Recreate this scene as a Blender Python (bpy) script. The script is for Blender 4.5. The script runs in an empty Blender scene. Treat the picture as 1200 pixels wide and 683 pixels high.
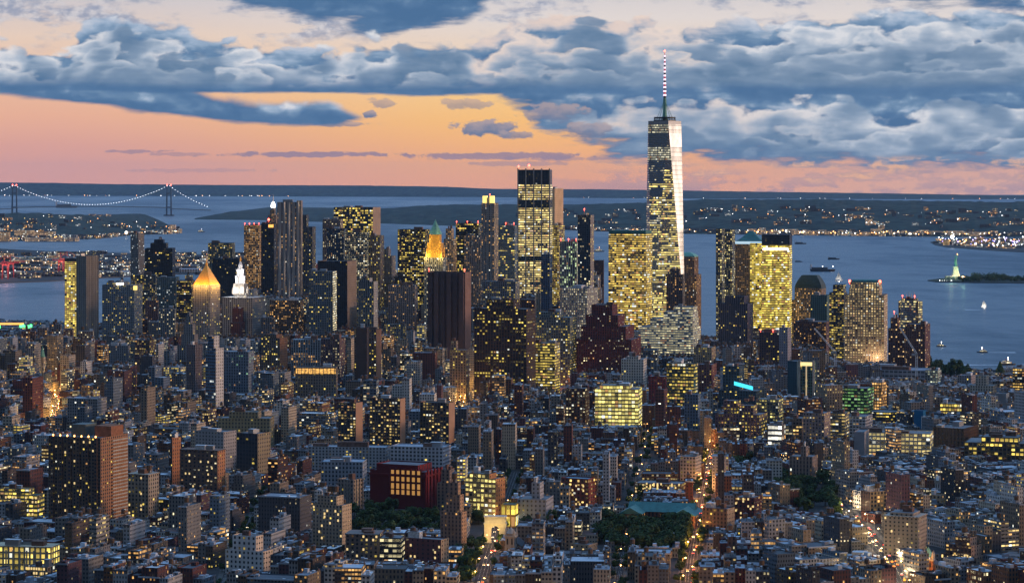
import bpy, bmesh, math, random
import numpy as np
from mathutils import Vector, Matrix
R = math.radians
sc = bpy.context.scene
col = sc.collection

# ------------------------------------------------------------------ camera, sky, sun, exposure
F = 3009.0          # focal length in pixels of the 1200 px wide photograph
YH = 208.0          # row of the level line through the camera
H = 318.0           # camera height above the water, metres
cd = bpy.data.cameras.new('camera')
cam = bpy.data.objects.new('camera', cd); col.objects.link(cam)
cam.location = (0, 0, H); cam.rotation_euler = (R(90), 0, 0)
cd.sensor_width = 36; cd.lens = F / 1200 * 36
cd.shift_y = -(341.5 - YH) / 1200
cd.clip_start = 5; cd.clip_end = 120000
sc.camera = cam
sc.render.engine = 'CYCLES'
sc.view_settings.view_transform = 'Standard'; sc.view_settings.look = 'None'
sc.view_settings.exposure = 0; sc.view_settings.gamma = 1
sc.cycles.max_bounces = 4; sc.cycles.diffuse_bounces = 2; sc.cycles.glossy_bounces = 3
sc.cycles.volume_bounces = 1
sc.cycles.sample_clamp_indirect = 3

def lin(r, g, b):
    f = lambda c: (c/255/12.92) if c/255 <= .04045 else ((c/255+.055)/1.055)**2.4
    return (f(r), f(g), f(b), 1)

class Nd:
    """tiny expression builder for shader nodes"""
    def __init__(s, tree): s.t = tree
    def new(s, kind, **kw):
        n = s.t.nodes.new(kind)
        for k, v in kw.items(): setattr(n, k, v)
        return n
    def put(s, sock, v):
        if isinstance(v, E): s.t.links.new(v.o, sock)
        elif v is not None: sock.default_value = v
    def m(s, op, *a, clamp=False):
        n = s.new('ShaderNodeMath', operation=op, use_clamp=clamp)
        for i, v in enumerate(a): s.put(n.inputs[i], v)
        return E(s, n.outputs[0])
    def mr(s, v, a, b, c=0., d=1., smooth=True):
        n = s.new('ShaderNodeMapRange', interpolation_type='SMOOTHSTEP' if smooth else 'LINEAR', clamp=True)
        for i, x in enumerate((v, a, b, c, d)): s.put(n.inputs[i], x)
        return E(s, n.outputs[0])
    def xyz(s, x, y, z=0.):
        n = s.new('ShaderNodeCombineXYZ')
        for i, v in enumerate((x, y, z)): s.put(n.inputs[i], v)
        return E(s, n.outputs[0])
    def sep(s, v):
        n = s.new('ShaderNodeSeparateXYZ'); s.put(n.inputs[0], v)
        return [E(s, o) for o in n.outputs]
    def noise(s, vec, scale, detail=6., rough=.55, dist=0., lac=2., dims='2D'):
        n = s.new('ShaderNodeTexNoise', noise_dimensions=dims)
        s.put(n.inputs['Vector'], vec); s.put(n.inputs['Scale'], scale); s.put(n.inputs['Detail'], detail)
        s.put(n.inputs['Roughness'], rough); s.put(n.inputs['Distortion'], dist); s.put(n.inputs['Lacunarity'], lac)
        return E(s, n.outputs[0])
    def voro(s, vec, scale, detail=3., rough=.5, smooth=.6):
        n = s.new('ShaderNodeTexVoronoi', feature='SMOOTH_F1', voronoi_dimensions='2D')
        s.put(n.inputs['Vector'], vec); s.put(n.inputs['Scale'], scale); s.put(n.inputs['Detail'], detail)
        s.put(n.inputs['Roughness'], rough); s.put(n.inputs['Smoothness'], smooth)
        return E(s, n.outputs[0])
    def white(s, vec):
        n = s.new('ShaderNodeTexWhiteNoise', noise_dimensions='3D'); s.put(n.inputs['Vector'], vec)
        return E(s, n.outputs['Value'])
    def mix(s, f, a, b):
        n = s.new('ShaderNodeMix', data_type='RGBA', clamp_factor=True)
        s.put(n.inputs[0], f); s.put(n.inputs[6], a); s.put(n.inputs[7], b)
        return E(s, n.outputs[2])
    def ramp(s, v, stops, interp='LINEAR'):
        n = s.new('ShaderNodeValToRGB'); n.color_ramp.interpolation = interp
        el = n.color_ramp.elements
        while len(el) < len(stops): el.new(.5)
        for e, (p, c) in zip(el, stops): e.position = p; e.color = c
        s.put(n.inputs[0], v)
        return E(s, n.outputs[0])
    def curve(s, v, pts, lo, hi):
        """piecewise curve of v (pixels) through pts [(x, y)], returns pixels"""
        x0, x1 = pts[0][0], pts[-1][0]
        st = [((x-x0)/(x1-x0), ((y-lo)/(hi-lo),)*3 + (1,)) for x, y in pts]
        t = s.mr(v, float(x0), float(x1), smooth=False)
        return s.m('MULTIPLY_ADD', s.ramp(t, st), float(hi-lo), float(lo))
class E:
    def __init__(s, n, o): s.n = n; s.o = o
    def __add__(s, b): return s.n.m('ADD', s, b)
    def __radd__(s, b): return s.n.m('ADD', b, s)
    def __sub__(s, b): return s.n.m('SUBTRACT', s, b)
    def __rsub__(s, b): return s.n.m('SUBTRACT', b, s)
    def __mul__(s, b): return s.n.m('MULTIPLY', s, b)
    def __rmul__(s, b): return s.n.m('MULTIPLY', b, s)
    def __truediv__(s, b): return s.n.m('DIVIDE', s, b)

def build_world():
    w = bpy.data.worlds.new('World'); sc.world = w; w.use_nodes = True
    t = w.node_tree; t.nodes.clear(); n = Nd(t)
    tc = n.new('ShaderNodeTexCoord'); x, y, z = n.sep(E(n, tc.outputs['Generated']))
    az = n.m('ARCTAN2', x, y)
    A = n.m('MULTIPLY_ADD', az, F, 600.)
    V = n.m('MULTIPLY_ADD', n.m('ARCSINE', z), -F, YH)
    # clear evening sky between the clouds: pink at the skyline, orange, cream, then blue overhead
    tv = n.mr(V, 250., -350., smooth=False)
    clear = n.ramp(tv, [(0, lin(236,166,140)), (.06, lin(250,172,124)), (.11, lin(252,180,120)), (.18, lin(252,194,120)),
                        (.24, lin(250,205,140)), (.30, lin(240,212,185)), (.38, lin(226,216,212)), (.55, lin(170,180,200)), (.8, lin(120,150,185)), (1, lin(88,125,172))])
    left = n.ramp(tv, [(0, lin(218,158,150)), (.06, lin(230,164,148)), (.13, lin(226,165,150)), (.19, lin(236,178,150)),
                       (.26, lin(236,190,160)), (.34, lin(232,206,188)), (.42, lin(205,200,205)), (.6, lin(160,172,195)), (1, lin(88,125,172))])
    clear = n.mix(n.mr(A, 640., 40.), clear, left)
    clear = n.mix(n.mr(A, 700., 1150.)*n.mr(V, 120., 220.), clear, lin(236,178,150))
    # coordinates for the cloud noises
    u = A/100.; v = V/100.
    warp = n.noise(n.xyz(u, v*1.5), 1.3, 3., .5) - .5
    P = n.xyz(u + warp*.55, v*1.7 + warp*.4, 0.3)
    P2 = n.xyz(u + warp*.55 + .07, v*1.7 + warp*.4 - .20, 0.3)
    w2 = n.noise(n.xyz(u*3.1, v*4.2), 1.6, 3., .6) - .5
    vadd = n.new('ShaderNodeVectorMath', operation='ADD'); n.put(vadd.inputs[0], P); n.put(vadd.inputs[1], n.xyz(w2*.16, w2*.13)); P = E(n, vadd.outputs[0])
    vadd = n.new('ShaderNodeVectorMath', operation='ADD'); n.put(vadd.inputs[0], P2); n.put(vadd.inputs[1], n.xyz(w2*.16, w2*.13)); P2 = E(n, vadd.outputs[0])
    def puff(p):
        a = n.noise(p, 1.2, 4., .5)
        b = 1. - n.voro(p, 1.7, 2., .5, .7)
        return a*.55 + b*.5
    d1 = puff(P); d2 = puff(P2)
    relief = (d1 - d2)*2.2
    rip = n.noise(n.xyz(u*.55+4., v*3.0), 2.2, 5., .55)
    fine = n.noise(n.xyz(u*1.2+7., v*2.0), 5., 5., .6)
    bdark, bmid, blight, bwhite = lin(76,112,152), lin(104,137,172), lin(158,178,202), lin(222,222,226)
    sky = clear
    # faint high veil behind everything
    veil = n.mr(n.noise(n.xyz(u*.5+9., v*1.6), 1.6, 8., .6) + n.mr(V, 60., -60., 0., .12), .50, .66)
    sky = n.mix(veil*n.mr(V, 75., 35.)*.85, sky, n.mix(n.mr(fine, .35, .7), lin(142,154,180), lin(208,206,212)))
    def layer(sky, edge_top, edge_bot, amp, soft_top, soft_bot, ampb, light_shift=0., warm=None, rimk=1.):
        et = n.m('SUBTRACT', V, edge_top) + (d1 - .52)*amp
        eb = n.m('SUBTRACT', edge_bot, V) + (rip - .5)*ampb
        mask = n.mr(et, -soft_top, soft_top)*n.mr(eb, -soft_bot, soft_bot)
        tt = n.mr(eb/(n.m('SUBTRACT', edge_bot, edge_top)), 0., 1., smooth=False)
        rim = n.mr(et, 26., 2.)
        k = tt*.34 + relief*.55*n.mr(tt, 0., .45, .35, 1.) + rim*.34*rimk + (rip-.5)*.75 + (fine-.5)*.22 + (d1-.57)*.8 + light_shift
        c = n.ramp(n.mr(k, -.2, 1.15, smooth=False), [(0, bdark), (.28, lin(88,122,160)), (.50, lin(112,142,174)), (.70, blight), (.86, lin(192,200,215)), (1, bwhite)])
        if warm is not None: c = n.mix(warm*n.mr(k, .35, 1.), c, lin(236,208,190))
        return n.mix(mask, sky, c)
    def heap(sky, env, top, amp, seed, fade, wob=50., power=1., warmk=0., pale=1.):
        n1 = n.noise(n.xyz(u*.85 + seed*3.1, .5), 1., 2., .5)
        p = n.xyz(u*.82 + warp*.25 + w2*.07 + seed, v*1.9 + warp*.22 + w2*.07)
        b = 1. - n.voro(p, 2.1, 1.6, .45, .55)
        et = n.m('SUBTRACT', V, top) - (n1 - .5)*wob + (b - .66)*amp + (fine - .5)*17.
        mk = n.mr(et, -4., 7.)*env*.92
        glow_ = n.m('EXPONENT', n.m('MAXIMUM', et + (fine - .5)*14., 0.)*(-1./(fade*1.5)))
        patch = n.mr(n.noise(n.xyz(u*.8 + seed*1.7, v*1.1), 1.3, 2., .5), .34, .60, .24, 1.)
        k = glow_*patch*power + (b - .66)*.22 + (fine - .5)*.42 + (rip - .5)*.55 + .04
        c = n.ramp(n.mr(k, -.25, 1., smooth=False), [(0, lin(78,108,142)), (.25, lin(98,127,158)), (.48, lin(128,150,176)), (.72, lin(174,187,204)), (1, n_white(pale))])
        if warmk is not None and not isinstance(warmk, float): c = n.mix(warmk*n.mr(k, .4, 1.), c, lin(240,212,192))
        return n.mix(mk, sky, c)
    def n_white(p): return lin(224*p, 224*p, 228*p)
    # cloud bank high on the left
    t3 = n.curve(A, [(-400,-60),(230,-45),(900,-60)], -100, 100)
    b3 = n.curve(A, [(-400,-30),(230,-12),(300,6),(370,26),(430,40),(500,36),(545,24),(580,-8),(640,-30),(1000,-30),(1060,4),(1200,14),(1500,20)], -100, 100)
    sky = layer(sky, t3, b3, 30., 6., 10., 50., -.10, warm=n.mr(A, 470., 540.)*n.mr(A, 600., 540.))
    # the right bank under the long base line
    t2 = n.curve(A, [(-300,150),(560,135),(590,100),(620,80),(1500,75)], 0, 250)
    b2 = n.curve(A, [(-300,60),(560,95),(600,122),(640,148),(700,172),(760,187),(900,192),(1200,198),(1600,205)], 0, 250)
    sky = layer(sky, t2, b2, 22., 8., 9., 60., .16, rimk=0., warm=n.mr(A, 1000., 640.)*n.mr(V, 105., 130.)*.8)
    env2 = n.mr(n.m('SUBTRACT', V, t2), 4., 14.)*n.mr(n.m('SUBTRACT', b2, V) + (rip-.5)*60., 0., 22.)*n.mr(A, 600., 690.)
    wm2 = n.mr(A, 1050., 700.)*.7
    sky = heap(sky, env2, 114., 40., 5.2, 20., 22., 1.35, wm2)
    sky = heap(sky, env2, 146., 42., 8.7, 15., 46., .95, wm2)
    sky = heap(sky, env2, 172., 30., 11.3, 12., 26., .6, wm2)
    # wind-torn pieces in the orange
    def blob(sky, cx, cy, rx, ry, c1, c2, k=1.):
        dx = (A - cx)/rx; dy = (V - cy)/ry
        r = n.m('SQRT', dx*dx + dy*dy)
        mk = n.mr(r + (fine - .5)*1.9 + (rip-.5)*.9, 1.12, .72)*k
        return n.mix(mk, sky, n.mix(n.mr(dy + (fine-.5)*2., .7, -.9), c1, c2))
    g1, g2 = lin(112,124,152), lin(176,158,160)
    for cx, cy, rx, ry, k in ((575,150,40,10,1.), (605,158,22,5,.8), (545,122,30,7,.6), (650,133,34,12,.8), (690,152,30,10,.8),
                              (432,134,9,5,1.), (448,121,16,6,.6), (398,146,40,3,.7)):
        sky = blob(sky, float(cx), float(cy), float(rx), float(ry), g1, g2, k)
    for cx, cy, rx, ry, k in ((360,181,98,3.4,.9), (160,178,34,2.5,.7), (210,181,40,2.,.5), (585,183,105,4.5,.85), (600,192,60,3.,.5),
                              (240,200,90,2.5,.3), (660,186,70,3.,.5)):
        sky = blob(sky, float(cx), float(cy), float(rx), float(ry), lin(158,132,148), lin(150,130,150), k)
    # tongue of dark cloud below the base line on the left
    t4 = n.curve(A, [(-400,95),(215,100),(250,112),(300,120),(385,121),(425,138),(450,150)], 0, 200)
    b4 = n.curve(A, [(-400,104),(0,112),(60,117),(130,126),(200,136),(260,143),(320,147),(395,147),(430,138),(450,130)], 0, 200)
    sky = layer(sky, t4, b4, 12., 5., 3.5, 12., .02)
    # grey-pink low bank on the right
    low = .8*n.mr(rip + (fine-.5)*.5, .40, .60)*n.mr(A, 560., 760.)*n.mr(V, 196., 206.)*.8
    sky = n.mix(low, sky, lin(168,140,155))
    pc = n.mr(fine*.35 + rip*.75, .55, .70)*n.mr(A, 700., 800.)*n.mr(V, 180., 192.)*n.mr(V, 222., 206.)
    sky = n.mix(pc*.9, sky, lin(255,190,135))
    # the long main bank
    t1 = n.curve(A, [(-300,60),(0,52),(90,50),(112,26),(150,22),(260,42),(330,54),(400,60),(450,46),(520,42),(575,48),(600,26),(640,24),
                     (680,12),(730,22),(790,26),(900,27),(960,14),(1060,12),(1120,16),(1200,10),(1500,5)], -50, 150)
    b1 = n.curve(A, [(-300,104),(0,109),(110,108),(200,111),(330,109.5),(480,111.5),(620,109),(760,112),(900,110),(1040,112.5),(1200,110),(1500,111)], 0, 200)
    sky = layer(sky, t1, b1, 60., 4., 2.2, 9., n.mr(A, 540., 700., .13, .20), warm=n.mr(A, 480., 560.)*n.mr(A, 900., 780.)*.7)
    env1 = n.mr(n.m('SUBTRACT', V, t1), -6., 8.)*n.mr(n.m('SUBTRACT', b1, V), 4., 24.)
    wm1 = n.mr(A, 480., 560.)*n.mr(A, 900., 780.)*.6
    sky = heap(sky, env1, t1 + 3., 46., 1.9, 19., 10., 1.3, wm1)
    sky = heap(sky, env1, t1 + 26., 50., 3.3, 18., 34., 1.0, wm1)
    sky = heap(sky, env1, t1 + 46., 44., 6.1, 15., 34., .7, wm1)
    sky = heap(sky, env1, 92., 30., 7.9, 10., 26., .30)
    # overhead and round the back: broken blue-grey cloud
    fx = n.m('ABSOLUTE', az)
    up = n.noise(n.xyz(x*3., y*3., z*6.), 1.2, 3., .6, dims='3D')
    dome = n.mix(n.mr(up, .4, .62), (.14,.36,.78,1), (.42,.68,1.05,1))
    side = n.mix(n.mr(V, 208., -500.), n.mix(n.mr(az, -1.2, 1.0), lin(120,130,165), lin(240,190,150)), dome)
    front = n.mix(n.mr(V, -60., -260.), n.mix(n.mr(fx, .26, .36), sky, n.mix(n.mr(V, 208., -60.), lin(215,165,150), lin(120,148,185))), dome)
    wide = n.mix(n.mr(fx, .36, .9), n.mix(n.mr(V, -60., -260.), n.mix(n.mr(V, 208., -60.), lin(215,165,150), lin(120,148,185)), dome), side)
    use_wide = n.m('MAXIMUM', n.m('GREATER_THAN', fx, .36), n.m('LESS_THAN', V, -260.))
    # it gets darker towards the north, behind the camera, and straight up
    dim = n.mr(y, .5, -.35, 1., .03) + n.mr(z, .45, .95, 0., .85)*n.mr(y, .45, -.45) + n.mr(z, .5, .95, 0., .25)
    # afterglow in the west, to the right of the picture
    da = (az - 1.55)/.55; de = (V - 60.)/420.
    glow = n.m('EXPONENT', n.m('MULTIPLY', da*da + de*de, -1.))*n.mr(V, 260., 200.)
    ns = n.new('ShaderNodeTexSky', sky_type='NISHITA')
    ns.sun_disc = False; ns.sun_elevation = R(2.0); ns.sun_rotation = R(90.0)
    ns.altitude = 300; ns.air_density = 1.4; ns.dust_density = 2.0
    b0 = n.new('ShaderNodeBackground'); n.put(b0.inputs[0], E(n, ns.outputs[0])); b0.inputs[1].default_value = .05
    bf = n.new('ShaderNodeBackground'); n.put(bf.inputs[0], front); bf.inputs[1].default_value = SKYK
    bw = n.new('ShaderNodeBackground'); n.put(bw.inputs[0], wide); n.put(bw.inputs[1], dim*SKYK)
    b1_ = n.new('ShaderNodeMixShader'); n.put(b1_.inputs[0], use_wide)
    t.links.new(bf.outputs[0], b1_.inputs[1]); t.links.new(bw.outputs[0], b1_.inputs[2])
    b2_ = n.new('ShaderNodeBackground'); b2_.inputs[0].default_value = (1, .86, .72, 1); n.put(b2_.inputs[1], glow*GLOWK)
    # the plain Nishita sky fills in outside the modelled cloud field
    fm = n.mr(fx, .4, .7)
    b0m = n.new('ShaderNodeMixShader'); n.put(b0m.inputs[0], fm)
    blk = n.new('ShaderNodeBackground'); blk.inputs[0].default_value = (0,0,0,1)
    t.links.new(blk.outputs[0], b0m.inputs[1]); t.links.new(b0.outputs[0], b0m.inputs[2])
    a1 = n.new('ShaderNodeAddShader'); a2 = n.new('ShaderNodeAddShader'); out = n.new('ShaderNodeOutputWorld')
    t.links.new(b0m.outputs[0], a1.inputs[0]); t.links.new(b1_.outputs[0], a1.inputs[1])
    t.links.new(a1.outputs[0], a2.inputs[0]); t.links.new(b2_.outputs[0], a2.inputs[1])
    t.links.new(a2.outputs[0], out.inputs[0])
    w.cycles.sampling_method = 'MANUAL'; w.cycles.sample_map_resolution = 512
SKYK = 1.0
GLOWK = 3.3
build_world()
sd = bpy.data.lights.new('sun', 'SUN'); sd.energy = 1.5; sd.angle = R(9); sd.color = (1, .56, .30)
sun = bpy.data.objects.new('sun', sd); col.objects.link(sun)
sun.rotation_euler = (0, R(90-7.0), R(-3)) # low in the west, to the right of the picture and a little behind the camera

# ------------------------------------------------------------------ helpers
rng = random.Random(7)
def tag(o, label=None, cat=None, group=None, kind=None):
    if label: o['label'] = label
    if cat: o['category'] = cat
    if group: o['group'] = group
    if kind: o['kind'] = kind
    return o
def empty(name, loc, rz=0.):
    o = bpy.data.objects.new(name, None); col.objects.link(o)
    o.location = loc; o.rotation_euler = (0, 0, rz); o.empty_display_size = 5
    return o
def gd(y): return H*F/(y - YH)                      # distance of the water/ground seen on photo row y
def gp(x, y):                                       # ground point seen at a photo pixel
    Y = gd(y); return ((x-600)*Y/F, Y)
def px(x, Y): return (x-600)*Y/F                    # real X of column x at distance Y
def pz(y, Y): return H - (y-YH)*Y/F                 # real height of row y at distance Y

class MB:
    """collects faces with uv and facade parameters, builds ONE mesh"""
    def __init__(s): s.v = []; s.f = []; s.uv = []; s.p = []; s.m = []
    def quad(s, pts, uv=None, p=0, m=0):
        i = len(s.v); s.v += [tuple(q) for q in pts]; n = len(pts)
        s.f.append(tuple(range(i, i+n))); s.uv += uv if uv else [(0, 0)]*n; s.p.append(p); s.m.append(m)
    def wall(s, a, b, z0, z1, p=0, m=0, cw=3.2, fh=3.4, a1=None, b1=None, umin=1):
        """wall from a to b (outside on the right hand side), uv counted in window cells; a1,b1 = top ends when leaning"""
        L = math.hypot(b[0]-a[0], b[1]-a[1]); n = max(umin, round(L/cw)); nf = max(1, round((z1-z0)/fh))
        a1 = a1 or a; b1 = b1 or b
        k = (abs(int(a[0]*7+a[1]*13+z0)) % 997)
        s.quad([(a[0],a[1],z0),(b[0],b[1],z0),(b1[0],b1[1],z1),(a1[0],a1[1],z1)], [(k,k),(k+n,k),(k+n,k+nf),(k,k+nf)], p, m)
    def ring(s, pts, z0, z1, p=0, m=0, cw=3.2, fh=3.4, top=None):
        """walls round a ccw footprint"""
        n = len(pts)
        for i in range(n):
            j = (i+1) % n
            s.wall(pts[i], pts[j], z0, z1, p, m, cw, fh, top and top[i], top and top[j])
    def cap(s, pts, z, p=0, m=0): s.quad([(x, y, z) for x, y in pts], None, p, m)
    def box(s, x0, x1, y0, y1, z0, z1, p=0, m=0, cap=True, cw=3.2, fh=3.4):
        q = [(x0,y0),(x1,y0),(x1,y1),(x0,y1)]
        s.ring(q, z0, z1, p, m, cw, fh)
        if cap: s.cap(q, z1, p, m)
    def prism(s, q, z0, z1, p=0, m=0, cap=True, cw=3.2, fh=3.4, top=None):
        s.ring(q, z0, z1, p, m, cw, fh, top)
        if cap: s.cap(top or q, z1, p, m)
    def tube(s, a, b, r, n=6, r1=None, p=0, m=0):
        a = Vector(a); b = Vector(b); d = (b-a).normalized(); r1 = r if r1 is None else r1
        u = d.orthogonal().normalized(); w = d.cross(u)
        A = [a + (u*math.cos(2*math.pi*i/n) + w*math.sin(2*math.pi*i/n))*r for i in range(n)]
        B = [b + (u*math.cos(2*math.pi*i/n) + w*math.sin(2*math.pi*i/n))*r1 for i in range(n)]
        for i in range(n):
            j = (i+1) % n; s.quad([A[i], A[j], B[j], B[i]], None, p, m)
        s.quad(B, None, p, m); s.quad(A[::-1], None, p, m)
    def lathe(s, cx, cy, prof, n=10, p=0, m=0, rot=0.):
        """prof = [(r, z)] from the bottom up"""
        for (r0, z0), (r1, z1) in zip(prof, prof[1:]):
            for i in range(n):
                a0 = rot+2*math.pi*i/n; a1 = rot+2*math.pi*(i+1)/n
                q = [(cx+r0*math.cos(a0), cy+r0*math.sin(a0), z0), (cx+r0*math.cos(a1), cy+r0*math.sin(a1), z0),
                     (cx+r1*math.cos(a1), cy+r1*math.sin(a1), z1), (cx+r1*math.cos(a0), cy+r1*math.sin(a0), z1)]
                if r1 < 1e-4: q = q[:3]
                s.quad(q, None, p, m)
        r, z = prof[-1]
        if r > 1e-4: s.quad([(cx+r*math.cos(rot+2*math.pi*i/n), cy+r*math.sin(rot+2*math.pi*i/n), z) for i in range(n)], None, p, m)
    def xform(s, i0, ang, dx, dy, dz=0.):
        c, q = math.cos(ang), math.sin(ang)
        for i in range(i0, len(s.v)):
            x, y, z = s.v[i]; s.v[i] = (x*c-y*q+dx, x*q+y*c+dy, z+dz)
    def mesh(s, name, mats, params=None):
        me = bpy.data.meshes.new(name); me.from_pydata(s.v, [], s.f)
        for m in (mats if isinstance(mats, (list, tuple)) else [mats]): me.materials.append(m)
        me.polygons.foreach_set('material_index', s.m)
        if s.uv and len(s.uv) == len(me.loops):
            l = me.uv_layers.new(name='UVMap'); l.data.foreach_set('uv', np.array(s.uv, 'f').ravel())
        if params is not None:
            nl = np.array([len(f) for f in s.f]); idx = np.repeat(np.array(s.p), nl)
            for k, nm in enumerate(('wallcol', 'winp', 'litp', 'tint')):
                a = me.attributes.new(nm, 'FLOAT_COLOR', 'CORNER')
                arr = np.array([q[k] for q in params], 'f')[idx]
                a.data.foreach_set('color', arr.ravel())
        me.validate(); return me
    def build(s, name, mats, parent=None, params=None, loc=None):
        o = bpy.data.objects.new(name, s.mesh(name, mats, params)); col.objects.link(o)
        if parent: o.parent = parent
        if loc: o.location = loc
        return o

# facade parameters: wall colour + glass amount, window (width, height, spandrel darkness, unused), lights (fraction, row clustering, seed, strength), light colour
YEL = (1, .72, .13, 1); AMB = (1, .52, .15, 1); WRM = (1, .82, .45, 1); WHT = (.9, .95, .9, 1); GRN = (.55, 1, .55, 1)
def FP(wall, ww=.5, wh=.5, sp=.8, lit=.12, corr=.3, st=1.6, tint=YEL, glass=.3, seed=None):
    return ((wall[0], wall[1], wall[2], glass), (ww, wh, sp, 1), (lit, corr, rng.random()*100 if seed is None else seed, st), tint)

# ------------------------------------------------------------------ materials
def mat(name, base=(.5,.5,.5), rough=.7, metal=0., bump=0., var=0., scale=.3, emit=None, est=0.):
    m = bpy.data.materials.new(name); m.use_nodes = True; t = m.node_tree; b = t.nodes['Principled BSDF']; n = Nd(t)
    b.inputs['Roughness'].default_value = rough; b.inputs['Metallic'].default_value = metal
    c = tuple(base)+(1,)
    if var:
        tc = n.new('ShaderNodeTexCoord'); v = E(n, tc.outputs['Object'])
        f = n.noise(v, scale, 5., .6, dims='3D')
        cc = n.mix(n.mr(f, .3, .7), tuple(x*(1-var) for x in base)+(1,), tuple(min(1, x*(1+var)) for x in base)+(1,))
        n.put(b.inputs['Base Color'], cc)
    else: b.inputs['Base Color'].default_value = c
    if emit:
        b.inputs['Emission Color'].default_value = tuple(emit)+(1,); b.inputs['Emission Strength'].default_value = est
    if rough > .75: b.inputs['Specular IOR Level'].default_value = .12
    m.cycles.emission_sampling = 'NONE'
    return m

def facade_mat():
    m = bpy.data.materials.new('facade_walls_and_windows'); m.use_nodes = True
    t = m.node_tree; b = t.nodes['Principled BSDF']; n = Nd(t)
    def at(nm):
        a = n.new('ShaderNodeAttribute', attribute_name=nm); return E(n, a.outputs['Color']), E(n, a.outputs['Alpha'])
    wc, glass = at('wallcol'); wp, _ = at('winp'); lp, st = at('litp'); tint, _ = at('tint')
    ww, wh, sp = n.sep(wp); lit, corr, seed = n.sep(lp)
    uv = n.new('ShaderNodeUVMap'); ux, uy, _ = n.sep(E(n, uv.outputs[0]))
    cx = n.m('FLOOR', ux); cy = n.m('FLOOR', uy); fx = ux - cx; fy = uy - cy
    inx = n.m('LESS_THAN', n.m('ABSOLUTE', fx - .5), ww*.5)
    iny = n.m('LESS_THAN', n.m('ABSOLUTE', fy - .52), wh*.5)
    win = inx*iny
    r1 = n.white(n.xyz(cx, cy, seed)); r2 = n.white(n.xyz(cx, cy, seed + 31.7)); r3 = n.white(n.xyz(cx, cy, seed + 77.1))
    chunk = n.white(n.xyz(n.m('FLOOR', cx*.22), cy, seed + 5.3))
    row = n.white(n.xyz(3., n.m('FLOOR', cy*.5), seed + 9.9))
    grp = chunk*.6 + row*.4
    thr = lit*(1. - corr) + corr*n.mr(grp, n.m('SUBTRACT', 1., lit) - .12, n.m('SUBTRACT', 1., lit) + .12)
    on = n.m('LESS_THAN', r1, thr)
    # every lit room has its own brightness, lamp colour and blind
    chl = n.white(n.xyz(n.m('FLOOR', cx*.34), cy, seed + 50.1))
    rr = r2*(1. - corr) + chl*corr
    lvl = n.m('MULTIPLY_ADD', rr*rr*rr, 1.5, .28)
    blind = n.m('MULTIPLY_ADD', n.m('GREATER_THAN', fy, n.m('MULTIPLY_ADD', r3, .5, .45)), -.55, 1.)
    tcol = n.mix(n.mr(r3, .86, .88), tint, n.mix(n.m('GREATER_THAN', r2, .5), (1, .50, .16, 1), (.95, .95, .80, 1)))
    n.put(b.inputs['Emission Color'], tcol)
    n.put(b.inputs['Emission Strength'], win*on*lvl*blind*st)
    tc = n.new('ShaderNodeTexCoord'); ob = E(n, tc.outputs['Object'])
    g = n.noise(ob, .06, 4., .6, dims='3D'); g2 = n.noise(ob, .9, 3., .6, dims='3D')
    grime = n.m('MULTIPLY_ADD', g, .7, .65)*n.m('MULTIPLY_ADD', g2, .4, .8)
    wcol = n.new('ShaderNodeVectorMath', operation='SCALE'); n.put(wcol.inputs[0], wc)
    n.put(wcol.inputs['Scale'], grime*(1. - inx*(1.-iny)*(1. - sp)))
    gcol = n.mix(r3, (.012,.018,.026,1), (.035,.045,.06,1))
    shiny = n.m('GREATER_THAN', glass, .85)
    gcol = n.mix(shiny*.85, gcol, (.30, .38, .50, 1))
    n.put(b.inputs['Metallic'], win*shiny*.75)
    n.put(b.inputs['Base Color'], n.mix(win, E(n, wcol.outputs[0]), gcol))
    n.put(b.inputs['Roughness'], n.mr(win, 0., 1., .85, .22, False))
    n.put(b.inputs['Specular IOR Level'], n.m('MULTIPLY_ADD', win, glass*1.2 , .15))
    m.cycles.emission_sampling = 'NONE'
    return m
FAC = facade_mat()

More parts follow.
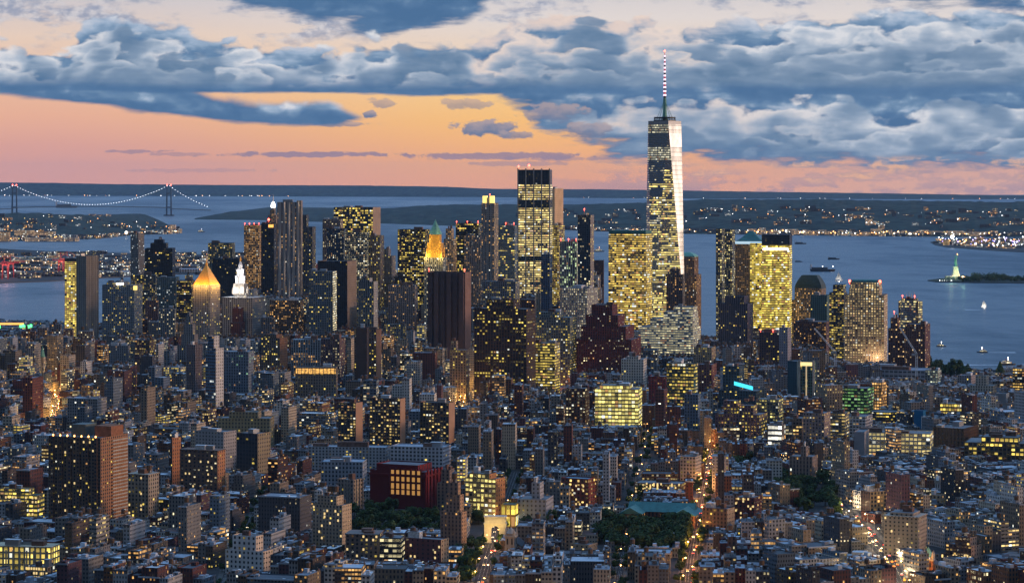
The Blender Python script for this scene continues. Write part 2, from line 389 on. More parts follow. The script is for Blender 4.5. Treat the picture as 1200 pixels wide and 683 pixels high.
def roof_mat():
    m = bpy.data.materials.new('flat_roofs'); m.use_nodes = True; t = m.node_tree; b = t.nodes['Principled BSDF']; n = Nd(t)
    a = n.new('ShaderNodeAttribute', attribute_name='wallcol'); c = E(n, a.outputs['Color'])
    tc = n.new('ShaderNodeTexCoord'); ob = E(n, tc.outputs['Object'])
    g = n.noise(ob, .12, 5., .7, dims='3D'); g2 = n.noise(ob, 1.1, 2., .6, dims='3D')
    s = n.new('ShaderNodeVectorMath', operation='SCALE'); n.put(s.inputs[0], c); n.put(s.inputs['Scale'], n.m('MULTIPLY_ADD', g, 1.1, .4)*n.m('MULTIPLY_ADD', g2, .5, .75))
    n.put(b.inputs['Base Color'], E(n, s.outputs[0])); b.inputs['Roughness'].default_value = .7
    return m
ROOF = roof_mat()
M = dict(
    asphalt=mat('asphalt', (.04,.041,.045), .95, var=.3, scale=.05), ground=mat('pavement_ground', (.05,.05,.052), .85, var=.3, scale=.04),
    marking=mat('road_marking_paint', (.7,.7,.66), .6), walk=mat('sidewalk_concrete', (.10,.098,.095), .85, var=.2),
    metal=mat('grey_metal', (.35,.37,.4), .4, .6), darkmetal=mat('dark_metal', (.05,.055,.06), .5, .5),
    white=mat('white_paint', (.75,.76,.78), .5, var=.12), acwhite=mat('rooftop_unit_metal', (.55,.58,.62), .5, .2, var=.25, scale=.5),
    wood=mat('tank_cedar', (.13,.085,.055), .9, var=.3, scale=1.), tankroof=mat('tank_roof', (.10,.10,.11), .8),
    brick=mat('bulkhead_brick', (.16,.10,.08), .9, var=.3, scale=.4), stone=mat('limestone', (.40,.37,.33), .8, var=.2, scale=.2),
    gold=mat('gilded_tiles', (.80,.42,.07), .38, .35, var=.2, scale=.5), verdigris=mat('copper_patina', (.14,.38,.32), .7, var=.25, scale=.3),
    teal=mat('teal_roof', (.03,.16,.155), .6, var=.2, scale=.2), steel=mat('bridge_steel', (.10,.13,.16), .6, .2),
    foliage=mat('tree_foliage', (.045,.075,.028), .9, var=.55, scale=.25), bark=mat('tree_bark', (.08,.06,.045), .95),
    forest=mat('wooded_land', (.028,.042,.032), .95, var=.75, scale=.012), seawall=mat('seawall', (.12,.12,.12), .9),
    red=mat('red_paint', (.45,.05,.05), .5), bluep=mat('blue_paint', (.04,.16,.36), .5), hull=mat('ship_hull', (.06,.07,.09), .5),
    lampglow=mat('lamp_lens', (.9,.7,.4), .4, emit=(1,.42,.10), est=8), whiteglow=mat('white_lamp', (.9,.9,.9), .4, emit=(1,.97,.9), est=7),
    redglow=mat('red_beacon', (.6,.1,.08), .4, emit=(1,.10,.06), est=9), blueglow=mat('blue_neon', (.2,.7,.8), .4, emit=(.05,.62,.85), est=1.6),
    greenglow=mat('green_lamp', (.2,.8,.3), .4, emit=(.1,1,.25), est=3), yelglow=mat('lit_yellow_panel', (.8,.7,.3), .5, emit=(1,.74,.18), est=1.5),
    amberglow=mat('lit_amber_panel', (.8,.5,.2), .5, emit=(1,.45,.08), est=1.6), pinkglow=mat('pink_white_beacon', (.8,.7,.8), .5, emit=(1,.72,.85), est=1.4),
    winglow=mat('lit_window', (.6,.5,.3), .4, emit=(1,.70,.28), est=.9), headl=mat('headlight', (.9,.9,.8), .3, emit=(1,.78,.42), est=6),
    taill=mat('tail_light', (.6,.05,.03), .3, emit=(1,.08,.03), est=6),
    carblack=mat('car_paint_black', (.02,.02,.022), .25), carwhite=mat('car_paint_white', (.6,.6,.6), .3), cargrey=mat('car_paint_grey', (.16,.17,.18), .3, .4),
    caryellow=mat('taxi_paint', (.75,.45,.03), .35), glass=mat('car_glass', (.02,.025,.03), .1), rubber=mat('tyre_rubber', (.02,.02,.02), .9),
    sail=mat('white_sail', (.8,.8,.78), .7), foam=mat('wake_foam', (.55,.6,.66), .6, var=.3, scale=.1),
)
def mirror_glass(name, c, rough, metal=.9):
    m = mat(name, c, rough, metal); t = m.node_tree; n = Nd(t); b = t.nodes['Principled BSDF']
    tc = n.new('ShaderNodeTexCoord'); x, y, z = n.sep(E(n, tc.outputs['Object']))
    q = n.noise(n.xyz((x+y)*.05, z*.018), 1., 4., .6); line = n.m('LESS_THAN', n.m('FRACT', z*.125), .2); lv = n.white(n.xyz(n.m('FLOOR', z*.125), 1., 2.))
    k = n.mr(z, 230., 330., 1., .62)*n.mr(q, .3, .7, .62, 1.)*(1. - line*.35)*n.m('MULTIPLY_ADD', lv, .3, .7)  # upper facet darkened: weaker sky reflection put into the base colour
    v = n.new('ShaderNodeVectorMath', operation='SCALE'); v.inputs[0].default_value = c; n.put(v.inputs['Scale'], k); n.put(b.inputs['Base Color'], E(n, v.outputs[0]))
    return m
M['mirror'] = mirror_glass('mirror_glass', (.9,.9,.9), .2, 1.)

# ------------------------------------------------------------------ setting: harbour water, the island, far shores
def water_mat():
    m = bpy.data.materials.new('harbour_water'); m.use_nodes = True; t = m.node_tree; b = t.nodes['Principled BSDF']; n = Nd(t)
    tc = n.new('ShaderNodeTexCoord'); x, y, z = n.sep(E(n, tc.outputs['Object']))
    big = n.noise(n.xyz(x*.0006, y*.00022), 1., 5., .6); mid = n.noise(n.xyz(x*.006, y*.0035), 1., 5., .65)
    b.inputs['Base Color'].default_value = (.03, .066, .105, 1); b.inputs['IOR'].default_value = 1.33
    n.put(b.inputs['Roughness'], n.mr(big*.7 + mid*.3, .38, .62, .34, .52))
    bp = n.new('ShaderNodeBump'); bp.inputs['Strength'].default_value = .9; bp.inputs['Distance'].default_value = 1.
    w1 = n.noise(n.xyz(x*.05, y*.03), 1., 6., .7)
    n.put(bp.inputs['Height'], w1*5. + mid*14.)
    t.links.new(bp.outputs[0], b.inputs['Normal'])
    return m
g = MB(); g.quad([(-30000,-1500,0),(30000,-1500,0),(30000,47000,0),(-30000,47000,0)])
tag(g.build('harbour_water', water_mat()), kind='structure')

SHORE = [(-260,371),(0,379),(120,384),(260,374),(400,352),(560,345),(690,362),(760,386),(820,398),(868,406),(950,419),(1062,431),(1100,437),(1150,440),(1200,434),(1420,437)]
SH = [gp(x, y) for x, y in SHORE]
ISLAND = [(2300,-1200)] + SH[::-1] + [(-2700, -1200)]
def slab(name, poly, z, m_top, m_side):
    b = MB(); b.cap(poly, z, m=0)
    for i in range(len(poly)):
        a, c = poly[i], poly[(i+1) % len(poly)]; b.quad([(a[0],a[1],-1),(c[0],c[1],-1),(c[0],c[1],z),(a[0],a[1],z)], m=1)
    return tag(b.build(name, [m_top, m_side]), kind='structure')
slab('island_ground', ISLAND, 2.0, M['ground'], M['seawall'])
GZ = 2.0

def land(name, front, top, back_add=2500., seed=1, bumps=.22, nseg=90, m=None, steps=7, mid=.5, rough=0., tl=0., tr=0.):
    """hilly land: front = shoreline pixels, top = crest pixels (x, y); the crest lies back_add metres behind the shore"""
    xs = np.linspace(front[0][0], front[-1][0], nseg)
    fy = np.interp(xs, [p[0] for p in front], [p[1] for p in front]); ty = np.interp(xs, [p[0] for p in top], [p[1] for p in top])
    r = np.random.RandomState(seed); 
    wob = sum(np.sin(np.linspace(0, 2*np.pi*k, nseg)*1.3 + r.rand()*9)/k**.7 for k in (3, 7, 13, 22, 37))
    b = MB(); rows = []
    for s in range(steps+3):
        row = []
        for i, x in enumerate(xs):
            Y0 = gd(fy[i]); X = px(x, Y0)
            ba = back_add*max(.03, min(1., (x-xs[0])/tl if tl else 1., (xs[-1]-x)/tr if tr else 1.))
            Yc = Y0 + ba; hc = max(4., pz(ty[i], Yc))*(1 + wob[i]*.03*bumps*4)
            if s == 0: q = (X, Y0, -1.)
            elif s == 1: q = (X, Y0+5, 2.5)
            elif s <= steps:
                f = (s-1)/(steps-1); Yf = Y0 + ba*f
                e = f**(1/ max(.2, mid*1.6)) if mid < .5 else f**(.8)
                zz = 2.5 + (hc-2.5)*e*(1 + bumps*.6*math.sin(i*.9+s*2.1+seed)*(1-f)) + r.rand()*rough
                q = (px(x, Yf), Yf, max(2.5, zz))
            else:
                Yf = Yc + ba*(s-steps)*.8; q = (px(x, Yf), Yf, max(-1, hc*(.5 if s == steps+1 else 0) - (1 if s > steps+1 else 0)))
            row.append(q)
        rows.append(row)
    for s in range(len(rows)-1):
        for i in range(nseg-1): b.quad([rows[s][i], rows[s][i+1], rows[s+1][i+1], rows[s+1][i]])
    o = b.build(name, m or M['forest'])
    for p in o.data.polygons: p.use_smooth = True
    tag(o, kind='structure'); return rows
# far ridge across the lower bay
R_far = land('distant_hills', [(-420,229.4),(0,229.4),(300,230.2),(600,231.2)], [(-420,214),(0,214),(60,214.5),(130,216),(260,217),(420,217.5),(520,219),(600,222.5)], 1200, 3, .05, 160, rough=4)
R_far2 = land('distant_shore', [(560,231.2),(800,233),(1100,233.5),(1600,234)], [(560,221.5),(700,222),(900,225),(1050,227),(1200,229.5),(1600,229.5)], 1500, 5, .04, 120, rough=4)
# wooded land left of the strait and the long green island shore on the right
R_isl = land('island_hills', [(228,257.2),(300,258),(450,262),(600,267),(700,271),(800,274),(900,275),(1050,277),(1200,278),(1600,281)],
             [(228,256.6),(250,252),(275,248),(310,246),(380,245.5),(440,246),(470,243),(520,240.5),(600,240),(660,240.5),(740,238),(780,236),(830,234),(900,234.5),(1000,235),(1100,236),(1200,237),(1600,238)], 3400, 8, .2, 220, rough=6, tl=90.)
R_brk = land('wooded_shore', [(-420,285),(-60,284),(0,283),(60,281.5),(112,280),(150,276),(188,274.5),(203,273.5),(212,272)],
             [(-420,250),(-60,251),(0,251),(40,250.5),(90,252),(120,255.5),(160,258.5),(190,262),(204,268.5),(212,271.6)], 3300, 4, .25, 120, rough=8, tr=45.)
# flat port land across the east water
def flat_land(name, front, back, z=2.5, m=None):
    poly = [gp(x, y) for x, y in front] + [gp(x, y) for x, y in back[::-1]]
    return slab(name, poly, z, m or M['ground'], M['seawall'])
flat_land('port_land', [(-420,336),(-60,333),(0,332),(60,330),(100,327),(140,325),(200,322),(260,320),(332,318)], [(-420,290),(-60,291),(0,292),(60,295),(140,297),(240,299),(332,302)])
flat_land('dock_land', [(1096,287.5),(1110,290),(1150,293),(1200,296),(1500,304)], [(1090,284),(1120,280.5),(1200,279.5),(1500,281)])
# monument islet
isl = MB()
ipts = [(1087,329.2),(1096,330.6),(1120,331.2),(1150,331.6),(1185,332),(1206,332.4),(1212,330),(1190,326.5),(1150,325.5),(1120,326),(1100,327.5)]
slab('monument_islet', [gp(x, y) for x, y in ipts], 3.0, M['forest'], M['seawall'])

HAZE = 0.7e-5
# evening air between here and the far hills
hz = MB(); hz.box(-30600, 30600, -2100, 51500, -3, 600); hz.quad([(-30600,51500,-3),(30600,51500,-3),(30600,-2100,-3),(-30600,-2100,-3)])
ho = hz.build('haze', None); ho.data.materials.clear()
hm_ = bpy.data.materials.new('evening_haze'); hm_.use_nodes = True; t_ = hm_.node_tree; t_.nodes.clear()
pv = t_.nodes.new('ShaderNodeVolumePrincipled'); pv.inputs['Density'].default_value = HAZE; pv.inputs['Color'].default_value = (.42, .68, 1, 1); pv.inputs['Anisotropy'].default_value = .2
to = t_.nodes.new('ShaderNodeOutputMaterial'); t_.links.new(pv.outputs[0], to.inputs['Volume']); ho.data.materials.append(hm_)
tag(ho, kind='stuff')

# ------------------------------------------------------------------ the towers one can tell apart
FOOT = []      # footprints (centre, radius box) kept free of the small houses: (cx, cy, ang, w/2, d/2)
LAND = []      # (short name, x px, y px) for wording
def roofparam(c): return ((c[0], c[1], c[2], 0), (0,0,0,0), (0,0,0,0), (0,0,0,0))
def tank(parent, x, y, z, s=1., red=False):
    o = empty('water_tank', (x, y, z)); o.parent = parent
    b = MB(); b.lathe(0, 0, [(2.1*s, 3.2*s), (2.1*s, 7.2*s)], 9, 0); 
    b.build('tank_barrel', M['wood'], o)
    b = MB(); b.lathe(0, 0, [(2.3*s, 7.2*s), (.0, 8.8*s)], 9); b.build('tank_cover', M['tankroof'], o)
    b = MB()
    for sx in (-1, 1):
        for sy in (-1, 1): b.tube((sx*1.4*s, sy*1.4*s, 0), (sx*1.4*s, sy*1.4*s, 3.2*s), .18*s, 4)
    b.build('tank_legs', M['darkmetal'], o)
    return o
def beacon(parent, x, y, z, r=1.1, m='redglow'):
    b = MB(); b.tube((0,0,-3), (0,0,0), .2, 4); b.lathe(0, 0, [(r*.7, 0), (r, r*.8), (r*.6, r*1.6), (0, r*1.9)], 7)
    o = b.build('beacon', M[m], parent); o.location = (x, y, z+3); return o
def lampobj(loc, power, color, parent=None, r=3., name='floodlight'):
    l = bpy.data.lights.new(name, 'POINT'); l.energy = power; l.color = color; l.shadow_soft_size = r
    o = bpy.data.objects.new(name, l); col.objects.link(o); o.location = loc
    if parent: o.parent = parent
    return o

def hero(name, label, cat, x0, xe, x1, ytop, d, fp, g=20, fh=3.9, cw=3.6, tiers=(), roofc=(.16,.17,.19), dep=None,
         bulk=2, tanks=0, beacons=0, ledge=0, piers=0, group=None, side=None, corner=0., wins=None, sloped=None, short=None, bm='brick', chamf=0., foot=True):
    if xe is None:
        xe = x1 - (x1-x0)*.06 if g > 0 else x0 + (x1-x0)*.06
        if dep is None: dep = max(18., min(60., (x1-x0)*d/F*.8))
        g = 4 if g > 0 else -4
    G = R(abs(g)); a = math.atan((xe-600)/F); k = d/F
    if g > 0: w = (xe-x0)/math.cos(G)*k; dd = dep or (x1-xe)/math.sin(G)*k; B = -a - G
    else:     w = (x1-xe)/math.cos(G)*k; dd = dep or (xe-x0)/math.sin(G)*k; B = -a + G
    dd = max(8., min(dd, 95.))
    u = (math.cos(B), math.sin(B)); v = (-math.sin(B), math.cos(B)); c = (px(xe, d), d)
    sgn = -1 if g > 0 else 1
    ox = c[0] + sgn*u[0]*w/2 + v[0]*dd/2; oy = c[1] + sgn*u[1]*w/2 + v[1]*dd/2
    root = empty(name, (ox, oy, GZ), B); tag(root, label, cat, group)
    top = pz(ytop, d) - GZ
    P = [fp, side or fp, roofparam(roofc), FP(fp[0][:3], lit=0)]  # side: own wall tint, often with warm western light put into its colour
    hw, hd = w/2, dd/2
    wb = MB(); rb = MB()
    def rect(a0, a1, b0, b1, ch=0.):
        if ch: return [(a0+ch,b0),(a1-ch,b0),(a1,b0+ch),(a1,b1-ch),(a1-ch,b1),(a0+ch,b1),(a0,b1-ch),(a0,b0+ch)]
        return [(a0,b0),(a1,b0),(a1,b1),(a0,b1)]
    def vol(q, z0, z1, p0=0, p1=1):
        n = len(q)
        for i in range(n):
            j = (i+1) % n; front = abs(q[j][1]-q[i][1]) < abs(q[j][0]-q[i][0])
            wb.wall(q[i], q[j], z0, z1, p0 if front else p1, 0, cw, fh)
        rb.cap(q, z1 - (1.0 if z1-z0 > 4 else .02), 2)
    q = rect(-hw, hw, -hd, hd, chamf)
    vol(q, 0, top)
    zt = top; last = (-hw, hw, -hd, hd)
    for i, (tx0, tx1, ty) in enumerate(tiers):
        f0 = (tx0-x0)/(x1-x0); f1 = (tx1-x0)/(x1-x0); zz = pz(ty, d) - GZ
        m = (1-(f1-f0))*.5
        e = .35*(i+1)
        r_ = (-hw+w*f0+e, -hw+w*f1-e, -hd+dd*m*.7+e, hd-dd*m*.7-e)
        base = zt-1 if i == 0 or ty < tiers[i-1][2] else top-1
        # a tier stands on whatever lies under it
        base = top-1
        for (sx0, sx1, sy) in tiers[:i]:
            if sx0 <= tx0 and sx1 >= tx1: base = max(base, pz(sy, d)-GZ-1)
        vol(rect(*r_), base, zz); zt = max(zt, zz); last = r_
    if ledge:
        lb = MB()
        for kz in range(1, ledge+1):
            z = top*kz/(ledge)
            lb.box(-hw-.5, hw+.5, -hd-.5, hd+.5, z-1.4 if kz < ledge else z-.6, z+.3, 0, 0)
        lb.build('cornice', FAC, root, [FP([min(1, x*1.25) for x in fp[0][:3]], lit=0)])
    if piers:
        pb = MB(); n = piers
        for i in range(n+1):
            x = -hw + w*i/n; pb.box(x-.45, x+.45, -hd-.7, -hd-.01, 0, top+.4)
        m_ = max(1, round(n*dd/w))
        for i in range(m_+1):
            y = -hd + dd*i/m_; pb.box(hw+.01, hw+.7, y-.45, y+.45, 0, top+.4)
        pb.build('pier', FAC, root, [FP([min(1, x*1.15) for x in fp[0][:3]], lit=0)])
    wb.build('wall', FAC, root, P)
    rb.build('roof', ROOF, root, P)
    lx0, lx1, ly0, ly1 = last if zt > top else (-hw, hw, -hd, hd)
    for i in range(bulk):
        bw = (lx1-lx0)*rng.uniform(.15, .34); bd = (ly1-ly0)*rng.uniform(.2, .4)
        cx = rng.uniform(lx0+bw/2+1, lx1-bw/2-1) if lx1-lx0 > bw+2 else (lx0+lx1)/2
        cy = rng.uniform(ly0+bd/2+1, ly1-bd/2-1) if ly1-ly0 > bd+2 else (ly0+ly1)/2
        bb = MB(); hh = rng.uniform(2.5, 6)
        bb.box(cx-bw/2, cx+bw/2, cy-bd/2, cy+bd/2, zt-1, zt-1+hh, 0, 0)
        bb.box(cx-bw/2-.25, cx+bw/2+.25, cy-bd/2-.25, cy+bd/2+.25, zt-1+hh, zt-1+hh+.35)
        bb.build('bulkhead', M[rng.choice(['acwhite', 'metal', bm, bm])], root)
    for i in range(tanks): tank(root, rng.uniform(lx0+3, lx1-3), rng.uniform(ly0+3, ly1-3), zt-1, 1.15)
    for i in range(beacons): beacon(root, lx0+1.5+(lx1-lx0-3)*(i/(beacons-1) if beacons > 1 else .5), ly0+1.5, zt+ (6 if bulk and beacons == 1 else 0))
    if wins:
        nc, nr, prob, mm = wins; mb = MB(); mb.box(-.75, .75, -.12, 0, 0, 1.9); wm = mb.mesh('window', M[mm]); cnt = 0
        for r0 in range(nr):
            for c0 in range(nc):
                if rng.random() < prob and cnt < 95:
                    o = bpy.data.objects.new('window', wm); col.objects.link(o); o.parent = root; cnt += 1
                    o.location = (-hw + w*(c0+.5)/nc, -hd-.004, top*(.04+.92*(r0+.35)/nr))
    if foot: FOOT.append((ox, oy, B, hw+1.5, hd+1.5))
    LAND.append((short or label, (x0+x1)/2, ytop, d, (pz(ytop, d) if False else ytop), x1-x0))
    root['_k'] = 0; del root['_k']
    return dict(root=root, hw=hw, hd=hd, top=zt, w=w, d=dd, B=B, k=k)

def C(*a): return tuple(x/100 for x in a)
grey = C(20,20,21); dgrey = C(9,10,12); blk = C(3,3.2,4); beige = C(36,31,25); tan = C(30,24,17); brn = C(15,9.5,6.5); dred = C(17,5,4.5); pale = C(48,47,45)
bluegrey = C(20,24,28); brickr = C(21,9,6.5); warmg = C(28,25,22)
T = 'tower'
# name, label, cat, x0, xe, x1, ytop, d, fp
D = {}
# ---- east side group on the left
D['slab_yel'] = hero('slab_tower', 'narrow slab with bright yellow lit floors, left of the pale grey slab tower', T, 76, 90, 91, 303, 4850, FP(grey, .85,.6,.7,.92,.15,1.9), g=6, dep=40, short='the yellow lit narrow slab')
D['slab_grey'] = hero('slab_tower', 'tall pale grey windowless slab tower with a warm right side standing over the east water', T, 90, 101, 115, 300, 4600, FP(warmg, .3,.3,.7,.02,.2,1.), g=50, cw=5, piers=4, bulk=1, short='the pale grey slab tower')
D['court_l'] = hero('office_block', 'wide blue grey office block with ragged yellow window columns and a white rooftop sign', T, 120, 157, 167, 334, 4450, FP(bluegrey, .5,.5,.8,.16,.45,1.5), g=22, cw=3.4, tiers=[(124,150,331)], short='the blue grey office block')
hero('courthouse', 'low grey courthouse with one big bright greenish white window', 'building', 125, 150, 153, 405, 4150, FP(grey, .4,.5,.7,.03), g=15, short='the low courthouse')
hero('tower', 'slim grey tower with white lights up its right edge, against the bay', T, 153, 162, 169, 273, 5700, FP(warmg, .5,.5,.8,.08,.1,1.6,WHT), g=35, short='the slim tower by the bay')
hero('tower', 'black stepped tower with a narrow raised crown and one lit floor line', T, 170, 202, 204, 291, 5400, FP(blk, .7,.5,.6,.05,.75,1.6), g=8, dep=45, tiers=[(176,196,285),(180,192,281)], short='the black stepped tower')
hero('tower', 'dark block with patchy amber floors below the black stepped tower', T, 154, 182, 184, 322, 5050, FP(dgrey, .6,.5,.7,.32,.5,1.5), g=8, dep=40, short='the amber dark block')
hero('tower', 'teal grey tower with scattered dim white windows left of the gold pyramid tower', T, 184, 206, 209, 325, 4950, FP(C(11,16,18), .5,.5,.8,.16,.1,1.1,WHT), g=10, dep=40, short='the teal grey tower')
hero('tower', 'dark red brown tower with wide yellow window bands beside the gold pyramid tower', T, 207, 224, 227, 329, 4900, FP(C(9,5,5), .85,.45,.7,.3,.75,1.6), g=10, dep=40, short='the yellow banded tower')
D['gold'] = hero('pyramid_roof_tower', 'grey stone court tower topped by a glowing gold pyramid roof', T, 226, 246, 258, 334, 4400, FP(C(30,29,28), .42,.5,.65,.18,.3,1.5), g=32, bulk=0, short='the gold pyramid tower')
hero('tower', 'wide grey stone base block under the gold pyramid tower', 'building', 214, 243, 262, 402, 4330, FP(C(28,27,26), .42,.5,.65,.06), g=32, bulk=1, short='the grey stone base block')
hero('tower', 'dark teal tower with a black top band, behind the white lit wedding cake spire', T, 244, 272, 275, 285, 5500, FP(C(8,12,14), .55,.55,.8,.3,.2,1.3), g=8, dep=45, side=None, short='the dark teal tower')
hero('tower', 'low black slab with a long flat roof to the left of the white lit spire', T, 249, 284, 287, 303, 5300, FP(blk, .5,.5,.8,.04), g=8, dep=40, short='the low black slab')
D['muni'] = hero('municipal_building', 'broad grey stone civic building whose stepped central spire is floodlit white', 'building', 260, 296, 312, 349, 4500, FP(C(34,33,32), .45,.6,.55,.08,.3,1.5), g=26, cw=3.8, ledge=3, bulk=0, tiers=[(275,296,344)], short='the white spired civic building')
hero('tower', 'orange lit tower with red lights along its top, left of the tall wavy tower', T, 286, 304, 307, 264, 5650, FP(C(22,15,10), .6,.55,.7,.62,.3,1.1,AMB), g=10, dep=40, beacons=4, short='the orange lit tower')
D['dark70'] = hero('tower', 'black tower with a red and amber lit top just left of the tall wavy tower', T, 306, 321, 323, 262, 5250, FP(blk, .6,.5,.7,.06), g=8, dep=35, short='the red topped black tower')
D['pine'] = hero('spire_tower', 'old spire tower whose narrow top ends in a glowing white lantern', T, 312, 326, 328, 262, 5700, FP(C(28,22,17), .5,.5,.7,.2,.2,1.3,AMB), g=8, dep=30, bulk=0, tiers=[(314,325,252),(316,323,246)], short='the white lantern spire')
D['wavy'] = hero('wavy_tower', 'tallest wavy steel apartment tower on the left half with warm rippled right edges', T, 325, 352, 353, 237, 4800, FP(C(18,18,20), .45,.5,.75,.25,.15,1.3,AMB), g=5, dep=34, bulk=0, short='the tall wavy tower')
hero('apartment_tower', 'lit stepped block at the foot of the tall wavy tower', T, 316, 352, 356, 352, 4650, FP(brn, .5,.5,.8,.3,.2,1.5,AMB), g=12, dep=30, short='the stepped block below the wavy tower')
hero('tower', 'dark tower with a slanted roofline to the right of the tall wavy tower', T, 352, 366, 369, 266, 5300, FP(dgrey, .5,.5,.7,.12,.2,1.3), g=10, dep=40, tiers=[(352,360,252)], bulk=0, short='the slant topped dark tower')
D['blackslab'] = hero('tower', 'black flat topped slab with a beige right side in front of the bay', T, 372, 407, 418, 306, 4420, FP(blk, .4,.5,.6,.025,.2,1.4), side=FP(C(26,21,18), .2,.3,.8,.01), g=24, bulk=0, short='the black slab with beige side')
hero('office_tower', 'blue grey office tower with a string of white dots down its right edge', T, 362, 390, 392, 318, 4300, FP(C(17,20,23), .6,.45,.8,.13,.55,1.4), side=FP(C(17,20,23), .6,.6,.8,.95,.1,2.2,WRM), g=10, dep=38, short='the office tower with the dotted edge')
hero('tower', 'broad dark topped tower with three blazing yellow floors and a pale right pier', T, 391, 437, 446, 243, 5450, FP(dgrey, .9,.62,.7,.5,.6,1.9), side=FP(C(34,26,20), .1,.2,.8,.0), g=20, fh=5, short='the dark topped tower with yellow floors')
hero('tower', 'pale shouldered block with a white lit top line left of the yellow floored tower', T, 378, 399, 402, 257, 5350, FP(C(22,17,16), .5,.5,.8,.2,.3,1.5,WRM), g=8, dep=40, short='the pale shouldered block')
hero('tower', 'navy tower with three columns of white windows, front of the yellow floored tower', T, 383, 403, 406, 268, 5050, FP(C(4,6,10), .4,.5,.8,.3,.1,1.5,WRM), g=8, dep=35, short='the navy tower')
hero('tower', 'mottled tower with big white and amber windows, centre of the cluster under the yellow floors', T, 404, 430, 433, 272, 4980, FP(C(12,14,15), .65,.55,.8,.38,.2,1.6,WRM), g=8, dep=35, short='the mottled tower')
hero('tower', 'brown grey tower with few lights, right edge of the cluster under the yellow floors', T, 430, 445, 449, 276, 5000, FP(C(20,16,14), .5,.5,.8,.2,.2,1.5), g=14, dep=35, short='the brown grey tower')
hero('courthouse_tower', 'grey tiered building with dark bays and a light right edge below the cluster', T, 418, 438, 443, 330, 4300, FP(C(20,21,22), .5,.6,.5,.13,.3,1.4), side=FP(pale, .4,.4,.8,.05), g=20, tiers=[(421,436,326)], short='the grey tiered building')
hero('tower', 'stepped stone tower with a dark cap between the cluster and the black lit slab', T, 446, 459, 463, 300, 5050, FP(C(27,24,22), .4,.5,.8,.12), g=15, dep=30, tiers=[(448,457,292)], short='the dark capped stone tower')
hero('tower', 'pale purple grey block with a dark water tank and lit lower floors', T, 455, 486, 489, 334, 4600, FP(C(26,22,22), .5,.5,.8,.14,.3,1.5,AMB), g=8, dep=40, tanks=2, short='the purple grey block')
D['blackyel'] = hero('tower', 'black tower speckled with yellow and amber floors left of the golden spire', T, 466, 498, 502, 269, 4950, FP(blk, .75,.5,.6,.34,.45,1.7), g=12, dep=45, bulk=1, short='the black speckled tower')
D['wool'] = hero('spire_tower', 'ornate pale tower with a golden floodlit crown and green pointed roof', T, 497, 519, 522, 302, 4500, FP(C(36,34,30), .45,.6,.6,.3,.2,1.5,WRM), g=12, dep=32, bulk=0, short='the golden spire tower')
hero('tower', 'slim beige stepped tower with warm lights just right of the golden spire', T, 520, 531, 534, 280, 4850, FP(C(34,26,19), .55,.5,.8,.5,.2,1.2,AMB), g=15, dep=25, tiers=[(522,531,268)], short='the slim beige tower')
hero('tower', 'black slab with yellow floors at its left and a red light row on top', T, 534, 561, 564, 262, 5100, FP(blk, .8,.55,.7,.3,.6,1.7), g=8, dep=45, beacons=3, short='the black slab with red lights')
hero('tower', 'grey ribbed stone tower in front of the black slab, speckled with small lights', T, 544, 563, 567, 276, 4900, FP(C(22,21,22), .4,.6,.5,.22,.1,1.2,AMB), g=14, dep=34, short='the grey ribbed tower')
D['crown30'] = hero('crowned_tower', 'slender grey stone tower with two glowing yellow boxes on its crown', T, 564, 579, 584, 238, 4700, FP(C(28,28,29), .5,.5,.7,.24,.1,1.4,AMB), g=22, bulk=0, tiers=[], short='the slender crowned tower')
hero('glass_tower', 'blue glass tower with a busy lit roofline left of the tallest yellow lit tower', T, 582, 603, 607, 264, 4880, FP(C(9,14,20), .9,.5,.9,.28,.7,1.4,YEL,.9), g=14, dep=40, beacons=3, short='the blue glass tower')
D['wtc3'] = hero('glass_tower', 'tall glass tower ablaze with yellow floors under a dark crown of four masts', T, 607, 644, 646, 216, 4750, FP(C(7,10,13), .95,.56,.8,.76,.65,1.9,(1,.74,.24,1),.9), g=6, dep=50, fh=4.2, bulk=0, short='the tall yellow lit glass tower')
hero('tower', 'narrow peach coloured slab fixed close on the right of the tallest yellow lit tower', T, 643, 650, 652, 221, 5000, FP(C(62,44,28), .15,.3,.9,.02), g=25, dep=40, short='the peach slab')
hero('tower', 'brown tower with yellow floors below the narrow peach slab', T, 645, 655, 658, 264, 4820, FP(C(14,10,9), .8,.5,.8,.6,.4,1.3), g=18, dep=36, short='the brown tower below the peach slab')
hero('apartment_tower', 'pale tower with two teal glass strips and red beacons on its flat top', T, 656, 676, 679, 283, 4350, FP(C(36,38,40), .55,.8,.3,.34,.1,1.0,(.8,1,.5,1)), g=10, dep=26, beacons=3, short='the pale tower with teal strips')
hero('apartment_tower', 'dark slender tower edged in pale piers with a lit penthouse above the bay', T, 677, 692, 696, 252, 4300, FP(C(5,7,10), .6,.6,.8,.16,.1,1.3,WRM), side=FP(C(30,28,27),.4,.5,.8,.3), g=18, bulk=1, beacons=1, short='the dark slender tower')
hero('apartment_block', 'grey podium block with evenly lit pale windows below the dark slender tower', 'building', 656, 688, 701, 338, 4200, FP(C(30,31,31), .5,.5,.8,.5,.1,.9,WRM), g=24, short='the pale podium block')
D['longlines'] = hero('windowless_tower', 'massive dark brown windowless slab with flush vertical ribs and a pink edge on the right', T, 501, 545, 552, 319, 3900, FP(C(11,8,8), .0,.0,1,.0), side=FP(C(22,14,12), .0,.0,1,0), g=20, bulk=0, beacons=2, short='the windowless brown slab')  # right side tinted warmer to hold the evening light
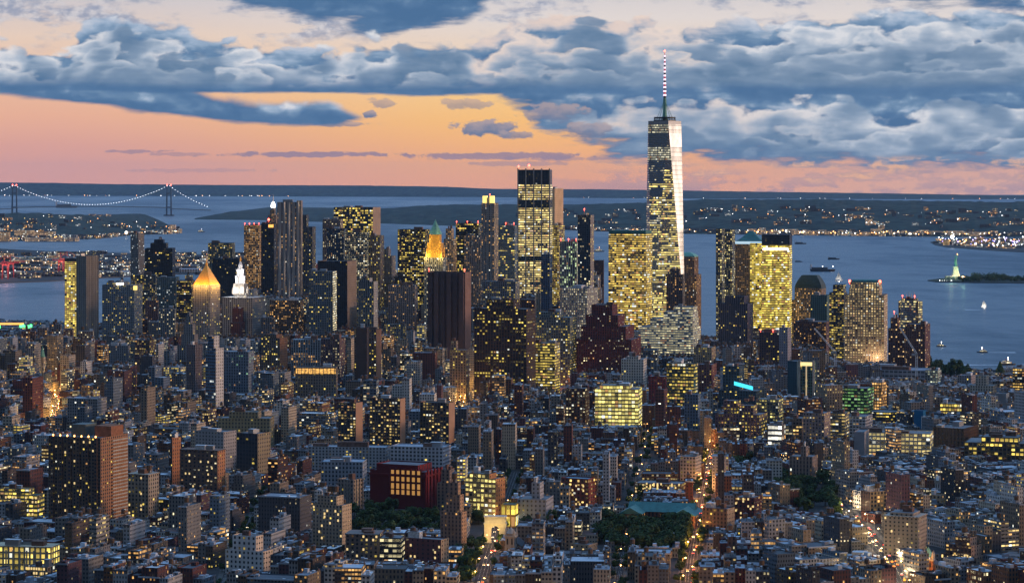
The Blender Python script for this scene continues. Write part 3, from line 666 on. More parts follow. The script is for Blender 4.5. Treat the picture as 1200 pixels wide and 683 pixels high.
D['dkbrown'] = hero('office_block', 'wide dark brown office block with grids of yellow windows in broken rows', T, 555, 617, 628, 362, 3550, FP(C(7,4.5,4), .62,.5,.7,.2,.75,1.7), g=22, fh=4.2, cw=4.2, tiers=[(570,608,352)], short='the dark brown office block')
hero('office_block', 'grey teal office block with dense small lights right of the dark brown block', T, 618, 668, 673, 372, 3850, FP(C(15,19,20), .6,.45,.8,.34,.4,1.4), g=12, dep=45, tiers=[(628,658,366)], short='the grey teal office block')
hero('office_block', 'tan block banded with yellow floors in front of the grey teal office block', 'building', 619, 650, 655, 402, 3600, FP(C(22,18,12), .92,.5,.8,.66,.5,1.5), g=14, dep=30, short='the tan banded block')
D['redstep'] = hero('stepped_building', 'big dark red stepped brick building with sparse yellow window rows', 'building', 675, 740, 747, 398, 3850, FP(C(13,4,4), .5,.45,.8,.12,.6,1.6,WRM), g=12, dep=70, tiers=[(680,739,383),(685,728,370),(691,720,358)], bulk=1, tanks=1, bm='brick', short='the dark red stepped building')
D['wtc7'] = hero('glass_tower', 'broad glass tower with dense yellow floors and a teal strip along its top', T, 713, 757, 763, 274, 4480, FP(C(10,10,8), .95,.56,.8,.74,.6,1.8,(1,.66,.12,1),.8), g=14, dep=45, bulk=0, short='the broad yellow glass tower')
hero('stepped_building', 'dim red brown tower with a rounded green roof behind the bright glass spire', T, 787, 816, 820, 322, 4750, FP(C(17,10,8), .5,.5,.8,.26,.2,1.1,AMB), g=12, dep=44, bulk=0, tiers=[(790,817,301)], short='the red brown tower with green roof')
D['dome802'] = hero('stepped_building', 'dark stepped block at the foot of the tall mirrored spire tower', 'building', 781, 800, 802, 322, 4520, FP(C(7,6,8), .5,.5,.8,.16,.2,1.2,AMB), g=8, dep=30, tiers=[(785,797,315)], short='the dark block below the mirrored spire')
D['whitegl'] = hero('glass_building', 'pale glassy stepped building glowing white and yellow below the mirrored spire tower', 'building', 748, 812, 818, 384, 4200, FP(C(44,46,46), .92,.42,1,.72,.45,1.1,(1,.86,.45,1),.8), g=12, dep=60, bulk=1, bm='white', tiers=[(762,817,374),(778,817,366),(790,817,360)], short='the pale glassy stepped building')
hero('apartment_tower', 'navy twin slab with yellow windows, the left one of the pair by the west water', T, 839, 846, 848, 268, 4620, FP(C(5,7,11), .6,.55,.8,.34,.2,1.8,(1,.8,.3,1)), g=14, dep=22, bulk=0, short='the left navy slab')
hero('apartment_tower', 'navy twin slab with yellow windows, the right one of the pair by the west water', T, 849, 858, 860, 269, 4650, FP(C(5,7,11), .6,.55,.8,.40,.2,1.8,(1,.8,.3,1)), g=14, dep=22, bulk=0, short='the right navy slab')
D['wfc_b'] = hero('office_tower', 'brown office tower dimly lit, left half under the teal pyramid roof', T, 860, 879, 881, 286, 5000, FP(C(20,14,10), .55,.5,.8,.4,.4,.7,AMB), g=8, dep=50, bulk=0, short='the brown tower under the teal pyramid')
D['wfc_y'] = hero('office_tower', 'blazing yellow office tower beside the teal pyramid roof', T, 879, 894, 896, 285, 4980, FP(C(20,16,6), .97,.54,.8,.90,.2,1.8,(1,.72,.10,1)), g=8, dep=50, bulk=0, short='the blazing yellow tower')
D['goldman'] = hero('office_tower', 'brightest yellow office tower with every floor lit and a dark cap', T, 893, 925, 927, 277, 4880, FP(C(24,19,6), .97,.56,.8,.95,.10,1.9,(1,.72,.12,1)), g=6, dep=48, bulk=0, fh=4.3, short='the brightest yellow tower')
D['barclay'] = hero('setback_tower', 'dark old telephone tower with grey side wings and a flat black top', T, 842, 876, 880, 356, 4300, FP(C(9,8,11), .38,.6,.5,.07,.2,1.4), g=14, dep=40, tiers=[(849,875,347)], bulk=0, roofc=(.03,.03,.04), short='the dark winged tower')
D['dome948'] = hero('domed_tower', 'brown stone tower with sloping shoulders and a dark green hipped cap by the river', T, 928, 965, 969, 352, 4900, FP(C(24,18,13), .5,.5,.75,.42,.3,1.2,AMB), g=12, dep=50, tiers=[(931,966,338)], bulk=0, short='the hip capped brown tower')
hero('tower', 'small teal slab standing in front of the hip capped brown tower', T, 950, 969, 972, 346, 4650, FP(C(8,15,15), .5,.5,.8,.06), g=12, dep=30, short='the small teal slab')
hero('apartment_block', 'dark brown apartment block left of the big beige lit tower', T, 930, 968, 974, 377, 4450, FP(C(11,6,5.5), .45,.5,.8,.2,.1,1.2,AMB), g=14, dep=40, short='the dark brown apartment block')
D['beigebig'] = hero('office_tower', 'big beige office tower with warm lit grid and dark green roof with two red lights', T, 990, 1036, 1039, 346, 4300, FP(C(40,28,18), .55,.55,.75,.72,.35,1.15,(1,.70,.30,1)), g=6, dep=55, fh=4.1, cw=4.4, tiers=[(995,1033,338),(996,1033,331)], bulk=0, roofc=(.04,.09,.09), short='the big beige lit tower')
hero('office_tower', 'dark glass tower with scattered yellow floors on the left flank of the big beige tower', T, 972, 989, 991, 343, 4380, FP(C(5,6,9), .85,.5,.8,.34,.5,1.6), g=8, dep=40, bulk=0, tiers=[(976,990,334)], short='the dark flank tower')
D['redbuild'] = hero('apartment_tower', 'dark red brick tower with a glassy lit curved top right of the big beige tower', T, 1053, 1076, 1081, 353, 4180, FP(C(14,6,5.5), .5,.5,.8,.26,.3,1.5,(1,.68,.25,1)), side=FP(C(10,12,15), .9,.55,.8,.6,.4,1.6,(1,.8,.3,1)), g=30, beacons=2, tiers=[(1056,1076,350)], short='the dark red tower')
hero('apartment_tower', 'red brick shoulder block with a dark penthouse left of the dark red tower', T, 1041, 1060, 1063, 385, 4120, FP(C(14,6,5.5), .5,.5,.8,.24,.2,1.4,(1,.62,.25,1)), g=10, dep=30, tiers=[(1043,1053,373)], beacons=1, short='the left red shoulder block')
hero('apartment_tower', 'red brick shoulder block with scattered windows right of the dark red tower', T, 1061, 1084, 1088, 380, 4090, FP(C(15,7,6), .5,.5,.8,.22,.2,1.4,(1,.66,.3,1)), g=14, dep=34, short='the right red shoulder block')
# ---- second row
hero('tower', 'stepped grey courthouse tower with a small pointed top left of the gold pyramid', T, 208, 232, 238, 405, 4120, FP(C(24,24,25), .4,.55,.6,.06), g=26, tiers=[(212,232,392),(215,229,380),(217,226,371),(219,224,366)], bulk=0, short='the pointed grey tower')
hero('tower', 'blue glass and white slim tower with a square lit white loop on its roof', T, 241, 253, 262, 408, 3250, FP(C(10,18,28), .9,.6,.9,.08,.3,1.1,WHT,.8), side=FP(C(62,62,62), .5,.3,.8,.1), g=40, fh=4, bulk=0, tiers=[(243,256,394)], short='the blue and white slim tower')
hero('office_block', 'pinkish ribbed block with tall piers left of the blue and white slim tower', 'building', 219, 229, 236, 404, 3500, FP(C(28,24,25), .4,.7,.4,.02), g=35, piers=4, short='the ribbed pink block')
hero('building', 'low blue grey building right of the blue and white slim tower', 'building', 262, 291, 296, 412, 3450, FP(C(18,22,28), .5,.5,.8,.06,.2,1.2,GRN), g=14, dep=30, roofc=(.3,.36,.42), short='the blue grey building with green strip')
hero('apartment_block', 'brown building with an orange lit right wall below the tall wavy tower', 'building', 306, 328, 337, 396, 3900, FP(C(17,14,12), .5,.5,.8,.3,.2,1.4), side=FP(C(40,20,11), .3,.4,.8,.05), g=30, tiers=[(309,330,392)], short='the brown building with orange side')  # orange evening light is part of the right wall's colour
hero('office_block', 'broad white grey block with dark bays and a few amber windows', 'building', 341, 378, 381, 398, 3800, FP(C(30,33,36), .55,.7,.5,.16,.4,1.3,AMB), g=8, dep=36, roofc=(.3,.33,.36), short='the white grey block')
hero('apartment_block', 'plum brown apartment block right of the white grey block with pinkish windows', 'building', 376, 398, 402, 397, 3700, FP(C(14,9,10), .5,.5,.8,.25,.1,1.1,WRM), g=16, dep=30, tanks=1, short='the plum brown block')
D['amber'] = hero('school_building', 'long low building with one continuous amber lit band under its roof', 'building', 346, 394, 396, 430, 3480, FP(C(20,18,16), .5,.5,.8,.08,.0,1.2), g=6, dep=20, bulk=1, short='the amber banded low building')
D['brnslab'] = hero('apartment_tower', 'brown ribbed slab with an orange right edge and yellow balconies between', T, 415, 441, 447, 386, 3600, FP(C(17,12,10), .5,.45,.8,.3,.5,1.6), side=FP(C(42,21,12), .1,.2,.8,0), g=24, short='the brown ribbed slab')  # side colour includes the orange glow from the west
hero('tower', 'plain dark brown pier slab along the left of the brown ribbed slab', T, 417, 430, 432, 384, 3560, FP(C(9,6.5,6), .0,.0,1,0), g=10, dep=18, bulk=1, short='the plain dark pier slab')
hero('apartment_tower', 'beige slim apartment house with a taller left stair shaft beside the windowless brown slab', T, 527, 546, 549, 410, 3620, FP(C(27,21,17), .5,.5,.8,.16,.1,1.2), g=12, dep=24, tiers=[(527,535,400)], short='the beige slim house')
hero('tower', 'grey blue tower with yellow dots behind the dark brown office block', T, 566, 604, 608, 330, 4150, FP(C(16,18,21), .6,.45,.8,.22,.4,1.3), g=10, dep=40, short='the grey blue tower')
hero('tower', 'narrow navy tower cutting the lower right of the tall yellow glass tower', T, 634, 644, 646, 298, 4500, FP(C(9,13,22), .7,.5,.8,.08), g=12, dep=24, short='the narrow navy tower')
D['yel725'] = hero('office_block', 'low wide office block blazing with yellow windows at mid distance', 'building', 697, 748, 751, 456, 3120, FP(C(22,20,13), .86,.66,.8,.93,.15,1.6,(1,.82,.22,1)), g=6, dep=45, fh=4.4, cw=4, bulk=2, tiers=[(702,740,452)], short='the blazing low office block')
hero('loft_building', 'white stone loft building with rows of dark square windows', 'building', 728, 754, 757, 421, 3650, FP(C(56,55,52), .5,.5,.9,.02), g=8, dep=34, tiers=[(734,750,418)], short='the white loft building')
hero('loft_building', 'bright red brick building with a tall narrow brown annex in front', 'building', 760, 780, 783, 441, 3450, FP(C(27,5,5), .45,.5,.8,.06,.2,1.6,AMB), g=8, dep=30, short='the bright red building')
hero('tower', 'narrow red brown slab with balconies in front of the bright red building', T, 768, 778, 781, 456, 3120, FP(C(19,9,8), .8,.3,.6,.04), g=14, dep=18, short='the narrow red brown slab')
D['glass800'] = hero('office_tower', 'teal black office tower with dense yellow windows left of the brown mid block', T, 781, 813, 818, 426, 3300, FP(C(4,8,9), .8,.55,.8,.5,.4,1.4), g=16, fh=4.2, short='the teal black office tower')
hero('building', 'dark blue cylindrical topped block beside the teal black office tower', 'building', 802, 818, 820, 462, 3100, FP(C(12,18,26), .5,.5,.8,.05), g=10, dep=20, short='the dark blue block')
hero('building', 'red brick mid block with a pink light on its roof', 'building', 816, 834, 838, 427, 3650, FP(C(20,9,9), .5,.45,.8,.12,.1,1.1), g=14, dep=30, short='the pink lit brick block')
hero('building', 'pale stone block with lit ground floors above the brick mid block', 'building', 813, 834, 837, 407, 3900, FP(C(32,27,21), .5,.5,.8,.26,.2,1.3), g=12, dep=30, short='the pale stone block')
D['neon'] = hero('office_block', 'dark teal block carrying a bright cyan neon bar on its roof edge', 'building', 842, 886, 892, 458, 3420, FP(C(5,9,12), .6,.45,.8,.06,.3,1.3), g=16, dep=40, tiers=[(845,868,430)], short='the cyan neon block')
hero('tower', 'dark block with red roof lights and an amber window row behind the cyan neon block', T, 890, 921, 925, 390, 4000, FP(C(11,7,8), .6,.5,.8,.22,.6,1.5), g=14, dep=34, beacons=3, short='the dark block with red roof lights')
hero('tower', 'pale grey slab with a plain face beside the dark teal slab', T, 913, 923, 926, 384, 3850, FP(C(26,26,31), .3,.4,.9,.02), g=16, dep=20, short='the pale plain slab')
hero('tower', 'plain dark teal slab without any lights left of the tower with a yellow frame', T, 923, 934, 938, 423, 3480, FP(C(4,9,13), .2,.2,.9,.0), g=20, dep=26, bulk=0, short='the plain dark teal slab')
D['frame'] = hero('tower', 'glass tower with a glowing yellow frame and pale corner posts', T, 937, 953, 956, 424, 3450, FP(C(10,20,17), .8,.7,.8,.12,.1,1.2), g=12, dep=18, bulk=0, short='the yellow framed tower')
D['green'] = hero('office_block', 'curved glass office block glowing dull green in a dark grid', 'building', 971, 1016, 1022, 455, 3300, FP(C(4,9,6), .84,.5,.8,.66,.2,.62,(.45,1,.28,1)), g=14, dep=36, fh=4.2, cw=4.2, tiers=[], short='the green lit office block')
hero('loft_building', 'yellow lit narrow tower right of the green lit office block', 'building', 1022, 1033, 1037, 448, 3400, FP(C(24,16,9), .7,.6,.8,.72,.2,1.3,AMB), g=20, dep=20, short='the narrow yellow tower')
D['pier'] = hero('warehouse', 'very long low blue grey warehouse with a pale roof edge under the red towers', 'building', 985, 1084, 1090, 434, 3950, FP(C(34,36,42), .8,.3,.8,.04), g=10, dep=60, fh=6, cw=7, roofc=(.24,.27,.34), bulk=3, short='the long blue grey warehouse')
hero('building', 'round cornered brown block with amber lower floors, left of three similar lit blocks', 'building', 918, 940, 943, 490, 3020, FP(C(19,15,14), .7,.45,.8,.3,.6,1.4,(1,.64,.2,1)), g=10, dep=30, short='the round cornered brown block')
hero('building', 'pinkish block with a blunt windowless rounded end in the row of lit blocks', 'building', 941, 966, 970, 484, 2980, FP(C(27,22,22), .5,.45,.8,.26,.4,1.4,(1,.64,.2,1)), g=14, dep=30, short='the pinkish blunt block')
hero('building', 'yellow banded block with a pale roof in the row of lit blocks', 'building', 968, 990, 993, 484, 3030, FP(C(20,19,17), .88,.45,.8,.52,.5,1.5,(1,.70,.22,1)), g=10, dep=30, short='the yellow banded block')
hero('building', 'white framed block with blue shadowed side left of the long white lit building', 'building', 992, 1014, 1020, 488, 3080, FP(C(46,47,52), .75,.5,.9,.16,.3,1.1,WRM), g=14, dep=36, short='the white framed block')
D['longwhite'] = hero('office_block', 'long white framed office building with bright yellow and white window rows', 'building', 1003, 1090, 1093, 508, 2900, FP(C(50,46,40), .74,.60,.95,.64,.45,1.6,(1,.78,.30,1)), g=5, dep=40, fh=4.6, cw=4.6, bulk=4, short='the long white lit building')
hero('stair_shaft_block', 'plain grey end block closing the left of the long white lit building', 'building', 1001, 1013, 1014, 506, 2870, FP(C(28,28,31), .0,.0,1,0), g=8, dep=38, bulk=0, short='the plain grey end block')
hero('warehouse', 'deep brown ribbed warehouse with unlit windows right of the long white lit building', 'building', 1094, 1130, 1138, 502, 2950, FP(C(17,11,8), .55,.5,.6,.03), g=18, dep=50, fh=4.4, cw=4.4, piers=9, tanks=1, short='the deep brown warehouse')
D['curve'] = hero('warehouse', 'large brown block with long curving rows of yellow windows at the right edge', 'building', 1131, 1210, 1214, 520, 2820, FP(C(19,15,10), .74,.55,.7,.42,.55,1.6), g=6, dep=60, fh=4.6, cw=4.8, tiers=[(1150,1196,514)], bulk=3, short='the large curved brown block')
hero('building', 'plain bright blue slab wall among low houses near the right side', 'building', 1071, 1082, 1085, 481, 3150, FP(C(2,16,34), .0,.0,1,0), g=14, dep=16, bulk=0, short='the bright blue slab')
hero('apartment_block', 'narrow block with white lit windows and a green lit side near the shore park', 'building', 1084, 1099, 1102, 434, 3850, FP(C(26,27,26), .65,.55,.8,.42,.2,1.2,(.95,1,.7,1)), g=14, dep=22, short='the white lit narrow block')
hero('loft_building', 'cream stepped building with white pillars and a tall centre near the water on the right', 'building', 1137, 1164, 1168, 452, 3700, FP(C(52,47,40), .5,.5,.8,.02), g=10, dep=34, tiers=[(1143,1158,441)], short='the cream stepped building')
hero('loft_building', 'pinkish grey block left of the cream stepped building by the water', 'building', 1122, 1138, 1142, 440, 3850, FP(C(30,28,31), .45,.5,.8,.03), g=14, dep=30, short='the pinkish grey block')
hero('building', 'plain blue grey slab without windows standing below the right shore', 'building', 1167, 1179, 1181, 461, 3450, FP(C(18,23,28), .0,.0,1,0), g=12, dep=20, bulk=0, short='the plain blue grey slab')
hero('tower', 'black block with amber floors at the right edge by the water', T, 1187, 1206, 1210, 432, 3700, FP(C(4,4.5,6), .8,.5,.8,.4,.6,1.6,(1,.62,.14,1)), g=10, dep=34, short='the black block with amber floors')
hero('building', 'low dark roofed block with one bright yellow window band above the long white building', 'building', 1102, 1128, 1131, 473, 3350, FP(C(20,18,12), .8,.6,.8,.85,.1,1.3), g=8, dep=30, fh=5, short='the low yellow band block')
hero('building', 'dark round roofed hall with a thin yellow lit ring near the blue slab', 'building', 1019, 1050, 1053, 483, 3250, FP(C(6,5.5,7), .9,.4,.8,.4,.7,1.5), g=8, dep=40, chamf=9, bulk=0, short='the dark round hall')
D['y845'] = hero('apartment_block', 'stepped purple brown block with two columns of bright yellow windows', 'building', 838, 890, 896, 486, 3020, FP(C(13,10,13), .55,.5,.8,.2,.15,1.7), side=FP(C(18,14,13), .6,.5,.8,.4), g=14, dep=40, tiers=[(846,864,471),(866,886,476)], short='the stepped purple block')
hero('building', 'yellow lit irregular block behind the stepped purple block', 'building', 886, 912, 916, 468, 3200, FP(C(13,14,14), .7,.55,.8,.42,.3,1.5,(1,.82,.25,1)), g=12, dep=30, short='the yellow irregular block')
hero('building', 'block with one dazzling white strip of windows near its middle', 'building', 900, 916, 919, 498, 2960, FP(C(20,19,20), .95,.6,.8,.5,.7,2.6,(1,.95,.8,1)), g=12, dep=20, fh=6, short='the dazzling white strip block')
for i, (x0, x1, yt, d, c, lb) in enumerate([
    (0, 20, 392, 4250, C(12,10,11), 'dark brown apartment slab at the far left edge under the green bridge lights'),
    (25, 42, 388, 4200, C(17,9,8), 'second apartment slab from the left edge, reddish with a lit stair line'),
    (44, 56, 384, 4150, C(20,16,15), 'third apartment slab from the left edge, beige with three bright vertical stair lines'),
    (58, 72, 380, 4250, C(13,14,17), 'fourth apartment slab from the left edge, grey blue with a white rooftop light'),
    (74, 86, 386, 4150, C(22,11,8), 'fifth apartment slab from the left edge, rusty red with an orange corner'),
    (92, 110, 388, 4200, C(24,19,16), 'apartment slab in front of the pale grey slab tower, beige with dotted windows'),
    (306, 322, 372, 4420, C(14,14,15), 'narrow dark block below the orange lit tower'),
    (170, 186, 352, 4600, C(12,8,9), 'dark plum block right of the blue grey office block'),
    (186, 206, 362, 4350, C(16,19,21), 'grey green block below the teal grey tower'),
    (334, 350, 392, 4150, C(22,13,8), 'small amber lit block at the foot of the tall wavy tower'),
    (398, 416, 395, 4000, C(14,13,14), 'grey block with yellow dots left of the plain dark pier slab'),
    (452, 476, 380, 4250, C(19,18,18), 'grey block with yellow dots below the purple grey block'),
    (476, 500, 398, 4050, C(12,14,16), 'dark blue block left of the windowless brown slab'),
    (748, 772, 410, 3950, C(13,15,17), 'dark block in front of the pale glassy stepped building'),
    (816, 838, 398, 4300, C(17,12,11), 'low brown waterfront block left of the dark winged tower'),
    (880, 900, 388, 4500, C(20,12,11), 'rusty block below the blazing yellow tower'),
    (902, 930, 398, 4350, C(15,12,12), 'dark lit block below the brightest yellow tower')]):
    hero('apartment_block', lb, 'building', x0, None, x1, yt, d, FP(c, .5,.5,.75,.16+.12*rng.random(),.15,1.3,rng.choice([YEL,AMB,WRM])), g=10, dep=26, bulk=1, tanks=i % 2, short=None)
    LAND.pop()
# ---- nearer buildings
D['brownnear'] = hero('apartment_tower', 'big brown brick apartment slab with balconied sunlit right side, nearest tall block on the left', T, 57, 118, 150, 513, 2235, FP(C(15,11,9), .5,.45,.75,.05,.1,1.3), side=FP(C(36,19,11), .55,.45,.7,.05,.1,1.3), g=32, fh=3., cw=3.1, bulk=0, wins=(17,34,.04,'winglow'), short='the big brown apartment slab')  # sunset light on the right side is painted into its wall colour
hero('apartment_house', 'beige brick apartment house with low lit windows, right of the big brown slab', 'building', 150, 174, 186, 556, 2330, FP(C(34,29,23), .5,.5,.8,.1,.1,1.4), g=30, fh=3.6, ledge=1, tanks=1, wins=(7,12,.12,'winglow'), short='the beige apartment house')
D['curvedlit'] = hero('office_block', 'cream building with curved lit yellow floors under a dark teal roof at the left edge', 'building', -6, 44, 52, 580, 2330, FP(C(32,26,17), .8,.5,.8,.72,.1,1.5), g=22, fh=4.2, cw=4, roofc=(.03,.12,.12), tiers=[(0,40,573)], wins=(13,7,.4,'winglow'), short='the cream building with teal roof')
D['arcade'] = hero('department_store', 'pale stone store with two floors of tall glowing yellow arches at the lower left corner', 'building', -8, 60, 70, 641, 2060, FP(C(42,36,26), .62,.72,.85,.93,.05,1.6,(1,.74,.16,1)), g=20, fh=5.5, cw=4.6, ledge=1, bulk=4, short='the pale arched store')
hero('store_block', 'smaller stone block with a lit top row of windows right of the pale arched store', 'building', 30, 56, 67, 664, 2010, FP(C(40,32,24), .6,.6,.8,.35,.2,1.5), g=28, fh=4, wins=(9,3,.7,'winglow'), short='the small stone block')
hero('apartment_house', 'brown brick block with scattered lit windows and a sunset-lit orange right end', 'building', 211, 255, 264, 528, 2480, FP(C(15,10,8), .42,.42,.9,.1,.1,1.4,WRM), side=FP(C(42,20,10), .4,.42,.8,.04), g=26, fh=3.6, cw=4.4, ledge=1, wins=(10,8,.16,'winglow'), short='the brown block with orange end')  # right end: low sun put into an orange wall tint
hero('apartment_house', 'narrow end block with sunset-lit orange right side, stepping left of the brown block', 'building', 200, 202, 212, 513, 2520, FP(C(12,8,6), .4,.4,.8,.04), side=FP(C(40,18,9), .4,.42,.8,.03), g=40, fh=3.6, short='the narrow orange block')  # dark front, and sunset light coloured into the side wall
hero('apartment_house', 'pale grey L shaped block with rows of small dark windows behind the brown block', 'building', 229, 262, 277, 506, 2680, FP(C(33,32,33), .4,.4,.9,.01), g=34, fh=3.6, cw=4, short='the pale grey block')
hero('office_block', 'black windowed block with olive right side between the pale grey block and the trees', 'building', 277, 302, 317, 508, 2640, FP(C(5,5,6), .7,.5,.8,.02), side=FP(C(30,25,17), .45,.4,.8,.02), g=34, fh=4, short='the black windowed block')
hero('loft_building', 'tan building with a white penthouse range and rows of lit tan windows', 'building', 256, 316, 320, 490, 2900, FP(C(36,29,17), .5,.4,.8,.12,.3,1.), g=10, dep=30, fh=4, tiers=[(268,305,483)], short='the tan building with white penthouse')
D['whitenear'] = hero('apartment_house', 'white brick building with square dark windows and a black glass penthouse at the bottom edge', 'building', 264, 308, 320, 646, 2040, FP(C(66,64,64), .42,.5,.95,.04,.1,1.3), side=FP(C(62,52,42), .5,.3,.8,.02), g=30, fh=3.8, cw=4, wins=(9,6,.06,'winglow'), tiers=[(272,308,629)], bulk=2, short='the white brick building')
hero('apartment_house', 'tall beige apartment block with dense small windows left of the dark trees', 'building', 366, 401, 412, 592, 2130, FP(C(34,28,22), .45,.5,.8,.07,.1,1.4), side=FP(C(48,38,27), .4,.4,.8,.03), g=28, fh=3.1, cw=3.3, tiers=[(371,402,582)], tanks=2, wins=(11,16,.08,'winglow'), short='the tall beige apartment block')
hero('apartment_house', 'brown grey mansion block at the foot of the tall beige block', 'building', 405, 443, 446, 626, 2090, FP(C(18,15,14), .45,.5,.8,.1,.1,1.4), g=10, dep=24, fh=3.3, ledge=1, wins=(10,9,.07,'winglow'), short='the brown grey mansion block')
hero('apartment_house', 'pale office block with a cream right side behind the tall beige block', 'building', 396, 414, 425, 562, 2420, FP(C(30,27,25), .5,.5,.7,.06), side=FP(C(44,37,28), .6,.5,.7,.05), g=36, fh=3.8, piers=4, short='the pale ribbed block')
D['library'] = hero('library', 'deep red cubic library with a tall grid of amber windows facing dark trees', 'building', 433, 499, 519, 553, 2440, FP(C(12,1.8,2), .0,.0,1,0), side=FP(C(18,2,2.4), .25,.8,.6,.0), g=26, fh=8, cw=6, bulk=0, roofc=(.13,.13,.15), tiers=[(440,505,546)], short='the red library')
for i, (x0, xe, x1, yt) in enumerate([(396,417,425,472),(433,469,475,467),(492,526,533,472)]):
    hero('apartment_tower', ['leftmost of three dark concrete slabs with pale right edges behind the long low blocks',
        'middle of three dark concrete slabs with pale right edges, densely lit in amber and white',
        'rightmost of three dark concrete slabs with pale right edges, its lights gathered at the right'][i], T, x0, xe, x1, yt, 2850+i*25,
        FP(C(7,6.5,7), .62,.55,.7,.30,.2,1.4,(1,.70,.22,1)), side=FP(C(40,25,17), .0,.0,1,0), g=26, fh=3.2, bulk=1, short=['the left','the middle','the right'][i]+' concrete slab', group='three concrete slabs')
hero('apartment_block', 'long low blue white block, left one of the pair behind the red library', 'building', 361, 452, 456, 524, 2700, FP(C(38,41,45), .5,.45,.8,.05,.2,1.1), g=10, dep=24, fh=3.4, roofc=(.32,.37,.43), bulk=3, short='the left long low block')
hero('apartment_block', 'long white gridded block, right half of the pair behind the red library', 'building', 457, 519, 526, 524, 2680, FP(C(52,54,60), .6,.5,.8,.03,.2,1.1), g=16, dep=30, fh=3.8, cw=4, roofc=(.32,.36,.42), bulk=2, short='the right long low block')
hero('office_block', 'low white block with plum shutters just behind the red library', 'building', 376, 425, 428, 541, 2560, FP(C(28,33,40), .5,.45,.8,.04), g=8, dep=30, roofc=(.3,.36,.44), bulk=3, short='the low pale block')
hero('apartment_house', 'glass topped dark building with five bright window rows near the bottom centre', 'building', 445, 470, 473, 630, 2075, FP(C(6,6,7), .9,.55,.8,.5,.6,1.8,(1,.85,.45,1)), g=8, dep=24, fh=3.9, wins=None, short='the dark building with bright rows')
hero('apartment_house', 'plum red brick block with a cream right corner near the bottom centre', 'building', 474, 517, 526, 632, 2070, FP(C(17,7,7.5), .3,.4,.9,.07,.1,1.4,WRM), side=FP(C(46,36,25), .3,.4,.8,.03), g=26, fh=3.5, cw=4.6, tanks=1, wins=(9,10,.07,'winglow'), short='the plum red block')
hero('apartment_tower', 'stepped tan apartment tower rising left of the avenue with the glowing arch', T, 516, 541, 547, 600, 2150, FP(C(24,18,15), .45,.5,.7,.09,.1,1.3,AMB), side=FP(C(40,26,17), .4,.5,.8,.08), g=24, fh=3.3, cw=3.3, tiers=[(522,544,580),(526,541,566)], tanks=1, short='the stepped tan tower')
hero('apartment_tower', 'slim old apartment tower with a small top directly right of the red library', T, 512, 530, 534, 566, 2380, FP(C(22,17,15), .45,.5,.7,.04), g=16, dep=24, fh=3.4, tiers=[(516,529,551)], short='the slim old tower')
D['yel570'] = hero('office_block', 'square university building with bright yellow gridded floors and a sunset-lit orange right side', 'building', 545, 581, 592, 561, 2350, FP(C(26,22,14), .72,.55,.8,.74,.25,1.6,(1,.80,.25,1)), side=FP(C(46,22,10), .35,.4,.8,.12), g=28, fh=4.3, cw=4.2, tiers=[(549,581,556)], wins=(8,8,.22,'yelglow'), short='the square yellow lit building')  # orange of the side wall stands for sunset light
hero('office_block', 'low annex with tall glowing yellow windows right of the square yellow lit building', 'building', 587, 604, 607, 591, 2320, FP(C(34,24,9), .7,.8,.8,.98,.0,1.8,(1,.76,.10,1)), g=10, dep=20, fh=9, cw=4, roofc=(.03,.08,.07), bulk=0, short='the glowing annex')
hero('loft_building', 'pale blue white building with a taller windowless shaft in the middle', 'building', 606, 640, 644, 585, 2330, FP(C(36,37,41), .4,.45,.9,.05,.1,1.2), g=12, dep=32, fh=4, tiers=[(622,634,567)], short='the pale shafted building')
hero('loft_building', 'red brown brick hall with a flat blue roof and amber windows', 'building', 656, 690, 699, 566, 2420, FP(C(22,7,5.5), .5,.42,.8,.34,.1,1.4,(1,.66,.2,1)), g=24, fh=4.2, cw=4.2, roofc=(.14,.26,.36), tiers=[(657,698,561)], bulk=0, wins=(8,6,.3,'winglow'), short='the blue roofed brick hall')
hero('apartment_house', 'plain tan apartment block with punched windows beside the park at lower centre', 'building', 668, 690, 700, 638, 2130, FP(C(38,31,22), .3,.35,.95,.05,.1,1.3), g=26, fh=3.6, cw=4.4, wins=(5,8,.12,'winglow'), short='the plain tan block')
hero('apartment_house', 'small beige house with a white roof at the south edge of the dark park', 'building', 776, 796, 801, 630, 2200, FP(C(34,29,27), .35,.4,.9,.03), g=18, dep=18, fh=3.6, roofc=(.42,.46,.52), short='the small beige house with white roof')
D['teal'] = hero('college_hall', 'low brick college hall with a broad teal copper roof facing the dark park', 'building', 736, 812, 817, 600, 2330, FP(C(14,7,5), .4,.6,.8,.12,.1,1.5,AMB), g=10, dep=30, fh=5, bulk=0, roofc=(.05,.22,.2), short='the teal roofed hall')
hero('apartment_house', 'brown brick block with three rows of greenish yellow windows above the teal roofed hall', 'building', 743, 798, 802, 567, 2560, FP(C(12,8,7), .5,.5,.8,.42,.15,1.3,(1,.80,.25,1)), g=12, dep=30, fh=4, cw=4.2, wins=(13,6,.3,'winglow'), short='the brown block above the teal roof')
hero('apartment_house', 'dark apartment block with a water tank stand right of the glowing orange avenue', 'building', 823, 852, 861, 596, 2260, FP(C(16,12,10), .5,.5,.8,.09,.1,1.2), side=FP(C(38,28,20), .4,.4,.8,.04), g=24, fh=3.3, tanks=2, short='the dark block by the orange avenue')
hero('apartment_house', 'dark red block with many amber windows right of the orange avenue', 'building', 861, 884, 888, 583, 2330, FP(C(17,5,4.5), .5,.5,.8,.28,.1,1.4,(1,.60,.2,1)), g=16, dep=24, fh=3.3, wins=(8,11,.2,'winglow'), short='the dark red block')
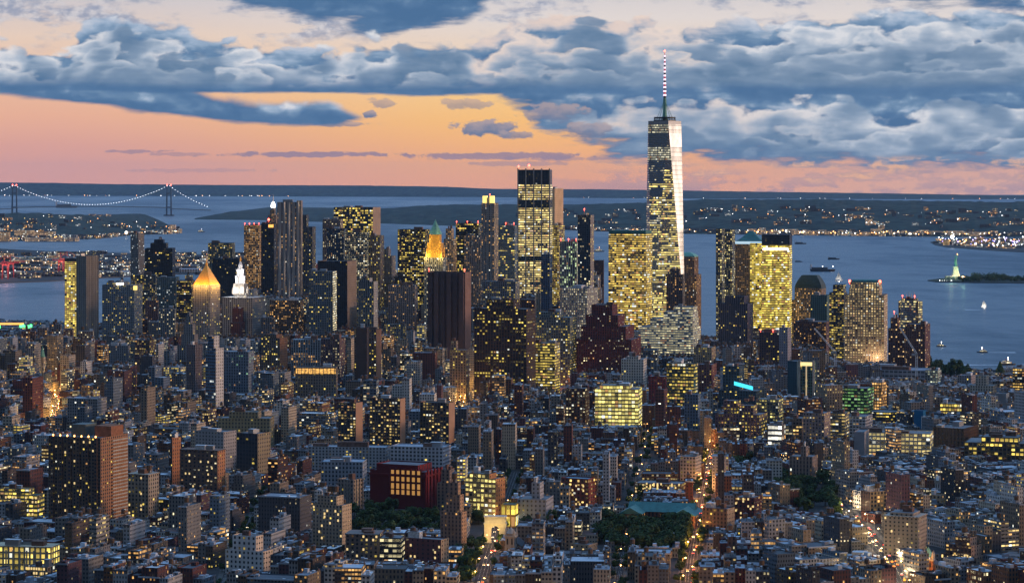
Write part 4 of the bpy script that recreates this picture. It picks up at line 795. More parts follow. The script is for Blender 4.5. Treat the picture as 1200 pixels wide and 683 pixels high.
hero('apartment_house', 'warm lit tan building with a dark left flank above the bright crossing', 'building', 1009, 1020, 1043, 576, 2400, FP(C(10,7,7), .4,.4,.8,.06), side=FP(C(46,33,18), .6,.55,.7,.20,.2,1.,AMB), g=52, fh=3.6, cw=3.8, tanks=1, short='the warm lit tan building')  # warm-lit face and shaded flank painted as two wall colours
hero('apartment_house', 'tall cream brick block with small dark windows in front of the warm lit building', 'building', 1036, 1076, 1081, 606, 2140, FP(C(33,28,23), .38,.42,.9,.045,.1,1.4), g=16, dep=26, fh=3.3, cw=3.9, ledge=1, tiers=[(1042,1074,602)], tanks=2, wins=(11,14,.035,'winglow'), short='the tall cream block')
hero('apartment_house', 'small cream apartment house with two lit corner windows behind the tall cream block', 'building', 1084, 1102, 1108, 580, 2450, FP(C(42,33,22), .55,.45,.8,.07), g=24, fh=3.8, short='the small cream apartment house')
hero('apartment_house', 'dark stepped apartment house with a pink stone turret at the lower right', 'building', 1103, 1142, 1156, 652, 2090, FP(C(9,6.5,6.5), .6,.5,.8,.24,.2,1.4,(1,.62,.18,1)), side=FP(C(44,30,22), .4,.4,.8,.03), g=30, fh=3.4, tiers=[(1108,1150,640),(1120,1146,631)], tanks=2, wins=(12,8,.15,'winglow'), short='the dark stepped apartment house')
hero('industrial_building', 'flat roofed white industrial building at the foot of the bright crossing', 'building', 985, 1026, 1029, 655, 2110, FP(C(40,42,44), .3,.3,.9,.02), g=8, dep=26, fh=4, roofc=(.4,.46,.52), bulk=3, short='the white industrial building')
hero('apartment_house', 'pale long house with a row of bright upper windows at the lower right edge', 'building', 1176, 1206, 1210, 652, 2130, FP(C(46,43,40), .5,.5,.8,.2), g=10, dep=26, fh=4, short='the pale long house')
hero('loft_building', 'stone building with dark blank windows under a bright white water tank', 'building', 925, 952, 956, 535, 2650, FP(C(25,20,18), .4,.6,.6,.1,.1,1.2,AMB), g=12, dep=26, fh=3.8, tiers=[(938,946,524)], short='the stone building with white tank')
hero('apartment_house', 'dark brick block with scattered warm windows below the blazing low office block', 'building', 663, 686, 689, 455, 3150, FP(C(13,6,5), .6,.5,.8,.24,.1,1.4,WRM), g=12, dep=24, short='the dark brick block')
hero('apartment_house', 'pale gridded block with grey windows standing alone over the mid houses', 'building', 797, 815, 819, 535, 2640, FP(C(40,38,36), .6,.45,.8,.03), g=16, dep=22, fh=3.5, short='the pale gridded block')

# ------------------------------------------------------------------ crowns, spires and other special tops
def part(b, name, m, parent, z=0., params=None):
    o = b.build(name, m, parent, params); o.location.z = z; return o
def band_mat(name, c, k):
    m = bpy.data.materials.new(name); m.use_nodes = True; t = m.node_tree; b = t.nodes['Principled BSDF']; n = Nd(t)
    tc = n.new('ShaderNodeTexCoord'); x, y, z = n.sep(E(n, tc.outputs['Object'])); q = n.noise(n.xyz(x*.25, z*.5), 1., 2., .6)
    b.inputs['Base Color'].default_value = (.3,.25,.15,1); b.inputs['Emission Color'].default_value = c
    n.put(b.inputs['Emission Strength'], n.mr(q, .3, .7, k*.25, k)*n.m('GREATER_THAN', n.m('FRACT', x*.2), .18)); m.cycles.emission_sampling = 'NONE'; return m
M['amberband'] = band_mat('amber_lit_band', (1,.50,.10,1), 1.5)
# gold pyramid
h = D['gold']; b = MB(); hw, hd, z0 = h['hw']*.98, h['hd']*.98, h['top']-1
zt = pz(309, 4420)-GZ
b.quad([(-hw,-hd,0),(hw,-hd,0),(hw*.08,-hd*.08,zt-z0-3),(-hw*.08,-hd*.08,zt-z0-3)]); b.quad([(hw,-hd,0),(hw,hd,0),(hw*.08,hd*.08,zt-z0-3),(hw*.08,-hd*.08,zt-z0-3)])
b.quad([(hw,hd,0),(-hw,hd,0),(-hw*.08,hd*.08,zt-z0-3),(hw*.08,hd*.08,zt-z0-3)]); b.quad([(-hw,hd,0),(-hw,-hd,0),(-hw*.08,-hd*.08,zt-z0-3),(-hw*.08,hd*.08,zt-z0-3)])
part(b, 'pyramid_roof', M['gold'], h['root'], z0+.4)
b = MB(); b.box(-hw*.09, hw*.09, -hd*.09, hd*.09, 0, 4); b.lathe(0, 0, [(hw*.1, 4), (hw*.05, 7), (0, 13)], 6); part(b, 'lantern', M['gold'], h['root'], zt-3)
for (x, y) in ((-hw*.6,-hd-9),(hw*.5,-hd-9),(hw+9,-hd*.4),(hw+9,hd*.6),(-hw-9,0)):
    lampobj((x, y, z0+2), 3e4, (1,.50,.12), h['root'])
# white lit wedding cake spire of the civic building
h = D['muni']; cx = -h['hw']+h['w']*((285-262)/(312-262)); cy = -h['hd']*.35; k = 4500/F
def zz(y, d): return pz(y, d)-GZ
b = MB()
s0 = zz(345,4500)
b.box(cx-10, cx+10, cy-8, cy+8, s0, zz(333,4500))
part(b, 'spire_base', M['stone'], h['root'])
b = MB(); b.lathe(cx, cy, [(8.6, zz(333,4500)), (8.6, zz(325,4500))], 12); b.lathe(cx, cy, [(9.4, zz(325,4500)), (9.4, zz(324,4500))], 12)
b.lathe(cx, cy, [(6.2, zz(324,4500)), (6.2, zz(317,4500))], 12); b.lathe(cx, cy, [(6.9, zz(317,4500)), (6.9, zz(316,4500))], 12)
b.lathe(cx, cy, [(3.6, zz(316,4500)), (3.4, zz(311,4500)), (1.4, zz(307,4500))], 10)
part(b, 'stepped_spire', M['white'], h['root'])
b = MB(); b.lathe(cx, cy, [(1.2, zz(307,4500)), (1.8, zz(305,4500)), (1.2, zz(303,4500)), (0, zz(300,4500))], 7); part(b, 'gilded_statue', M['gold'], h['root'])
for sx in (-1, 1):
    b = MB(); b.lathe(cx+sx*14, cy, [(2.6, s0-1), (2.6, s0+8), (0, s0+13)], 8); part(b, 'turret', M['stone'], h['root'])
    lampobj((cx+sx*9, cy-14, s0+6), 1.4e4, (1,.93,.85), h['root']); lampobj((cx+sx*9, cy-8, zz(328,4500)), 1e4, (1,.95,.9), h['root'])
    lampobj((cx+sx*8, cy-8, zz(318,4500)), 8e3, (1,.95,.9), h['root'])
# white lantern tower
h = D['pine']; cz = h['top']; b = MB(); b.lathe(0, 0, [(5, cz-1), (4.6, cz+5)], 8); part(b, 'lantern_base', M['stone'], h['root'])
b = MB(); b.lathe(0, 0, [(4.6, cz+5), (5, cz+9), (3.6, cz+15), (1.2, cz+18)], 8); part(b, 'glowing_lantern', M['whiteglow'], h['root'])
b = MB(); b.tube((0,0,cz+18), (0,0,cz+34), .9, 6, .3); part(b, 'spire', M['metal'], h['root'])
beacon(D['dark70']['root'], 0, 0, D['dark70']['top']+3, 2.4)
b = MB(); b.box(2, D['dark70']['hw']-1, -D['dark70']['hd']-1, -D['dark70']['hd']-.05, D['dark70']['top']-8, D['dark70']['top']-2); part(b, 'lit_crown_panel', M['amberglow'], D['dark70']['root'])
# wavy tower: rippled steel bays
h = D['wavy']; n = 5
for i in range(n):
    b = MB(); x = -h['hw'] + h['w']*(i+.5)/n; segs = 26
    rw = h['w']/n*.30
    for s in range(segs):
        z0, z1 = h['top']*s/segs, h['top']*(s+1)/segs
        f = lambda z: 1.3 + 1.1*math.sin(z*.045 + i*1.9)
        a0, a1 = f(z0), f(z1)
        b.quad([(x-rw,-h['hd']-.02,z0),(x,-h['hd']-a0,z0),(x,-h['hd']-a1,z1),(x-rw,-h['hd']-.02,z1)]); b.quad([(x,-h['hd']-a0,z0),(x+rw,-h['hd']-.02,z0),(x+rw,-h['hd']-.02,z1),(x,-h['hd']-a1,z1)])
    part(b, 'rippled_bay', M['metal'], h['root'])
b = MB(); b.box(h['hw']-7, h['hw']+1.2, -h['hd']+.5, h['hd'], 0, h['top']+3); b.build('steel_flank', FAC, h['root'], [FP(C(40,30,22), .3,.4,.8,.12,.1,1.2,AMB)])  # warm western light is put into the flank's wall colour
b = MB(); b.box(-h['hw']+9, h['hw']-16, -4, h['hd']-4, h['top'], h['top']+5); part(b, 'plant_room', M['metal'], h['root'])
# green pointed gold crown
h = D['wool']; z0 = h['top']; d = 4500; k = 1
b = MB(); w1 = h['hw']*.72; b.prism([(-w1,-w1),(w1,-w1),(w1,w1),(-w1,w1)], z0-1, zz(285,d)); b.prism([(-w1*.75,-w1*.75),(w1*.75,-w1*.75),(w1*.75,w1*.75),(-w1*.75,w1*.75)], zz(285,d), zz(275,d))
part(b, 'gilded_crown', M['gold'], h['root'])
b = MB(); b.lathe(0, 0, [(w1*1.0, zz(275,d)), (w1*.62, zz(268,d)), (w1*.25, zz(262,d)), (0, zz(257,d))], 8, rot=math.pi/8); part(b, 'pointed_copper_roof', M['verdigris'], h['root'])
for sx in (-1, 1):
    for sy in (-1, 1):
        b = MB(); b.lathe(sx*w1*1.05, sy*w1*1.05, [(1.6, z0-1), (1.6, z0+12), (0, z0+19)], 6); part(b, 'corner_turret', M['gold'], h['root'])
    for zz_, p in ((z0+3, 2.2e4), (zz(283,d), 9e3), (zz(273,d), 2e3)): lampobj((sx*w1*1.3, -w1-10, zz_), p, (1,.72,.22), h['root'])
# two glowing boxes on the slender tower
h = D['crown30']; z0 = h['top']; w_ = h['hw']
for sx in (-1, 1):
    b = MB(); b.box(sx*w_*.55-3.6, sx*w_*.55+3.6, -h['hd']+1, -h['hd']+8.5, z0-1, z0+13); o = part(b, 'glowing_crown_box', M['yelglow'], h['root'])
b = MB(); b.box(-w_*.35, w_*.35, -h['hd']+3, h['hd']-3, z0-1, z0+10); part(b, 'crown_core', M['stone'], h['root']); beacon(h['root'], 0, 0, z0+12)
for sx in (-1, 0, 1):
    b = MB(); b.box(sx*w_*.62-1.2, sx*w_*.62+1.2, -h['hd']-1.4, -h['hd']-.02, 0, z0); b.build('pier', FAC, h['root'], [FP(C(34,34,35), lit=0)])
# dark crown with masts on the tallest yellow tower
h = D['wtc3']; z0 = h['top']; zt = zz(199, 4750)
b = MB(); b.box(-h['hw']+.4, h['hw']-.4, -h['hd']+.4, h['hd']-.4, z0-1, zt); b.build('dark_crown', FAC, h['root'], [FP(C(5,7,11), .8,.8,.7,.02,.1,1.)])
for i in range(5):
    x = -h['hw'] + h['w']*i/4; b = MB(); b.box(x-1.1, x+1.1, -h['hd']-1.5, -h['hd']-.02, 0, zt+2.5); part(b, 'corner_mast', M['metal'], h['root'])
beacon(h['root'], -h['hw']*.3, -h['hd'], zt+3, 2.2); beacon(h['root'], -h['hw']+1, -h['hd'], zt+2, 1.6)
for x0_, x1_, y0_, y1_ in ((608,644,235,244),(608,646,300,306)):
    b = MB(); b.box(-h['hw']-.3, h['hw']+.3, -h['hd']-.35, h['hd']+.3, zz(y1_,4750), zz(y0_,4750)); b.build('dark_plant_floor', FAC, h['root'], [FP(C(5,7,9), .9,.4,.8,.06,.3,1.,YEL,.8)])
# teal strip of the broad yellow tower
h = D['wtc7']; b = MB(); b.box(-h['hw']+.5, h['hw']-.5, -h['hd']+.5, h['hd']-.5, h['top']-1, h['top']+5.5); part(b, 'teal_parapet', M['teal'], h['root'])
# green mansard on the red brown tower, foreseen pyramid roof, hipped cap
def frustum(root, hw, hd, z0, z1, f, m, name='hipped_roof', ox=0, oy=0, steps=1, ex=1.):
    b = MB(); pr = None
    for s in range(steps):
        a0 = 1-(1-f)*(s/steps)**ex; a1 = 1-(1-f)*((s+1)/steps)**ex
        q0 = [(ox-hw*a0,oy-hd*a0),(ox+hw*a0,oy-hd*a0),(ox+hw*a0,oy+hd*a0),(ox-hw*a0,oy+hd*a0)]; q1 = [(ox-hw*a1,oy-hd*a1),(ox+hw*a1,oy-hd*a1),(ox+hw*a1,oy+hd*a1),(ox-hw*a1,oy+hd*a1)]
        for i in range(4):
            j = (i+1) % 4; Z0 = z0+(z1-z0)*s/steps; Z1 = z0+(z1-z0)*(s+1)/steps
            b.quad([(*q0[i],Z0),(*q0[j],Z0),(*q1[j],Z1),(*q1[i],Z1)])
        last = q1
    b.cap(last, z1); o = b.build(name, m, root); return o
for r in [o for o in col.objects if o.get('label', '').startswith('dim red brown tower')]:
    frustum(r, 18, 16, pz(301,4750)-GZ-1, pz(296,4750)-GZ, .35, M['verdigris'], 'rounded_green_roof', 1, 0, 4, 2.)
h = D['wfc_b']
frustum(h['root'], 27, 24, zz(283,5000), zz(271,5000), .12, M['teal'], 'teal_pyramid_roof', h['hw']*.9, 0, 3, .8)
b = MB(); b.box(h['hw']*.9-29, h['hw']*.9+29, -h['hd']+1, h['hd']-1, zz(286,5000)-.5, zz(283,5000)); part(b, 'lit_cornice', mat('cool_lit_cornice', (.6,.7,.75), .5, emit=(.6,.85,1), est=.7), h['root'])
h = D['goldman']; b = MB(); b.box(-h['hw']-.4, h['hw']+.4, -h['hd']-.4, h['hd']+.4, zz(287,4880), zz(276,4880)+1.5); b.build('dark_cap', FAC, h['root'], [FP(C(5,6,9), .9,.35,.8,.02,.2,1.)])
b = MB(); b.box(-h['hw']+2, h['hw']-2, -h['hd']-.7, -h['hd']-.42, zz(293,4880), zz(291,4880)); part(b, 'white_light_strip', M['whiteglow'], h['root'])
M['darkteal'] = mat('dark_green_roof', (.02,.045,.045), .7, var=.2)
h = D['dome948']; frustum(h['root'], h['hw']*.86, h['hd']*.86, h['top']-1, zz(323,4900), .55, M['darkteal'], 'hipped_cap', 0, 0, 3, 1.6)
b = MB(); b.box(-h['hw']*.6, h['hw']*.6, -h['hd']*.8-1.5, -h['hd']*.8-1.2, h['top']-7, h['top']-4); part(b, 'lit_strip', mat('warm_lit_strip', (.7,.6,.4), .5, emit=(1,.75,.4), est=1.3), h['root'])
h = D['beigebig']; frustum(h['root'], h['hw']*.78, h['hd']*.78, h['top']-1, h['top']+3.5, .9, M['teal'], 'green_roof')
for sx in (-1, 1): beacon(h['root'], sx*h['hw']*.76, -h['hd']*.7, h['top']-4, 2.6)
lampobj((h['hw']*.6, -h['hd']-14, 14), 3e4, (1,.72,.45), h['root'])
h = D['redbuild']
b = MB(); b.lathe(h['hw']*.2, -h['hd']*.2, [(h['hw']*.55, h['top']*.45), (h['hw']*.55, h['top']-2)], 14); b.build('curved_glass_bay', FAC, h['root'], [FP(C(10,12,14), lit=0)])
b = MB()
n = 16; rr = h['hw']*.9
for i in range(n):
    a0, a1 = math.pi*1.0 + math.pi*1.2*i/n, math.pi*1.0 + math.pi*1.2*(i+1)/n
    b.wall((rr*math.cos(a0), -h['hd']*.3+rr*.7*math.sin(a0)), (rr*math.cos(a1), -h['hd']*.3+rr*.7*math.sin(a1)), h['top']*.4, h['top']-3, cw=4, fh=4)
b.build('curved_glass_front', FAC, h['root'], [FP(C(12,14,17), .9,.5,.9,.5,.4,1.5,(1,.78,.3,1),.9)])
for i in range(4):
    b = MB(); b.tube((-8+i*5, 0, h['top']-1), (-8+i*5, 0, h['top']+7+3*(i % 2)), .5, 4); part(b, 'roof_mast', M['metal'], h['root'])
h = D['frame']; b = MB()
for sx in (-1, 1):
    b2 = MB(); b2.box(sx*h['hw']-1.2, sx*h['hw']+1.2, -h['hd']-1.2, -h['hd']+1.2, 0, h['top']+2); b2.build('corner_post', M['stone'], h['root'])
b.box(-h['hw']+1.3, h['hw']-1.3, -h['hd']-.6, -h['hd']-.02, h['top']-5.5, h['top']-.5); part(b, 'lit_top_beam', mat('lit_top_beam', (.7,.6,.3), .5, emit=(1,.72,.3), est=1.2), h['root'])
b = MB(); b.box(-.8, .8, -h['hd']-.8, -h['hd']-.02, 0, h['top']-5.6); part(b, 'lit_mullion', mat('lit_mullion', (.6,.5,.35), .5, emit=(1,.7,.35), est=.5), h['root'])
h = D['neon']; zn = pz(458,3420)-GZ; b = MB(); x0 = -h['hw']+h['w']*.42
b.quad([(x0,-h['hd']-.8,zn+7),(x0+h['w']*.5,-h['hd']-.8,zn+1),(x0+h['w']*.5,-h['hd']-.8,zn+6),(x0,-h['hd']-.8,zn+12)])
b.quad([(x0,-h['hd']-.3,zn+12),(x0+h['w']*.5,-h['hd']-.3,zn+6),(x0+h['w']*.5,-h['hd']-.8,zn+6),(x0,-h['hd']-.8,zn+12)])
part(b, 'cyan_neon_bar', M['blueglow'], h['root'])
b = MB()
for i in range(6): b.tube((x0+1+i*h['w']*.09,-h['hd']+.2,zn-1), (x0+1+i*h['w']*.09,-h['hd']-.1,zn+8-i), .25, 4)
part(b, 'sign_frame', M['darkmetal'], h['root'])
h = D['amber']; b = MB(); b.box(-h['hw']+1, h['hw']-1, -h['hd']-.5, -h['hd']-.02, h['top']-9, h['top']-2); part(b, 'amber_window_band', M['amberband'], h['root'])
h = D['court_l']; b = MB(); b.box(-h['hw']*.1, h['hw']*.35, -h['hd']-.9, -h['hd']-.3, h['top']-4, h['top']-1); part(b, 'white_rooftop_sign', M['whiteglow'], h['root'])
b = MB(); b.box(h['hw']-1, h['hw']+4, -h['hd']-1, -h['hd']+5, h['top']-13, h['top']-6); part(b, 'yellow_beacon_box', M['yelglow'], h['root'])
h = D['slab_yel']; b = MB(); b.box(-h['hw']-.2, h['hw']+.2, -h['hd']-.2, h['hd']+.2, h['top']-6, h['top']+.4); part(b, 'dark_cap', M['darkmetal'], h['root'])
h = D['longlines']
for i in range(6):
    x = -h['hw']+h['w']*(i+.5)/6; b = MB(); b.box(x-3.4, x+3.4, -h['hd']-3.5, -h['hd']-.02, 0, h['top']-1.5); b.build('vent_shaft' if i % 2 else 'rib', FAC, h['root'], [FP(C(12,8.5,8.5) if i % 2 else C(8,6,6.5), 0,0,1,0)])
# twin balconies of the big brown slab: recessed bays and slabs
h = D['brownnear']
for i in range(6):
    x = -h['hw']+h['w']*(i+.5)/6
    b = MB(); b.box(x-1.6, x+1.6, -h['hd']-1.6, -h['hd']-.02, 0, h['top']-.5); b.build('brick_bay', FAC, h['root'], [FP(C(14,9,7), .55,.45,.9,.10,.1,1.4)])
for r in range(int(h['top']/3.)):
    b = MB(); b.box(h['hw']+.02, h['hw']+1.5, -h['hd']*.2, h['hd']*.9, r*3.+.9, r*3.+1.2); b.box(h['hw']+1.4, h['hw']+1.52, -h['hd']*.2, h['hd']*.9, r*3.+1.25, r*3.+2.1)
    part(b, 'balcony', M['stone'], h['root'])
b = MB(); b.box(-h['hw']*.5, h['hw']*.05, -h['hd']*.3, h['hd']*.5, h['top']-1, zz(496,2270)); part(b, 'green_penthouse', mat('dull_green_cladding', (.07,.10,.10), .7, var=.2), h['root'])
b = MB(); b.box(h['hw']*.35, h['hw']*.98, -h['hd']*.2, h['hd']*.7, h['top']-1, zz(497,2270)); part(b, 'orange_brick_bulkhead', mat('orange_brick', (.26,.12,.07), .9, var=.25), h['root'])
for i in range(7):
    b = MB(); b.lathe(-h['hw']+4+i*h['w']/7.4, -h['hd']+1.5, [(.5, h['top']-1), (.7, h['top']+1), (0, h['top']+1.6)], 6); part(b, 'roof_lamp', M['lampglow'], h['root'])
# red library: red piers, a cornice and tall amber windows
h = D['library']
for r in range(2):
    for i in range(6):
        x = -h['hw'] + h['w']*(.36+.56*(i+.5)/6); z = h['top']*(.33+.30*r)
        b = MB(); b.box(x-1.5, x+1.5, -h['hd']-.22, -h['hd']-.02, z, z+h['top']*.10); b.box(x-1.5, x+1.5, -h['hd']-.22, -h['hd']-.02, z+h['top']*.13, z+h['top']*.25)
        part(b, 'amber_window', M['amberwin'] if 'amberwin' in M else M.setdefault('amberwin', mat('amber_window_light', (.5,.35,.15), .5, emit=(1,.46,.10), est=.42, )), h['root'])
for i in range(7):
    x = -h['hw'] + h['w']*(.36+.56*i/6); b = MB(); b.box(x-.6, x+.6, -h['hd']-1.1, -h['hd']-.02, h['top']*.3, h['top']*.93); b.build('red_pier', FAC, h['root'], [FP(C(11,1.8,2), 0,0,1,0)])
for i in range(5):
    y = -h['hd']+h['d']*(i+.5)/5; b = MB(); b.box(h['hw']+.02, h['hw']+1.2, y-1.5, y+1.5, 0, h['top']-4); b.build('red_side_pier', FAC, h['root'], [FP(C(19,2.2,2.6), 0,0,1,0)])
b = MB(); b.box(-h['hw']-1, h['hw']+1, -h['hd']-1, h['hd']+1, h['top']-10.5, h['top']-8.7); b.build('red_cornice', FAC, h['root'], [FP(C(15,2.2,2.4), 0,0,1,0)])
# teal gables of the college hall
h = D['teal']; b = MB()
def gable(b, x0, x1, y0, y1, z0, zr, alongx=True):
    if alongx:
        ym = (y0+y1)/2
        b.quad([(x0,y0,z0),(x1,y0,z0),(x1,ym,zr),(x0,ym,zr)]); b.quad([(x1,y1,z0),(x0,y1,z0),(x0,ym,zr),(x1,ym,zr)])
        b.quad([(x0,y1,z0),(x0,y0,z0),(x0,ym,zr)]); b.quad([(x1,y0,z0),(x1,y1,z0),(x1,ym,zr)])
    else:
        xm = (x0+x1)/2
        b.quad([(x0,y1,z0),(x0,y0,z0),(xm,y0,zr),(xm,y1,zr)]); b.quad([(x1,y0,z0),(x1,y1,z0),(xm,y1,zr),(xm,y0,zr)])
        b.quad([(x0,y0,z0),(x1,y0,z0),(xm,y0,zr)]); b.quad([(x1,y1,z0),(x0,y1,z0),(xm,y1,zr)])
gable(b, -h['hw']-1, h['hw']+1, -h['hd']-1, h['hd']*.5, h['top']-.5, h['top']+7)
part(b, 'teal_gable_roof', M['teal'], h['root'])
for sx in (-1, 1):
    b = MB(); x = sx*h['hw']*.82; gable(b, x-11, x+11, -h['hd']-20, h['hd']*.5, h['top']-.8, h['top']+5, False); part(b, 'teal_wing_roof', M['teal'], h['root'])
    b = MB(); b.box(x-10, x+10, -h['hd']-19, -h['hd']-.01, 0, h['top']-.9, cap=False); b.build('wing', FAC, h['root'], [FP(C(14,7,5), .4,.6,.8,.3,.1,1.5,AMB)])
h = D['arcade']
for i in range(9):
    x = -h['hw']+h['w']*(i)/8.5; b = MB(); b.box(x-.55, x+.55, -h['hd']-.9, -h['hd']-.02, 0, h['top']-3); part(b, 'stone_pilaster', M['stone'], h['root'])

# ------------------------------------------------------------------ the mirrored spire tower
def spire_tower():
    Y = 4607.; ox, oy = px(779, Y), Y
    root = empty('spire_skyscraper', (ox, oy, GZ), R(9) - math.atan(ox/oy)*0)
    tag(root, 'tallest tower, mirrored and faceted with one blazing white triangular face and a red white mast', 'tower')
    zb, zt = 55., 411.; n = 44
    Cb = [Vector((30.5*a, 30.5*c)) for a, c in ((-1,-1),(1,-1),(1,1),(-1,1))]
    Tt = [Vector((0,-30.5)), Vector((30.5,0)), Vector((0,30.5)), Vector((-30.5,0))]
    dark = FP(C(14,19,27), .96,.5,.9,.30,.8,1.1,(1,.85,.5,1),.9); lit = FP(C(12,16,22), .96,.58,.9,.66,.8,1.7,(1,.76,.20,1),.9)
    litw = FP(C(10,13,15), .9,.66,.9,.85,.2,.75,(1,.92,.6,1),.9); base = FP(C(9,12,15), .9,.55,.9,.5,.5,1.3,YEL,.9)
    P = [dark, lit, litw, base, FP(C(16,19,24), .96,.5,.9,.04,.2,1.,WRM,.9)]
    wl = MB(); mr_ = MB(); ml = MB()
    q = [(v.x, v.y) for v in Cb]; wl.ring(q, 0, zb, 3, cw=3.2, fh=4)
    def lv(t):
        o = []
        for i in range(4):
            o.append(Cb[i].lerp(Tt[(i+3) % 4], t)); o.append(Cb[i].lerp(Tt[i], t))
        return o
    for k in range(n):
        t0, t1 = k/n, (k+1)/n; z0, z1 = zb+(zt-zb)*t0, zb+(zt-zb)*t1
        o0, o1 = lv(t0), lv(t1)
        yy = YH + (H-z0-GZ)*F/Y
        for i in range(8):
            j = (i+1) % 8; pa = 1
            if yy < 146: pa = 0
            elif yy < 160: pa = 2
            elif yy < 176: pa = 4
            elif yy < 190: pa = 2
            elif yy < 200: pa = 0
            if (o0[i]-o0[j]).length < .01: bot = [(*o0[i], z0)]
            else: bot = [(*o0[i], z0), (*o0[j], z0)]
            pts = bot + [(*o1[j], z1), (*o1[i], z1)]
            L = (o1[i]-o1[j]).length; nn = L/3.0
            if i == 2: # facet over the right front corner
                if 160 <= yy < 176 or 100 < yy < 146 and k > n-2: (ml if 160 <= yy < 176 else mr_).quad(pts)
                else: mr_.quad(pts)
            else:
                s = (nn - (o0[i]-o0[j]).length/3.0)/2
                uv = ([(nn/2+300, k*2)] if len(bot) == 1 else [(s+300+i*40, k*2), (nn-s+300+i*40, k*2)]) + [(nn+300+i*40, k*2+2), (300+i*40, k*2+2)]
                if i in (0, 7, 6): pa = {1: 0}.get(pa, pa) if i != 0 else (1 if yy > 205 and rng.random() < .5 else {1: 0}.get(pa, pa))
                wl.quad(pts, uv, pa)
    wl.build('curtain_wall', FAC, root, P)
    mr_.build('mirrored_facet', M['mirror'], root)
    ml.build('clouded_facet_band', mat('clouded_mirror_glass', (.55,.57,.6), .3, 1., var=.2, scale=.05), root)
    b = MB(); qt = [(v.x*.99, v.y*.99) for v in Tt]; b.prism(qt, zt, 417); b.build('parapet', M['metal'], root)
    b = MB(); b.lathe(0, 0, [(20, 417.), (20, 419.)], 20); b.lathe(0, 0, [(19, 421.5), (19, 424.)], 20)
    for i in range(16):
        a = i*math.pi/8; b.tube((19*math.cos(a), 19*math.sin(a), 417), (19*math.cos(a+.2), 19*math.sin(a+.2), 424), .5, 4)
    b.build('antenna_ring', M['darkmetal'], root)
    b = MB()
    for i in range(6):
        a = i*math.pi/3; b.tube((15*math.cos(a), 15*math.sin(a), 420), (1.5*math.cos(a), 1.5*math.sin(a), 452), .45, 4)
    b.build('stay_cables', M['verdigris'], root)
    b = MB(); b.tube((0,0,417), (0,0,458), 4.2, 8, 2.9); b.build('mast_base', M['verdigris'], root)
    z = 458.; i = 0
    while z < 534:
        hh = 7.; b = MB(); r = 2.5 - 1.5*(z-458)/80
        b.tube((0,0,z), (0,0,z+hh*.55), r, 8); b.build('mast_section', M['redmast'] if i % 2 else M['darkmetal'], root)
        b = MB(); b.tube((0,0,z+hh*.55), (0,0,z+hh), r*1.15, 8); b.build('mast_light', M['pinkglow'], root); z += hh; i += 1
    b = MB(); b.tube((0,0,z), (0,0,541), .7, 6, .3); b.build('mast_tip', M['redmast'], root); beacon(root, 0, 0, 538, 1.8)
    FOOT.append((ox, oy, R(9), 34, 34)); LAND.append(('the mirrored spire tower', 779, 62, Y, 62, 42))
M['redmast'] = mat('glowing_red_mast_paint', (.5,.08,.10), .5, emit=(1,.15,.25), est=.25)  # red sections given a faint glow of their own in the material
spire_tower()

